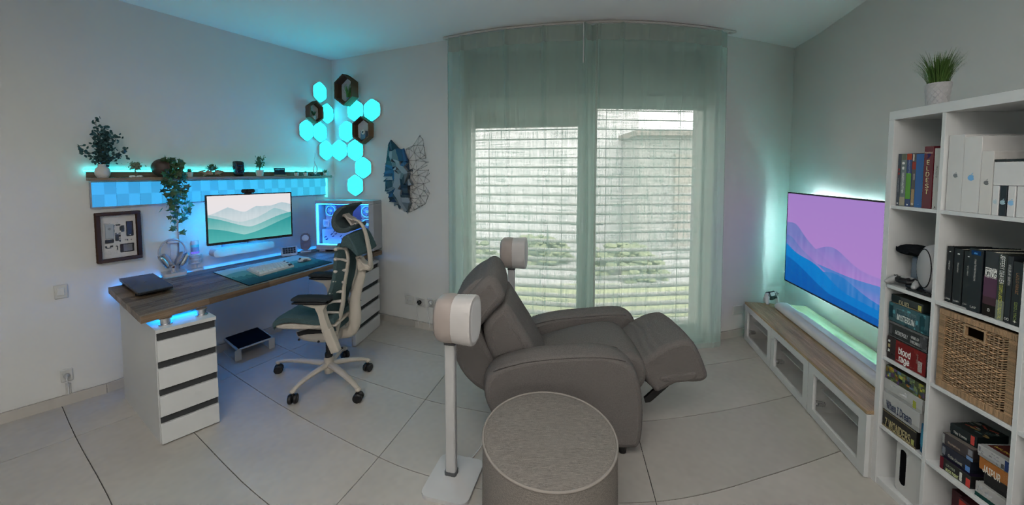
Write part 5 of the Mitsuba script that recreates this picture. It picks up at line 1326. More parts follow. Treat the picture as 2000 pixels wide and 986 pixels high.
# ------------------------------------------------------------------ back wall: wolf, sockets
WP = [(0.6643, 1.952), (1.343, 1.919), (1.332, 1.067), (0.6414, 1.03)]
wx0, wx1 = WP[0][0], WP[1][0]; wz1, wz0 = (WP[0][1] + WP[1][1]) / 2, (WP[2][1] + WP[3][1]) / 2
t = thing('wolf_wall_art', 'geometric wolf head, left half painted facets and right half black wire, on the back wall', 'wall art')
def wp(a, b, d=0.0):
    """A point of the art from its drawing's units (603 x 986)."""
    return np.array([wx0 + (wx1 - wx0) * a / 603, -.012 - d, wz1 - (wz1 - wz0) * b / 986])
NV, SL, GR, LT, BL2, DB = (.012, .022, .035), (.04, .065, .08), (.14, .17, .18), (.27, .30, .32), (.03, .10, .22), (.018, .05, .12)
facets = [
 (((130,112),(100,160),(90,300)), NV), (((130,112),(100,160),(150,240)), SL), (((130,112),(225,215),(150,240)), NV), (((90,300),(100,160),(120,240),(115,290)), SL),
 (((120,240),(150,240),(150,320),(115,290)), LT), (((150,240),(185,215),(235,350)), GR), (((150,240),(150,320),(235,350)), GR), (((185,215),(225,215),(290,350),(235,350)), DB),
 (((225,215),(260,225),(290,350)), DB), (((260,225),(275,215),(320,355),(290,350)), BL2), (((250,395),(290,350),(325,370),(290,410)), BL2), (((325,370),(290,410),(280,380)), LT),
 (((150,320),(235,350),(250,395),(200,370)), LT), (((150,320),(115,290),(140,350)), LT), (((140,350),(200,370),(205,405),(165,415)), GR), (((200,370),(250,395),(240,440),(205,405)), LT),
 (((90,300),(115,290),(140,350),(85,345)), NV), (((85,345),(140,350),(160,400),(80,385)), SL), (((80,385),(160,400),(165,440),(75,405)), BL2), (((75,405),(165,440),(70,455)), DB), (((70,455),(165,440),(170,480),(62,485)), BL2),
 (((62,485),(170,480),(160,515),(60,515)), DB), (((60,515),(160,515),(165,555),(85,555)), LT), (((85,555),(165,555),(55,570)), DB), (((165,555),(185,540),(185,480),(165,440),(160,515)), BL2),
 (((165,440),(205,405),(205,440),(180,450)), LT), (((180,450),(205,470),(185,480)), LT), (((185,480),(205,470),(235,490),(215,545),(185,540)), LT), (((205,440),(240,440),(260,470),(235,490)), GR), (((240,440),(250,395),(290,410),(265,470)), LT),
 (((265,470),(290,410),(340,475),(300,490)), LT), (((265,470),(300,490),(275,545),(250,540)), GR), (((300,490),(340,475),(300,590)), GR), (((275,545),(300,490),(300,590),(285,600)), SL), (((235,490),(265,470),(250,540),(215,545)), LT),
 (((215,545),(250,540),(255,600),(215,655)), LT), (((185,540),(215,545),(215,655),(160,625)), LT), (((160,625),(185,555),(155,560)), GR), (((250,540),(275,545),(285,600),(255,600)), NV), (((255,600),(330,600),(330,640),(260,640)), NV),
 (((260,640),(330,640),(325,690),(285,695)), SL), (((340,540),(375,600),(335,610)), LT), (((300,590),(330,600),(335,560)), SL), (((75,570),(155,560),(160,625),(75,660)), SL), (((75,570),(75,660),(65,680)), NV), (((75,660),(160,625),(190,645),(90,700)), GR),
 (((90,700),(190,645),(160,700)), DB), (((190,645),(215,655),(250,660),(240,705),(160,700)), LT), (((160,700),(240,705),(245,760),(205,770)), LT), (((110,690),(160,700),(150,735),(105,745)), BL2), (((105,745),(150,735),(170,755),(115,790)), NV),
 (((150,735),(160,700),(205,770),(170,755)), SL), (((115,790),(170,755),(190,790),(160,795)), DB), (((170,755),(205,770),(240,860),(190,800)), GR), (((205,770),(245,760),(250,850),(240,860)), LT), (((245,740),(330,740),(350,800),(250,790)), LT),
 (((245,710),(320,710),(330,740),(245,740)), SL), (((250,790),(350,800),(300,880)), GR), (((250,790),(250,850),(280,895),(300,880)), LT), (((300,880),(350,800),(310,885),(303,915)), GR), (((180,830),(160,795),(190,800)), GR), (((210,860),(190,800),(240,860)), SL)]
facets += [((tx, b0, b1), c_) for tx, b0, b1, c_ in (((80,322),(112,285),(118,340),NV),((66,383),(110,345),(125,390),SL),((62,404),(105,385),(130,420),BL2),((48,484),(95,455),(110,500),DB),((44,518),(90,490),(120,520),SL),((40,572),(100,530),(110,570),NV),((56,682),(85,620),(110,670),NV),((76,706),(120,660),(140,700),SL),((94,750),(120,700),(150,735),DB),((104,794),(140,750),(165,790),NV),((158,838),(165,780),(200,810),GR),((216,872),(200,810),(240,840),SL),((268,898),(240,830),(290,860),LT))]
qf = np.random.default_rng(8)
for pg, col in facets:
    c = np.mean(pg, 0)
    top = [wp(a, b, .003 + .045 * max(0, 1 - math.hypot(a - 320, b - 520) / 430)) for a, b in pg]
    bot = [wp(a, b, 0) for a, b in pg]
    add(t + '__facet', xf(trimesh.convex.convex_hull(np.array(top + bot)), FB), np.array(col) * 1.55, 'satin', smooth=False)
bk_ = [(130,118),(104,165),(94,300),(84,388),(66,484),(64,512),(80,570),(80,655),(95,698),(112,742),(120,785),(190,800),(240,855),(303,908),(345,800),(325,700),(330,600),(335,480),(322,372),(320,330),(225,220)]
add(t + '__backing', xf(slab(ccw([(wp(a, b)[0], wp(a, b)[2]) for a, b in bk_]), -.016, -.0125), FB), (.03, .06, .10), smooth=False)
add(t + '__eye', xf(xf(lathe([(0, 0), (.013, 0), (.011, .004), (0, .005)], 14), M(wp(212, 450, .030), rx=90)), FB), (.01, .015, .02), 'gloss')
add(t + '__pupil', xf(xf(lathe([(0, 0), (.006, 0), (.005, .003), (0, .0035)], 12), M(wp(214, 449, .0355), rx=90)), FB), (.5, .58, .6), 'gloss')
wire_nodes = [(445,88),(320,215),(345,225),(395,265),(425,185),(490,190),(500,295),(455,325),(515,325),(460,265),(335,345),(415,345),(520,365),(425,450),(530,395),(545,445),(550,480),(385,430),(330,460),(375,500),(440,500),(510,520),(553,565),(395,545),(430,585),(490,590),(370,600),(380,650),(330,640),(420,630),(490,660),(548,685),(345,700),(450,720),(530,712),(375,680),(345,745),(430,745),(500,800),(395,790),(460,800),(350,800),(330,850),(385,870),(430,835),(310,885),(330,895),(480,130),(380,190),(305,225)]
from scipy.spatial import Delaunay
wn = np.array(wire_nodes, float)
tri = Delaunay(wn)
edges = set()
for s in tri.simplices:
    for a, b in ((0, 1), (1, 2), (2, 0)):
        i, j = sorted((s[a], s[b]))
        if math.dist(wn[i], wn[j]) < 165 and (wn[i] + wn[j])[0] / 2 > 300 and min(wn[i][0], wn[j][0]) < 512: edges.add((i, j))
wd = lambda a, b: .010 + .025 * max(0, 1 - math.hypot(a - 320, b - 520) / 420)
add(t + '__wire_mesh', xf(cat([tube([wp(*wn[i], wd(*wn[i])), wp(*wn[j], wd(*wn[j]))], .0016, 4) for i, j in sorted(edges)]), FB), (.008, .009, .010), 'satin', smooth=False)
add(t + '__spacer', xf(cat([tube([wp(*wn[i], -.010), wp(*wn[i], wd(*wn[i]))], .0022, 5) for i in range(0, len(wn), 6)]), FB), (.008, .009, .010), 'satin', smooth=False)
add(t + '__wire_eye', xf(cat([xf(lathe([(.006, 0), (.013, 0), (.013, .005), (.006, .005)], 16), M(wp(372, 447, .030), rx=90))]), FB), (.008, .02, .04), 'satin')

FS = frame(-.98, 3.558, -.62, 3.395)
for i, (p4, lb, kind) in enumerate((([(0.9507, 0.2956), (1.058, 0.3006), (1.057, 0.2165), (0.9491, 0.2104)], 'white blank cover plate, leftmost of three plates low on the back wall', 0), ([(1.083, 0.2991), (1.19, 0.3045), (1.189, 0.2191), (1.082, 0.2127)], 'white wall socket with a black plug, middle of three plates low on the back wall', 1), ([(1.218, 0.3084), (1.322, 0.3135), (1.321, 0.2296), (1.216, 0.2233)], 'white wall socket with a white plug, right of three plates low on the back wall', 2))):
    t, m, w, h = plate('wall_socket' if kind else 'cover_plate', FB, p4, lb, 'wall socket' if kind else 'cover plate')
    if kind:
        add(t + '__well', xf(xf(lathe([(0, 0), (w * .66, 0), (w * .66, .004), (w * .56, .004), (w * .54, .001), (0, .001)], 24), M((0, -.010, 0), rx=90)), m), (.58, .58, .57), 'satin')
        tp = thing('plug', ('black plug with a cord in the middle socket low on the back wall', 'white plug with a cord in the right socket low on the back wall')[kind - 1], 'plug')
        add(tp + '__body', xf(xf(lathe([(0, 0), (w * .4, 0), (w * .38, .02), (w * .2, .03), (0, .032)], 16), M((0, -.0145, 0), rx=90)), m), (.02, .02, .02) if kind == 1 else (.7, .7, .7), 'satin')
        add(tp + '__cord', xf(tube(smooth2([(0, -.045, 0), (-.015, -.05, -.03), (-.03, -.03, -.07), (-.02, -.02, -.2 * .9), (-.015, -.018, -.235)], 16, False, 2), .003, 6), m), (.66, .66, .66))
    else:
        for a in (-.4, 0, .4): add(t + '__port', xf(box(a * w - .003, a * w + .003, -.0125, -.0108, -.004, .004), m), (.4, .4, .4), smooth=False)
p4 = [(0.0783, 0.2981), (0.2063, 0.2792), (0.2101, 0.1964), (0.0821, 0.2116)]
t, m, w, h = plate('cover_plate', frame(1.95, 3.30, 2.3, 3.43), p4, 'blank white cover plate on the back wall between curtain and media bench', 'cover plate')
add(t + '__screw', xf(xf(lathe([(0, 0), (.004, 0), (0, .001)], 8), M((0, -.0112, 0), rx=90)), m), (.5, .5, .5))

# ------------------------------------------------------------------ television side
t = thing('media_bench', 'low white bench with three glass doors and an oak top under the television', 'media bench')
BX0, BX1 = (2.109, 3.276), (1.80, 1.80)
CF = np.array([(2.109, 3.276), (1.934, 2.699), (1.851, 2.226), (1.784, 1.93), (1.746, 1.752)])
CF = smooth2(CF, 60, False, 2)
# straight front from the curtain end to the shelf
FBn = frame(*CF[0], *CF[-1]); LB = np.linalg.norm(CF[-1] - CF[0])
ZB1 = .345
back_d = .50
def bench_depth(s):
    return .47
sk = float(np.array([.9945, -.105]) @ FBn[:2, 0] / (np.array([.9945, -.105]) @ FBn[:2, 1]))   # the right end is scribed to the shelf
LE = LB - .004
def bpoly(d0, d1, x0=0.0): return [(x0, d0), (LE + sk * d0, d0), (LE + sk * d1, d1), (x0, d1)]
add(t + '__carcass', xf(cat([prism(bpoly(.02, .46), .0, .022), box(0, LE + sk * .45, .445, .46, .022, ZB1 - .035), box(0, .018, .02, .445, .022, ZB1 - .035), prism([(LE + sk * .02 - .018, .02), (LE + sk * .02, .02), (LE + sk * .445, .445), (LE + sk * .445 - .018, .445)], .022, ZB1 - .035), prism(bpoly(.02, .46), ZB1 - .035, ZB1 - .0185)] + [box(x - .016, x + .016, .02, .445, .022, ZB1 - .035) for x in (LB / 3, 2 * LB / 3)]), FBn), (.66, .66, .65), 'satin', smooth=False)
add(t + '__top', flat_mesh(xf(prism(bpoly(-.002, .475, -.004), ZB1 - .018, ZB1), FBn)), mat='oak', smooth=False, uv=wuv(tuple(FBn[:3, 0]), 80))
for i in range(3):
    x0, x1 = LB * i / 3 + .003, LB * (i + 1) / 3 - .003
    z0_, z1_ = .006, ZB1 - .020
    fr_ = .055
    d = add(t + '__door', xf(slab(Polygon([(x0, z0_), (x1, z0_), (x1, z1_), (x0, z1_)]).difference(sbox(x0 + fr_, z0_ + .048, x1 - fr_, z1_ - .048)), .0, .018), FBn), (.76, .77, .77), 'satin', smooth=False)
    add(d + '__pane', xf(trimesh.Trimesh([[x0 + fr_ - .004, .010, z0_ + .044], [x1 - fr_ + .004, .010, z0_ + .044], [x1 - fr_ + .004, .010, z1_ - .044], [x0 + fr_ - .004, .010, z1_ - .044]], [[0, 1, 2], [0, 2, 3]], process=False), FBn), mat='glass', smooth=False)
    for zz_ in (.085, .245):
        add(d + '__hinge', xf(cat([box(x0 + .022, x0 + .05, .020, .075, zz_ - .012, zz_ + .012, .003), ball((x0 + .04, .03, zz_), .014, 1)]), FBn), (.55, .55, .56), 'metal', smooth=False)
    add(t + '__inner_shelf', xf(box(x0 + .02, x1 - .02, .06, .44, .165, .172), FBn), (.60, .64, .63), 'satin', smooth=False)
add('set_top_box', xf(prism(Polygon(rrect(.20, .22, .03)), .0225, .060), FBn @ M((LB / 2 + .12, .24, 0))), (.03, .03, .033), 'satin', smooth=30, label='flat dark box inside the media bench behind the middle glass door', cat_='set top box')

# television
FT = frame(2.475, 3.30, 2.235, 1.885)
LT_ = math.dist((2.475, 3.30), (2.235, 1.885))
TZ_0, TZ_1 = .555, 1.350
TVP = [(0.0066, 1.337), (0.0617, 0.5355), (0.9562, 1.323), (0.9881, 0.5051)]
TZ_1, TZ_0 = TVP[0][1], TVP[1][1]
t = thing('television', 'large thin television showing purple sky over blue mountain ridges', 'television')
add(t + '__housing', xf(cat([box(0, LT_, .002, .014, TZ_0, TZ_1, .002), box(.15, LT_ - .15, .0142, .045, TZ_0 + .03, TZ_0 + .38, .008)]), FT), (.012, .013, .015), 'satin', smooth=False)
add(t + '__bezel', xf(slab(Polygon([(0, TZ_0), (LT_, TZ_0), (LT_, TZ_1), (0, TZ_1)]).difference(sbox(.004, TZ_0 + .010, LT_ - .004, TZ_1 - .010)), -.002, .0018), FT), (.010, .011, .012), 'satin', smooth=False)
def tv_fn(p, n, uv):
    u, v = uv.x, uv.y
    w = noise(u * 70.0, v * 6.0, 3.0) * 0.05
    c = mix((0.47, 0.25, 0.63), (0.40, 0.23, 0.62), v)
    g = lambda x, c0, s: dr.exp(-dr.square((x - c0) / s))
    r1 = .44 + .13 * g(u, .42, .14) - .10 * u + .03 * g(u, .85, .2)
    c = dr.select(v < r1, mix((0.48, 0.26, 0.66), (0.27, 0.24, 0.60), dr.clip((v - .25) * 4.0, 0, 1)) - w, c)
    r2 = .64 + .08 * g(u, .09, .09) - .62 * u + .06 * dr.sin(u * 11.0) * u
    c = dr.select(v < r2, mix((0.45, 0.26, 0.65), (0.21, 0.23, 0.56), dr.clip((v - .22) * 3.0, 0, 1)) - w, c)
    r3 = .30 + .05 * g(u, .80, .20) + .02 * dr.sin(u * 6.0)
    c = dr.select((v < r3) & (u > .2), mix((0.42, 0.27, 0.68), (0.12, 0.25, 0.62), dr.clip((v - .05) * 4.5, 0, 1)) - w, c)
    r4 = .52 + .03 * g(u, .06, .06) - .66 * u
    c = dr.select(v < r4, mix((0.35, 0.26, 0.64), (0.13, 0.22, 0.53), dr.clip((v - .2) * 3.0, 0, 1)) - w, c)
    r5 = .20 + .09 * g(u, .45, .16) - .15 * dr.maximum(u - .55, 0.0)
    c = dr.select((v < r5) & (u > .28), mix((0.05, 0.22, 0.60), (0.07, 0.24, 0.60), v * 3) - w, c)
    r6 = .43 - .02 * dr.sin(u * 16.0) - .50 * u
    r6 = dr.maximum(r6, .15 - .10 * (u - .5))
    c = dr.select(v < r6, mix((0.004, 0.20, 0.60), (0.006, 0.24, 0.64), v * 2) - w * .6, c)
    r7 = .26 - .38 * u + .03 * dr.sin(u * 9.0 + 1.0)
    r7 = dr.maximum(r7, .07 - .05 * (u - .5))
    c = dr.select(v < r7, mix((0.006, 0.11, 0.42), (0.006, 0.15, 0.48), v * 3) - w * .5, c)
    return dr.maximum(c, 0.003) * 0.84
screen(t + '__screen', .004, LT_ - .004, TZ_0 + .010, TZ_1 - .010, FT, tv_fn, .0005)
add(t + '__wall_mount', xf(box(LT_ / 2 - .2, LT_ / 2 + .2, .0455, .10, .85, 1.05), FT), (.03, .03, .03), smooth=False)
MINT = np.array([.24, .92, .85])
lamp(t + '__back_light', xf(cat([box(.06, LT_ - .06, .050, .056, TZ_1 - .07, TZ_1 - .055), box(.06, LT_ - .06, .050, .056, TZ_0 + .045, TZ_0 + .06), box(.045, .060, .050, .056, TZ_0 + .07, TZ_1 - .08)]), FT), MINT * 150.0)
# soundbar lying on the bench
SBm = np.array([(2.399, 3.143), (2.12, 2.123)])
FSb = frame(2.318, 3.12, 1.985, 1.775)
LS_ = math.dist((2.318, 3.12), (1.985, 1.775))
t = thing('soundbar', 'long white soundbar lying on the oak bench below the television', 'soundbar')
prof = [(-.055, .0), (.055, .0), (.058, .02), (.050, .050), (.02, .060), (-.030, .056), (-.056, .040), (-.060, .018)]
bar = puff(prof, 0, LS_ - .02, .028, n=48, mid=1)
mr = np.eye(4); mr[:3, 0] = [0, 1, 0]; mr[:3, 1] = [1, 0, 0]
bar.apply_transform(mr); bar.invert()
if bar.volume < 0: bar.invert()
add(t + '__body', xf(bar, FSb @ M((0, 0, ZB1 + .0005))), (.78, .79, .79), 'satin', smooth=45)
add(t + '__top_inlay', xf(box(.26, LS_ - .08, -.016, .038, ZB1 + .0600, ZB1 + .0655, .002), FSb), (.80, .81, .81), 'satin', smooth=30)
for k in range(4): add(t + '__foot', xf(box(.1 + k * .33, .16 + k * .33, -.03, .03, ZB1 + .0001, ZB1 + .0008), FSb), (.2, .2, .2), smooth=False)

def gamepad(t, m, s=1.0, body=(.78, .79, .80), mid=(.015, .015, .018)):
    """A two handled controller: lies in x (width), y (depth) with its face up."""
    core = hull([(-.04, .0, 0, .016), (.04, .0, 0, .016), (-.035, .028, 0, .014), (.035, .028, 0, .014), (-.02, -.018, 0, .012), (.02, -.018, 0, .012)], 2)
    add(t + '__center', xf(core, m), mid, 'satin', smooth=60)
    for sx in (-1, 1):
        g = cat([hull([(sx * .052, .018, 0, .019), (sx * .060, -.012, -.002, .018)], 2), hull([(sx * .060, -.012, -.002, .018), (sx * .068, -.050, -.006, .013)], 2)])
        add(t + '__grip', xf(g, m), body, 'satin', smooth=60)
        st = add(t + '__thumb_stick', xf(cat([lathe([(0, .012), (.006, .012), (.006, .022), (.0095, .024), (.009, .027), (0, .0265)], 16, (sx * .024, -.012, 0))]), m), (.03, .03, .033), 'satin')
        add(t + '__trigger', xf(hull([(sx * .05, .034, -.004, .008), (sx * .04, .036, -.002, .008)], 1), m), (.03, .03, .033), 'satin', smooth=50)
    add(t + '__touchpad', xf(prism(Polygon(rrect(.058, .030, .006)), .0135, .0175), m @ M((0, .020, 0))), (body[0] * .98,) * 3, 'satin', smooth=30)
    for k in range(4):
        a = k * math.pi / 2
        add(t + '__face_button', xf(lathe([(0, .015), (.0042, .015), (.004, .021), (0, .0215)], 12, (.054 + .010 * math.cos(a), .016 + .010 * math.sin(a), 0)), m), (.05, .05, .055), 'gloss')
        add(t + '__arrow_button', xf(xf(box(-.003, .003, .004, .011, .016, .0205, .001), M(rz=90 * k)), m @ M((-.054, .016, 0))), (.05, .05, .055), 'gloss')
go = np.array((2.305, 3.22, 0.4214))
t = thing('game_controller', 'white and black game controller propped up at the far end of the media bench', 'game controller', 'white and black game controllers')
gamepad(t, M((go[0], go[1] - .0, ZB1 + .069), rz=22, rx=72))
k = add(t + '__prop', xf(box(-.022, .022, .018, .060, -.068, -.02, .004), M((go[0], go[1], ZB1 + .069), rz=22)), (.7, .7, .72), 'satin')

# ------------------------------------------------------------------ the big cube shelf
FK = frame(1.78, 1.755, 1.78 - .105, 1.755 - .9945)
SHW = (.80, .81, .81)
S = [0.0, .028, .2365, .2515, .528, .543, .843, .858, 1.15, 1.178]
ZS = [0.0, .035, .285, .301, .622, .637, .972, .988, 1.347, 1.362, 1.760, 1.80]
DEP = .39
sh = thing('cube_shelf', 'tall white open cube shelf filled with books and games at the right edge', 'shelf')
add(sh + '__side_panel', xf(box(S[0], S[1], 0, DEP, 0, ZS[10] - .0003, .001), FK), SHW, 'satin', smooth=False)
add(sh + '__side_panel', xf(box(S[8], S[9], 0, DEP, 0, ZS[10] - .0003, .001), FK), SHW, 'satin', smooth=False)
add(sh + '__top_panel', xf(box(S[0], S[9], 0, DEP, ZS[10], ZS[11], .001), FK), SHW, 'satin', smooth=False)
add(sh + '__bottom_panel', xf(box(S[1] + .0003, S[8] - .0003, .004, DEP, 0.0, ZS[1], .001), FK), SHW, 'satin', smooth=False)
for k in (2, 4, 6):
    add(sh + '__divider', xf(box(S[k], S[k + 1], .002, DEP, ZS[1] + .0003, ZS[10] - .0003, .0008), FK), SHW, 'satin', smooth=False)
cols = [(S[1], S[2]), (S[3], S[4]), (S[5], S[6]), (S[7], S[8])]
rows = [(ZS[9], ZS[10]), (ZS[7], ZS[8]), (ZS[5], ZS[6]), (ZS[3], ZS[4]), (ZS[1], ZS[2])]
for (a, b) in cols:
    for k in (8, 6, 4, 2):
        add(sh + '__shelf_board', xf(box(a + .0003, b - .0003, .003, DEP, ZS[k], ZS[k + 1], .0006), FK), SHW, 'satin', smooth=False)
def cell(c, r):
    return cols[c - 1], rows[r - 1]

def book(s0, s1, z0, h, d0, depth, color, label, group=None, title=None, tcol=(.8, .8, .78), th=.012, vert=True, tz=.55, paper=(.58, .54, .47), cat_='book', extra=None, bold=False):
    """A hard or soft back with cover, pages and spine lettering, standing spine out."""
    g = .0012
    s0, s1 = s0 + g, s1 - g
    if s1 - s0 < .006: s1 = s0 + .006
    t = thing('book', label, cat_, group)
    w = min(.0022, (s1 - s0) * .2)
    m = FK @ M((s0, d0, z0 + .0004)); W = s1 - s0
    add(t + '__cover', xf(cat([box(0, W, 0, w, 0, h, .0006), box(0, w, w * .8, depth, 0, h, .0004), box(W - w, W, w * .8, depth, 0, h, .0004)]), m), color, 'satin', smooth=False)
    add(t + '__pages', xf(box(w * 1.05, W - w * 1.05, w * 1.05, depth - .004, .003, h - .004), m), paper, smooth=False)
    if title:
        for (tx, hh, zc_, c_, mode) in title:
            mm = m @ M((W / 2, -.0001, zc_ * h)) @ (M(ry=90) if mode == 'v' else M())
            add(t + '__lettering', text(tx, hh, mm @ M((0, 0, 0)), .0004, bold, width=(min(.8, 1.9 * min(zc_, 1 - zc_)) * h if mode == 'v' else W * .86)), c_, smooth=False)
    if extra:
        for (a0, a1, b0, b1, c_) in extra:
            add(t + '__spine_print', xf(box(a0 * W, a1 * W, -.0003, 0, b0 * h, b1 * h), m), c_, smooth=False)
    return t
WHT = (.74, .74, .72)
# top row, first compartment: eight books
(c0, c1), (z0, z1) = cell(1, 1); H = z1 - z0
X = [0.0327, 0.0479, 0.0479, 0.0753, 0.0753, 0.1007, 0.1007, 0.12, 0.12, 0.1594, 0.1604, 0.2008, 0.2018, 0.2282, 0.2288, 0.2337]
bg = 'books in the top left compartment'
book(X[0], X[1], z0, .60 * H, .02, .17, (.10, .125, .16), 'thin slate blue book, leftmost in the top left compartment', bg, [('HARRY POTTER', .006, .40, (.35, .38, .42), 'v')], extra=[(.15, .85, .60, .64, (.35, .05, .05)), (.15, .85, .68, .72, (.35, .05, .05)), (.2, .8, .03, .06, (.5, .5, .5))])
book(X[2], X[3], z0, .60 * H, .02, .17, (.25, .30, .30), 'grey green book with white title second from the left in the top left compartment', bg, [('HARRY POTTER', .009, .44, WHT, 'v')], extra=[(.25, .65, .70, .75, WHT), (.2, .7, .80, .84, WHT), (0, 1, .01, .17, (.36, .33, .25)), (.1, .9, .88, .99, (.15, .16, .12))], bold=True)
book(X[4], X[5], z0, .60 * H, .02, .17, (.055, .10, .27), 'blue and green striped book with a red top in the top left compartment', bg, [('HARRY POTTER', .006, .75, (.35, .4, .6), 'v')], extra=[(0, 1, .14, .63, (.13, .33, .07)), (0, 1, .88, .995, (.40, .07, .04)), (.35, .65, .02, .05, WHT)])
book(X[6], X[7], z0, .60 * H, .02, .17, (.15, .13, .13), 'patterned grey and brown book between the green striped and the blue one', bg, None, extra=[(.1, .9, .03, .33, (.36, .26, .15)), (0, 1, .70, .84, (.30, .06, .05)), (.1, .5, .86, .98, (.5, .48, .42)), (.4, .9, .5, .62, (.28, .26, .26)), (.2, .8, .04, .07, WHT)])
book(X[8], X[9], z0, .59 * H, .018, .17, (.035, .20, .50), 'thick plain bright blue book in the top left compartment', bg, [('J', .006, .06, (.4, .6, .85), 'h')])
bk = book(X[10], X[11], z0, .665 * H, .012, .22, (.215, .022, .038), 'tall red book titled ELDEST in the top left compartment', bg, None)
W_ = X[11] - X[10]
for i, ch in enumerate('ELDEST'):
    add(bk + '__lettering', text(ch, .019, FK @ M(((X[10] + X[11]) / 2, .0118, z0 + .665 * H * (.745 - .095 * i))), .0004, False), (.70, .58, .36), smooth=False)
add(bk + '__lettering', text('Paolini', .008, FK @ M(((X[10] + X[11]) / 2, .0118, z0 + .665 * H * .90)), .0004), (.55, .40, .35), smooth=False)
add(bk + '__spine_print', xf(slab([(0, 0), (.012, .004), (.02, .016), (.014, .028), (.004, .020), (.008, .010)], .0117, .0122), FK @ M(((X[10] + X[11]) / 2 - .01, 0, z0 + .665 * H * .80))), (.05, .03, .09), smooth=False)
book(X[12], X[13], z0, .64 * H, .014, .20, (.62, .61, .58), 'white paperback with a small title beside the red book', bg, [('PINK FLOYD', .006, .62, (.15, .15, .15), 'v'), ('A', .009, .03, (.1, .1, .1), 'h')])
book(X[14], X[15], z0, .60 * H, .016, .19, (.24, .06, .13), 'very thin dark pink book squeezed against the divider in the top left compartment', bg)

# top row, second compartment: white packaging
def carton(s0, s1, z, h, d0, depth, color, label, group, emblem=None, ecol=(.4, .42, .45), mat='satin', tilt=0.0, name='carton', cat_='box'):
    t = thing(name, label, cat_, group)
    m = FK @ M((s0 + .0008, d0, z + .0004)); W = s1 - s0 - .0016
    add(t + '__body', xf(box(0, W, 0, depth, 0, h, .0012), m), color, mat, smooth=False)
    if emblem:
        x, z_, r = emblem
        o = [(r * (1 + .10 * math.cos(2 * a)) * math.cos(a) * .9, r * (1 - .12 * math.exp(-((a - 1.57) / .25) ** 2)) * math.sin(a)) for a in np.linspace(0, 6.283, 28)[:-1]]
        ap = Polygon(o).difference(Polygon([(r * 1.05 + .45 * r * math.cos(a), .15 * r + .45 * r * math.sin(a)) for a in np.linspace(0, 6.28, 18)[:-1]]))
        leaf_ = Polygon([(0, r * 1.05), (.1 * r, r * 1.4), (.45 * r, r * 1.6), (.35 * r, r * 1.2)])
        e = cat([slab(g, -.0006, 0) for q_ in (ap, leaf_) for g in getattr(q_, 'geoms', [q_])])
        add(t + '__emblem', xf(e, m @ M((x * W, 0, z_ * h))), ecol, 'gloss' if ecol[2] > .7 else 'satin', smooth=False)
    return t
(c0, c1), (z0, z1) = cell(2, 1); H = z1 - z0
X = [0.2549, 0.3132, 0.3147, 0.3757, 0.3771, 0.4172, 0.4199, 0.4409, 0.4422, 0.4638, 0.4651, 0.4884, 0.4908, 0.5257]
wg = 'white product boxes on the top row of the shelf'
carton(X[0], X[1], z0, .76 * H, .015, .30, (.80, .795, .785), 'tallest white box standing leftmost in the second top compartment', wg, (.55, .47, .0085), (.34, .36, .38))
carton(X[2], X[3], z0, .73 * H, .012, .31, (.81, .805, .795), 'second tall white box with a shiny pale blue emblem', wg, (.50, .46, .0115), (.30, .60, .85))
carton(X[4], X[5], z0, .585 * H, .010, .30, (.81, .795, .775), 'shorter white box with a grey emblem, third from the left', wg, (.52, .50, .0085), (.28, .29, .30))
carton(X[6], X[7], z0, .27 * H, .008, .15, (.82, .82, .82), 'small white box under the flat white box, left of the black one', wg, (.5, .45, .007), (.62, .72, .76))
carton(X[8], X[9], z0, .27 * H, .008, .15, (.022, .035, .05), 'small black box with a pale emblem among the white boxes', wg, (.5, .45, .0085), (.50, .66, .72))
carton(X[10], X[11], z0, .27 * H, .008, .15, (.81, .81, .81), 'small white box right of the small black one', wg, (.5, .45, .009), (.40, .66, .86))
carton(X[12], X[13], z0, .27 * H, .008, .15, (.81, .81, .81), 'small white box furthest right at the frame edge', wg)
t = thing('carton', 'flat white box with a black rim lying on the small boxes', 'box', wg)
zt_ = z0 + .27 * H + .001
add(t + '__body', xf(box(X[5] + .004, X[13] - .002, .006, .20, zt_, zt_ + .21 * H, .002), FK), (.81, .81, .81), 'satin', smooth=False)
add(t + '__black_rim', xf(cat([box(X[5] + .003, X[13] - .002, .006, .20, zt_ + .2102 * H, zt_ + .235 * H, .002)]), FK), (.02, .022, .025), 'gloss', smooth=False)

# second row, first compartment: fabric case, round speaker, controller, remote
(c0, c1), (z0, z1) = cell(1, 2); H = z1 - z0
X = [0.0583, 0.1634, 0.1451, 0.231, 0.0741, 0.1492, 0.0327, 0.0919]
t = thing('fabric_case', 'black rounded fabric case on a small stand in the second row of the shelf', 'case')
cx = .088
add(t + '__shell', xf(puff([(-.058, .03), (-.06, .055), (-.045, .078), (.0, .086), (.05, .078), (.064, .055), (.058, .035), (0, .026)], -.06, .06, .04, n=64), FK @ M((cx - .004, .066, z0 + .125), s=.88)), (.010, .011, .013), smooth=55)
add(t + '__zip', xf(tube([(.061 * math.cos(a) + .003, .0 + .058 * math.sin(a), .056) for a in np.linspace(0, 2 * math.pi, 33)], .0022, 5), FK @ M((cx - .004, .066, z0 + .125), s=.88)), (.03, .03, .033))
t2 = thing('display_stand', 'small pale blue stand under the black fabric case', 'stand')
add(t2 + '__column', xf(hull([(-.02, 0, .012, .011), (.03, 0, .012, .011), (-.018, 0, .112, .010), (.02, 0, .112, .010)]), FK @ M((cx + .004, .085, z0 + .0006), s=1.18)), (.30, .36, .42), 'satin', smooth=50)
add(t2 + '__foot', xf(prism(Polygon(rrect(.10, .09, .03)), .0002, .012), FK @ M((cx + .004, .085, z0 + .0004), s=.8)), (.10, .12, .15), 'satin')
t = thing('smart_speaker', 'round grey fabric speaker disc leaning beside the divider', 'speaker')
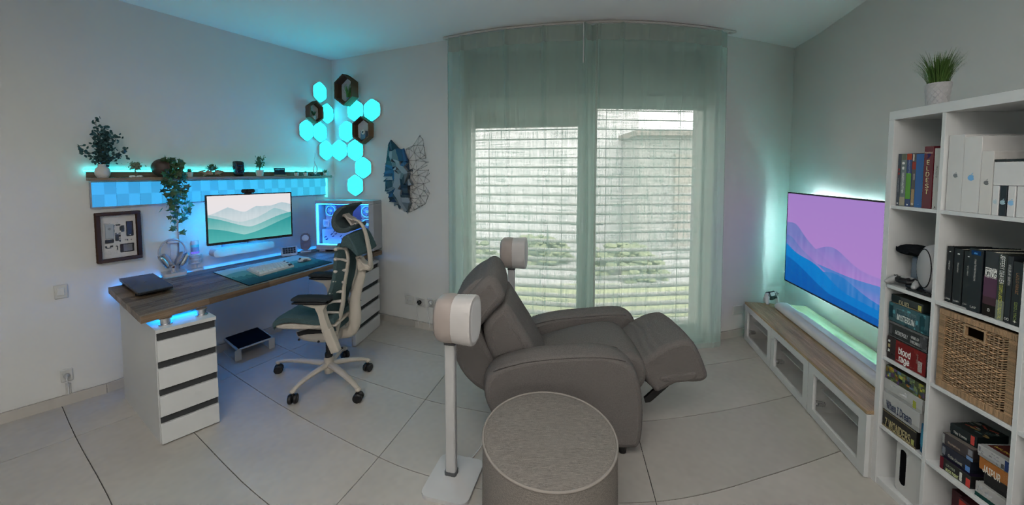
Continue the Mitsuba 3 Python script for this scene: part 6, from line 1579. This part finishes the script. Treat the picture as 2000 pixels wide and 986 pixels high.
m = FK @ M((.176, .060, z0 + .1115), rz=-14, s=.96)
add(t + '__front', xf(xf(lathe([(0, -.036), (.075, -.034), (.100, -.022), (.1105, -.006), (0, -.006)], 48, sx=.52), M(rx=90)), m), (.30, .30, .31), smooth=55)
add(t + '__band', xf(xf(lathe([(0, -.0058), (.108, -.0058), (.108, .0028), (0, .0028)], 48, sx=.52), M(rx=90)), m), (.02, .02, .022), 'satin', smooth=55)
add(t + '__back', xf(xf(lathe([(0, .003), (.1105, .003), (.100, .024), (.075, .037), (0, .040)], 48, sx=.52), M(rx=90)), m), (.36, .36, .37), smooth=55)
add(t + '__seam', xf(xf(tube([(.088 * .52 * math.cos(a), .088 * math.sin(a), .0322) for a in np.linspace(0, 2 * math.pi, 41)], .0019, 5), M(rx=90)), m), (.03, .03, .032))
t = thing('game_controller', 'white and black game controller lying on the shelf below the black fabric case', 'game controller', 'white and black game controllers')
gamepad(t, FK @ M((.088, .030, z0 + .032), rz=20, rx=14, s=.72), body=(.55, .56, .57))
t = thing('remote_control', 'slim black remote control lying at the front edge of the shelf', 'remote control')
add(t + '__body', xf(box(-.062, .062, -.017, .017, .0006, .013, .004), FK @ M((.170, .0205, z0), s=.86)), (.012, .012, .014), 'satin')
for k in range(5): add(t + '__button', xf(lathe([(0, .013), (.004, .013), (.0035, .0142), (0, .0145)], 10, (-.045 + .02 * k, 0, 0)), FK @ M((.170, .0205, z0), s=.86)), (.07, .07, .075), 'satin')

# second row, second compartment: dark paperbacks
(c0, c1), (z0, z1) = cell(2, 2); H = z1 - z0
X = [0.2566, 0.283, 0.2846, 0.3194, 0.3209, 0.354, 0.3555, 0.4023, 0.4037, 0.4474, 0.4486, 0.475, 0.4762, 0.4943, 0.4955, 0.5246]
dg = 'dark books in the second row'
BK = (.012, .016, .018)
GRY = (.50, .50, .48)
for i, (lb, ex) in enumerate((('slim black book leftmost in the row of dark books', 0), ('black book second from the left in the row of dark books', 0), ('black book third from the left, glossy with a small white title', 0))):
    book(X[2 * i], X[2 * i + 1], z0, (.635 - .008 * i) * H, .03, .16, BK, lb, dg, [('Stieg Larsson', .0045, .66, GRY, 'v'), ('LARS', .006, .06, GRY, 'h')], extra=[(.38, .62, .90, .915, (.7, .7, .7))])
book(X[6], X[7], z0, .67 * H, .012, .17, (.008, .014, .022), 'thick black book with a blue spark at the top of its spine', dg, [('Licia Troisi Cronache', .006, .66, GRY, 'v'), ('LA9', .008, .07, GRY, 'h')], extra=[(.15, .85, .90, .97, (.01, .04, .12)), (.35, .60, .915, .94, (.10, .35, .75))])
book(X[8], X[9], z0, .665 * H, .016, .16, (.055, .06, .065), 'book with a purple cloudy spine and big white lettering', dg, [('STEPHEN', .014, .72, WHT, 'h'), ('KING', .022, .665, WHT, 'h'), ('THE DOME', .006, .61, GRY, 'h'), ('S', .01, .10, GRY, 'h')], extra=[(0, 1, .30, .62, (.10, .05, .085)), (0, 1, .18, .30, (.07, .04, .05)), (0, 1, .0, .18, (.02, .018, .016))], bold=True)
book(X[10], X[11], z0, .665 * H, .012, .16, (.045, .055, .045), 'book with white author name and yellow title running down its spine', dg, [('JEFFERY DEAVER', .013, .77, WHT, 'v'), ("I CORPI LASCIATI INDIETRO", .010, .29, (.55, .55, .10), 'v')], extra=[(0, 1, 0, .30, (.16, .18, .15))])
book(X[12], X[13], z0, .66 * H, .010, .15, (.028, .034, .042), 'narrow grey blue book second from the right in the dark row', dg, [('WILBUR SMITH', .007, .72, GRY, 'v'), ('OO', .009, .06, GRY, 'h')])
book(X[14], X[15], z0, .62 * H, .008, .15, (.022, .026, .028), 'dark book rightmost in the row with small gold green lettering', dg, [('LAZLO KRASZ', .008, .66, (.25, .14, .07), 'v'), ('EIKO LYNCH', .008, .22, (.22, .28, .08), 'v'), ('+', .014, .07, WHT, 'h')])

def game(s0, s1, z, h, d0, depth, side, top, label, group, prints=(), letters=(), skew=0.0, mat='satin'):
    """A board game box lying flat: lid over tray, its long side to the front."""
    t = thing('board_game', label, 'board game', group)
    m = FK @ M(((s0 + s1) / 2, d0, z + .0005), rz=skew); W = (s1 - s0) / 2 - .001
    add(t + '__tray', xf(box(-W + .001, W - .001, .001, depth - .001, 0, h * .25, .001), m), np.array(side) * .85, mat, smooth=False)
    add(t + '__lid', xf(box(-W, W, 0, depth, h * .252, h, .001), m), side, mat, smooth=False)
    add(t + '__lid_print', xf(box(-W + .002, W - .002, .002, depth - .002, h, h + .0003), m), top, mat, smooth=False)
    for (a0, a1, b0, b1, c_) in prints:
        add(t + '__side_print', xf(box(-W + 2 * W * a0, -W + 2 * W * a1, -.0004, 0, h * b0, h * b1), m), c_, smooth=False)
    for (tx, hh, u, v, c_, w) in letters:
        add(t + '__lettering', text(tx, hh, m @ M((-W + 2 * W * u, -.0004, h * v - hh * .0)), .0005, True, width=2 * W * w), c_, smooth=False)
    return t
rgp = np.random.default_rng(31)
def speckle(n, cols_, a=(.02, .98), b=(.05, .95), w=(.02, .08), hh=(.06, .2)):
    out = []
    for k in range(n):
        x, y = rgp.uniform(*a), rgp.uniform(*b); ww, hv = rgp.uniform(*w), rgp.uniform(*hh)
        out.append((max(a[0], x - ww / 2), min(a[1], x + ww / 2), max(b[0], y - hv / 2), min(b[1], y + hv / 2), tuple(np.array(cols_[k % len(cols_)]) * rgp.uniform(.6, 1.3))))
    return out
# third row, first compartment
(c0, c1), (z0, z1) = cell(1, 3); H = z1 - z0
gg = 'board games stacked in the shelf'
X = [0.0351, 0.2254, 0.0398, 0.2235, 0.0374, 0.2235, 0.0421, 0.1931]
hz_ = [.315 * H, .225 * H, .26 * H, .13 * H]
zz_ = z0
game(X[0], X[1], zz_, hz_[0], .012, .30, (.035, .012, .014), (.05, .02, .02), 'big dark red board game at the bottom of the stack in the third row', gg,
     [(.24, .98, .02, .98, (.17, .022, .022))] + speckle(14, [(.32, .05, .04), (.10, .015, .015), (.25, .06, .05)], (.26, .97), (.05, .95)) + [(.80, .90, .10, .55, (.35, .33, .31)), (.74, .80, .40, .80, (.25, .16, .14)), (.035, .09, .74, .84, (.6, .6, .58)), (.035, .09, .50, .66, (.35, .28, .15)), (.035, .09, .30, .42, (.45, .45, .42)), (.27, .40, .10, .14, (.55, .45, .42)), (.60, .72, .09, .15, (.55, .45, .42))],
     [('blood', .030, .47, .58, WHT, .30), ('rage', .030, .47, .26, WHT, .26)]); zz_ += hz_[0] + .001
game(X[2], X[3], zz_, hz_[1], .012, .30, (.028, .028, .03), (.05, .05, .05), 'black board game with grey lettering, second from the bottom in the third row', gg,
     [(.0, 1, .86, .98, (.12, .12, .12)), (0, 1, .04, .10, (.10, .10, .10)), (.02, .10, .2, .75, (.07, .07, .075)), (.82, .98, .15, .8, (.065, .065, .07))] + speckle(8, [(.12, .12, .13)], (.80, .99), (.1, .85)),
     [('MONOPOLY', .018, .36, .42, (.40, .40, .40), .33), ('GAME OF', .012, .70, .55, (.40, .40, .40), .2), ('THRONES', .013, .70, .28, (.40, .40, .40), .24)]); zz_ += hz_[1] + .001
game(X[4], X[5], zz_, hz_[2], .010, .30, (.05, .16, .19), (.02, .05, .06), 'teal blue board game with pale framed lettering, third row of the shelf', gg,
     speckle(22, [(.08, .25, .29), (.03, .10, .12), (.10, .30, .34), (.02, .06, .08)], (.01, .99), (.04, .96)) + [(.20, .72, .22, .80, (.10, .17, .19)), (.22, .70, .27, .75, (.025, .05, .06)), (.03, .12, .2, .85, (.015, .04, .05)), (.80, .92, .1, .9, (.02, .06, .07))],
     [('MYSTERIUM', .026, .46, .35, (.55, .60, .58), .44)]); zz_ += hz_[2] + .001
game(X[6], X[7], zz_, hz_[3] - .006, .014, .19, (.03, .04, .038), (.04, .045, .03), 'small dark green board game on top of the stack in the third row', gg,
     [(.02, .30, .05, .95, (.02, .028, .03)), (.86, .96, .15, .75, (.45, .42, .12)), (.04, .97, .0, .10, (.22, .16, .08))], [('DUEL', .019, .45, .28, (.33, .30, .20), .36)])
# fourth row, first compartment
(c0, c1), (z0, z1) = cell(1, 4); H = z1 - z0
X = [0.0327, 0.1989, 0.0327, 0.2104, 0.0351, 0.2179, 0.0374, 0.2235, 0.2047, 0.231]
zz_ = z0
game(X[0], X[1], zz_, .255 * H, .012, .28, (.028, .024, .020), (.04, .035, .03), 'black board game with gold lettering at the bottom of the fourth row stack', gg,
     [(0, 1, .0, .10, (.20, .16, .09)), (0, 1, .9, .96, (.18, .15, .09)), (.87, .95, .12, .42, (.35, .36, .12))], [('7 WONDERS', .040, .47, .32, (.38, .32, .18), .76)]); zz_ += .255 * H + .001
game(X[2], X[3], zz_, .27 * H, .010, .28, (.62, .62, .61), (.6, .6, .6), 'white board game with flowing dark lettering in the fourth row stack', gg,
     [], [('When I Dream', .036, .46, .38, (.05, .06, .10), .70)]); zz_ += .27 * H + .001
game(X[4], X[5], zz_, .20 * H, .010, .28, (.60, .60, .585), (.55, .55, .5), 'plain white board game with a yellow green badge below the colourful box', gg,
     [(.78, .86, .12, .62, (.30, .33, .06))] + speckle(7, [(.50, .50, .50)], (.05, .7), (.2, .9), (.05, .12), (.05, .12))); zz_ += .20 * H + .001
game(X[6], X[7], zz_, .20 * H, .012, .27, (.10, .12, .05), (.10, .09, .06), 'colourful yellow green and orange board game on top of the fourth row stack', gg,
     speckle(70, [(.36, .33, .05), (.22, .26, .07), (.30, .13, .03), (.05, .07, .07), (.10, .06, .12), (.16, .22, .10), (.03, .04, .05), (.10, .16, .22)], (.0, 1), (.0, 1), (.04, .12), (.1, .35)))
t = game(X[8], X[9], z0, .40 * H, .02, .22, (.04, .20, .36), (.05, .22, .38), 'narrow bright blue game box beside the stack in the fourth row', gg, [(.2, .8, .2, .8, (.07, .28, .40)), (.3, .7, .3, .7, (.16, .30, .34))])
# bottom row, first compartment: white tower with a dark slot
(c0, c1), (z0, z1) = cell(1, 5); H = z1 - z0
X = [0.0919, 0.2347]
t = thing('subwoofer', 'white rounded tower with a tall dark slot in the bottom left compartment', 'speaker')
W_ = X[1] - X[0]; sl0, sl1 = .07, .24
body = Polygon(rrect(W_ - .002, H - .012, .022, 6, (W_ / 2, (H - .012) / 2)))
slot = Polygon(rrect(.030, H * .66, .0149, 8, (W_ * .24, H * .50)))
add(t + '__body', xf(slab(body.difference(slot), .0, .26), FK @ M((X[0], .03, z0 + .0006))), (.72, .72, .71), 'satin', smooth=30)
add(t + '__slot', xf(slab(slot.buffer(-.0004), .001, .25), FK @ M((X[0], .03, z0 + .0006))), (.006, .006, .007), smooth=False)

# third row, second compartment: woven basket
(c0, c1), (z0, z1) = cell(2, 3); H = z1 - z0
t = thing('wicker_basket', 'woven rattan basket drawer with a dark handle hole in the third row', 'basket')
b0, b1, bz0, bz1 = c0 + .014, c1 - .008, z0 + .001, z1 - .012
BW_, BH_ = b1 - b0, bz1 - bz0
m = FK @ M((b0, .012, bz0))
RAT = np.array([.52, .37, .225])
q = np.random.default_rng(17)
def rod(pts, r, sides=6): return tube(pts, r, sides)
# wrapped rims: many short wraps side by side
def wrapped(x0, x1, z0_, z1_, horiz, name):
    ms, cs = [], []
    L = (x1 - x0) if horiz else (z1_ - z0_); n = int(L / .0042)
    for k in range(n):
        a, b = k / n, (k + 1) / n
        w = box(x0 + (x1 - x0) * a, x0 + (x1 - x0) * b - .0004, -.004, .010, z0_, z1_, .0015) if horiz else box(x0, x1, -.004, .010, z0_ + (z1_ - z0_) * a, z0_ + (z1_ - z0_) * b - .0004, .0015)
        ms.append(w); cs.append(np.tile(RAT * q.uniform(.75, 1.2), (len(w.vertices), 1)))
    me = cat(ms); add(t + '__' + name, xf(me, m), np.vstack(cs), 'satin', smooth=False, kind='stuff')
fr2 = .028
wrapped(.0, BW_, BH_ - fr2 * .85, BH_, True, 'top_rim'); wrapped(.0, BW_, 0, fr2, True, 'bottom_rim')
wrapped(.0, fr2 * .85, fr2 + .0005, BH_ - fr2 * .85 - .0005, False, 'left_rim'); wrapped(BW_ - fr2 * .85, BW_, fr2 + .0005, BH_ - fr2 * .85 - .0005, False, 'right_rim')
hx0, hx1, hz0, hz1_ = BW_ * .38, BW_ * .62, BH_ * .78, BH_ * .895
# upright stakes and woven strands
nst_ = 13
stx = np.linspace(fr2 + .014, BW_ - fr2 - .014, nst_)
ms = []
for x in stx:
    top = hz0 if hx0 - .004 < x < hx1 + .004 else BH_ - fr2
    ms.append(box(x - .0028, x + .0028, .0015, .0055, fr2 * .8, top, .001))
add(t + '__stake', xf(cat(ms), m), RAT * .8, 'satin', smooth=False, kind='stuff')
ms, cs = [], []
nr_ = 31
for r in range(nr_):
    z = fr2 + .004 + (BH_ - 2 * fr2 - .004) * r / (nr_ - 1)
    xs = np.linspace(fr2 * .6, BW_ - fr2 * .6, 53)
    seg = [xs]
    if hz0 - .003 < z < hz1_ + .003: seg = [xs[xs < hx0 - .003], xs[xs > hx1 + .003]]
    for sx in seg:
        if len(sx) < 3: continue
        ph = (r % 2) * math.pi
        st = (stx[1] - stx[0])
        d = -.0045 * np.cos((sx - stx[0]) / st * math.pi + ph)
        edge = (np.minimum(sx, BW_ - sx) < fr2 + .012)
        zz2 = z + q.normal(size=len(sx)) * .0006 + np.where(sx > BW_ - fr2 - .02, (sx - (BW_ - fr2 - .02)) * .5, 0)
        me = tube(np.c_[sx, .0035 + d * ~edge, zz2], .0036, 6, flat=.75)
        ms.append(me); cs.append(np.tile(RAT * q.uniform(.75, 1.3), (len(me.vertices), 1)))
add(t + '__weave', xf(cat(ms), m), np.vstack(cs), 'satin', smooth=False, kind='stuff')
add(t + '__handle_rim', xf(cat([box(hx0 - .006, hx0, -.004, .009, hz0 - .006, hz1_ + .006, .001), box(hx1, hx1 + .006, -.004, .009, hz0 - .006, hz1_ + .006, .001), box(hx0, hx1, -.004, .009, hz0 - .006, hz0, .001), box(hx0, hx1, -.004, .009, hz1_, hz1_ + .006, .001)]), m), RAT * 1.05, 'satin', smooth=False)
add(t + '__body', xf(cat([box(.004, .010, .012, .33, .004, BH_ - .02), box(BW_ - .010, BW_ - .004, .012, .33, .004, BH_ - .02), box(.010, BW_ - .010, .324, .33, .004, BH_ - .02), box(.004, BW_ - .004, .012, .33, .001, .004)]), m), RAT * .6, 'satin', smooth=False)

# fourth row, second compartment: two stacks of games
(c0, c1), (z0, z1) = cell(2, 4); H = z1 - z0
X = [0.2813, 0.3814, 0.2846, 0.387, 0.2878, 0.3926, 0.2942, 0.3814, 0.4239, 0.5223, 0.4252, 0.52, 0.4331, 0.5177, 0.4212, 0.512]
zz_ = z0
DKB = (.025, .02, .022)
g1 = 'small dark games in the fourth row'
game(X[0] + .01, X[1] + .02, zz_, .155 * H, .02, .20, (.03, .03, .03), (.03, .02, .05), 'black game with pale title, bottom of the left small stack', g1, [(.0, .12, .0, 1, (.14, .02, .03)), (.86, .99, .05, .7, (.5, .06, .05)), (.66, .74, .1, .8, (.55, .55, .5))], [('ROCK PAINT', .012, .42, .2, (.55, .58, .30), .42), ('KITCHEN', .010, .36, .58, (.22, .24, .2), .3)], skew=1.5); zz_ += .155 * H + .001
game(X[2], X[3], zz_, .15 * H, .03, .18, (.035, .042, .07), (.03, .03, .05), 'dark blue grey game third from the top of the left small stack', g1, [(.03, .14, .15, .8, (.16, .17, .2)), (.85, 1, .05, .5, (.10, .22, .5))], [('Odin Quest', .012, .5, .3, (.28, .28, .26), .5)], skew=2); zz_ += .15 * H + .001
game(X[4], X[5], zz_, .15 * H, .03, .16, (.10, .085, .09), (.30, .27, .24), 'mauve grey game second from the top of the left small stack', g1, [(.0, .08, .1, .9, (.25, .25, .25)), (.80, 1, .02, .3, (.16, .26, .45)), (.84, .98, .4, .9, (.2, .2, .22))], [('Mysterious', .010, .4, .4, (.25, .20, .17), .4)], skew=5); zz_ += .15 * H + .001
tg = game(X[6], X[7], zz_, .14 * H, .05, .13, (.020, .032, .034), (.022, .035, .035), 'dark teal game with a busy orange lid on top of the left stack', g1, [(.78, .92, .1, .9, (.5, .07, .06))], [('Tiny Towns', .011, .40, .35, (.4, .4, .38), .5)], skew=8)
mt = FK @ M(((X[6] + X[7]) / 2, .05, zz_ + .0005), rz=8)
for k in range(16):
    x, y = q.uniform(-.045, .045), q.uniform(.02, .11)
    add(tg + '__lid_art', xf(prism(Polygon(rrect(q.uniform(.012, .03), q.uniform(.004, .010), .002, 2)), .14 * H + .0003, .14 * H + .0006), mt @ M((x, y, 0), rz=q.uniform(-40, 40))), np.array([(.30, .20, .08), (.30, .06, .04), (.28, .28, .25), (.10, .16, .15)][k % 4]) * q.uniform(.6, 1.2), smooth=False)
book(c1 - .15, c1 - .13, z0, .60 * H, .22, .14, (.30, .30, .29), 'pale upright box at the back of the fourth row compartment behind the small games', None, None, cat_='box')
zz_ = z0
g2 = 'games in the right stack of the fourth row'
game(X[14], X[15], zz_, .17 * H, .018, .16, (.56, .55, .54), (.60, .60, .58), 'white and dark green game at the bottom of the right small stack', g2, [(0, 1, .0, .28, (.015, .05, .045))] + speckle(9, [(.42, .44, .46)], (.05, .6), (.4, .95), (.03, .08), (.1, .2)), skew=3); zz_ += .17 * H + .001
game(X[12], X[13], zz_, .16 * H, .03, .15, (.022, .022, .022), (.03, .03, .03), 'plain black game box under the orange one', g2, skew=2); zz_ += .16 * H + .001
game(X[10], X[11], zz_, .155 * H, .020, .17, (.40, .22, .075), (.42, .24, .08), 'orange game box lettered JAIPUR', g2, [(.02, .98, .06, .94, (.34, .13, .04)), (.78, .94, .2, .8, (.45, .22, .12))], [('JAIPUR', .027, .42, .22, (.62, .58, .50), .56)], skew=2); zz_ += .155 * H + .001
tg = game(X[8], X[9], zz_, .13 * H, .015, .20, (.55, .55, .55), (.50, .50, .50), 'white game with a dark red lid picture on top of the orange box', g2, [(.82, 1, .05, .95, (.03, .05, .14)), (.72, .80, .1, .5, (.08, .08, .08)), (.04, .10, .45, .85, (.2, .2, .22))] + speckle(14, [(.36, .36, .38)], (.12, .7), (.1, .9), (.04, .10), (.05, .12)), skew=4)
mt = FK @ M(((X[8] + X[9]) / 2, .015, zz_ + .0005), rz=4); Wg = (X[9] - X[8]) / 2
add(tg + '__lid_art', xf(prism(Polygon([(-Wg * .82, .025), (Wg * .9, .025), (Wg * .9, .185), (-Wg * .82, .185)]), .13 * H + .0004, .13 * H + .0008), mt), (.16, .035, .03), 'satin', smooth=False)
add(tg + '__lid_lettering', xf(meshkit.text_mesh('MUNCHKIN', .012, .0006, True), mt @ M((-Wg * .7, .04, .13 * H + .0009))), (.45, .26, .06), smooth=False)
add(tg + '__lid_figure', xf(prism(Polygon([(.03 * math.cos(a) * (1 + .2 * math.sin(3 * a)), .04 * math.sin(a)) for a in np.linspace(0, 6.28, 24)[:-1]]), .13 * H + .0009, .13 * H + .0013), mt @ M((Wg * .2, .11, 0))), (.26, .03, .035), 'satin', smooth=False)

# bottom row, second compartment
(c0, c1), (z0, z1) = cell(2, 5); H = z1 - z0
X = [0.2616, 0.3224, 0.3255, 0.4037, 0.4091, 0.5166]
g3 = 'games in the bottom row'
game(X[0], X[1], z0, .62 * H, .10, .20, (.10, .015, .025), (.08, .012, .02), 'dark red game box at the bottom left of the second column', g3, [(.1, .9, .2, .6, (.15, .03, .04))], [('RED7', .014, .5, .5, (.5, .4, .35), .7)])
game(X[2], X[3], z0, .70 * H, .06, .22, (.13, .02, .035), (.12, .02, .03), 'maroon game box beside the dark red one in the bottom row', g3, [(.05, .95, .8, .95, (.4, .05, .04))], [('CARDLINE', .012, .5, .5, (.5, .42, .38), .8)])
game(X[4], X[5], z0, .80 * H, .03, .26, (.60, .58, .56), (.58, .56, .54), 'white game box with a red emblem and black title in the bottom row', g3, [(.05, .22, .5, .9, (.45, .05, .05)), (.3, .95, .5, .85, (.05, .04, .06))], [('DIXIT', .02, .62, .6, (.6, .55, .5), .5)])

# third column: what the frame's edge still shows
(c0, c1), (z0, z1) = cell(3, 3); H = z1 - z0
t = thing('potted_plant', 'dark leafed plant in a small clay pot at the far right of the third row', 'plant')
po = (FK @ np.array([c0 + .07, .14, z0 + .0006, 1]))[:3]
pot(t, po, .03, .04, .07, (.25, .13, .08))
for k in range(18):
    a = k * 2.4; dd = np.array([math.cos(a) * .7, math.sin(a) * .7, 1.0])
    add(t + '__leaf', leafmesh(po + [0, 0, .06], dd, [-dd[0], -dd[1], 1], .09, .03, 'oval'), np.array([.05, .10, .04]) * q.uniform(.8, 1.3), smooth=False)
(c0, c1), (z0, z1) = cell(3, 4); H = z1 - z0
t = thing('ring_binder', 'grey spiral bound notebook at the lower right edge', 'notebook')
add(t + '__cover', xf(box(c0 + .018, c0 + .030, .03, .22, z0 + .0005, z0 + .20, .002), FK), (.33, .33, .33), 'satin', smooth=False)
for k in range(14):
    zc_ = z0 + .012 + k * .0135
    add(t + '__coil', xf(tube([(c0 + .024 + .009 * math.cos(a), .028 + .009 * math.sin(a), zc_) for a in np.linspace(0, 2 * math.pi, 13)], .0013, 5), FK), (.45, .45, .45), 'metal', smooth=60)
book(c0 + .038, c0 + .085, z0, .185, .03, .17, (.42, .05, .045), 'thick red book with a blue top band beside the spiral notebook', None, [('THE', .02, .40, WHT, 'v')], extra=[(0, 1, .62, 1, (.02, .035, .12)), (.3, .7, .74, .86, (.5, .5, .52))])
book(c0 + .088, c0 + .12, z0, .20, .03, .17, (.03, .04, .10), 'navy book right of the thick red one at the frame edge')

# grass plant on top of the shelf
gp = (FK @ np.array([.085, .12, ZS[11] + .0005, 1]))[:3]
t = thing('grass_plant', 'spiky green grass in a white diamond patterned pot on top of the shelf', 'plant')
ux = np.array([.70, -.71])
n, hp = 64, .132
def pot_pt(a, z):
    f = z / hp
    r = .050 + .014 * min(1, f * 1.15) - .002 * f
    dm = abs(((a / (2 * math.pi) * 14 + f * 4.0) % 1) - .5) < .07 or abs(((a / (2 * math.pi) * 14 - f * 4.0) % 1) - .5) < .07
    return r + (.0018 if dm else 0)
pv, pf = [], []
nz, na = 48, 168
for k in range(nz + 1):
    z = hp * k / nz
    for j in range(na):
        a = 2 * math.pi * j / na; r = pot_pt(a, z)
        pv.append((r * math.cos(a), r * math.sin(a), z))
for k in range(nz):
    for j in range(na):
        A, B, C_, D_ = k * na + j, k * na + (j + 1) % na, (k + 1) * na + (j + 1) % na, (k + 1) * na + j
        pf += [[A, B, C_], [A, C_, D_]]
base = len(pv)
for (r_, z_) in ((.056, hp), (.054, hp - .014)):
    for j in range(na): pv.append((r_ * math.cos(2 * math.pi * j / na), r_ * math.sin(2 * math.pi * j / na), z_))
top0 = nz * na
for j in range(na):
    k2 = (j + 1) % na
    pf += [[top0 + j, top0 + k2, base + k2], [top0 + j, base + k2, base + j], [base + j, base + k2, base + na + k2], [base + j, base + na + k2, base + na + j]]
pv += [(0, 0, hp - .014), (0, 0, 0)]
for j in range(na):
    k2 = (j + 1) % na
    pf += [[base + na + j, base + na + k2, len(pv) - 2], [k2, j, len(pv) - 1]]
th = math.degrees(math.atan2(-ux[0], ux[1]))
sq = M(gp) @ M(rz=-47) @ np.diag([.66, .84, .82, 1])
add(t + '__pot', xf(trimesh.Trimesh(pv, pf, process=False), sq), (.66, .65, .66), 'satin', smooth=30)
bm, bc_ = blades(np.array([0, 0, hp - .02]), 260, .20, .14, .0055, np.random.default_rng(12), (.07, .13, .035), lean=.75)
add(t + '__blades', xf(bm, sq), bc_, smooth=False, kind='stuff')
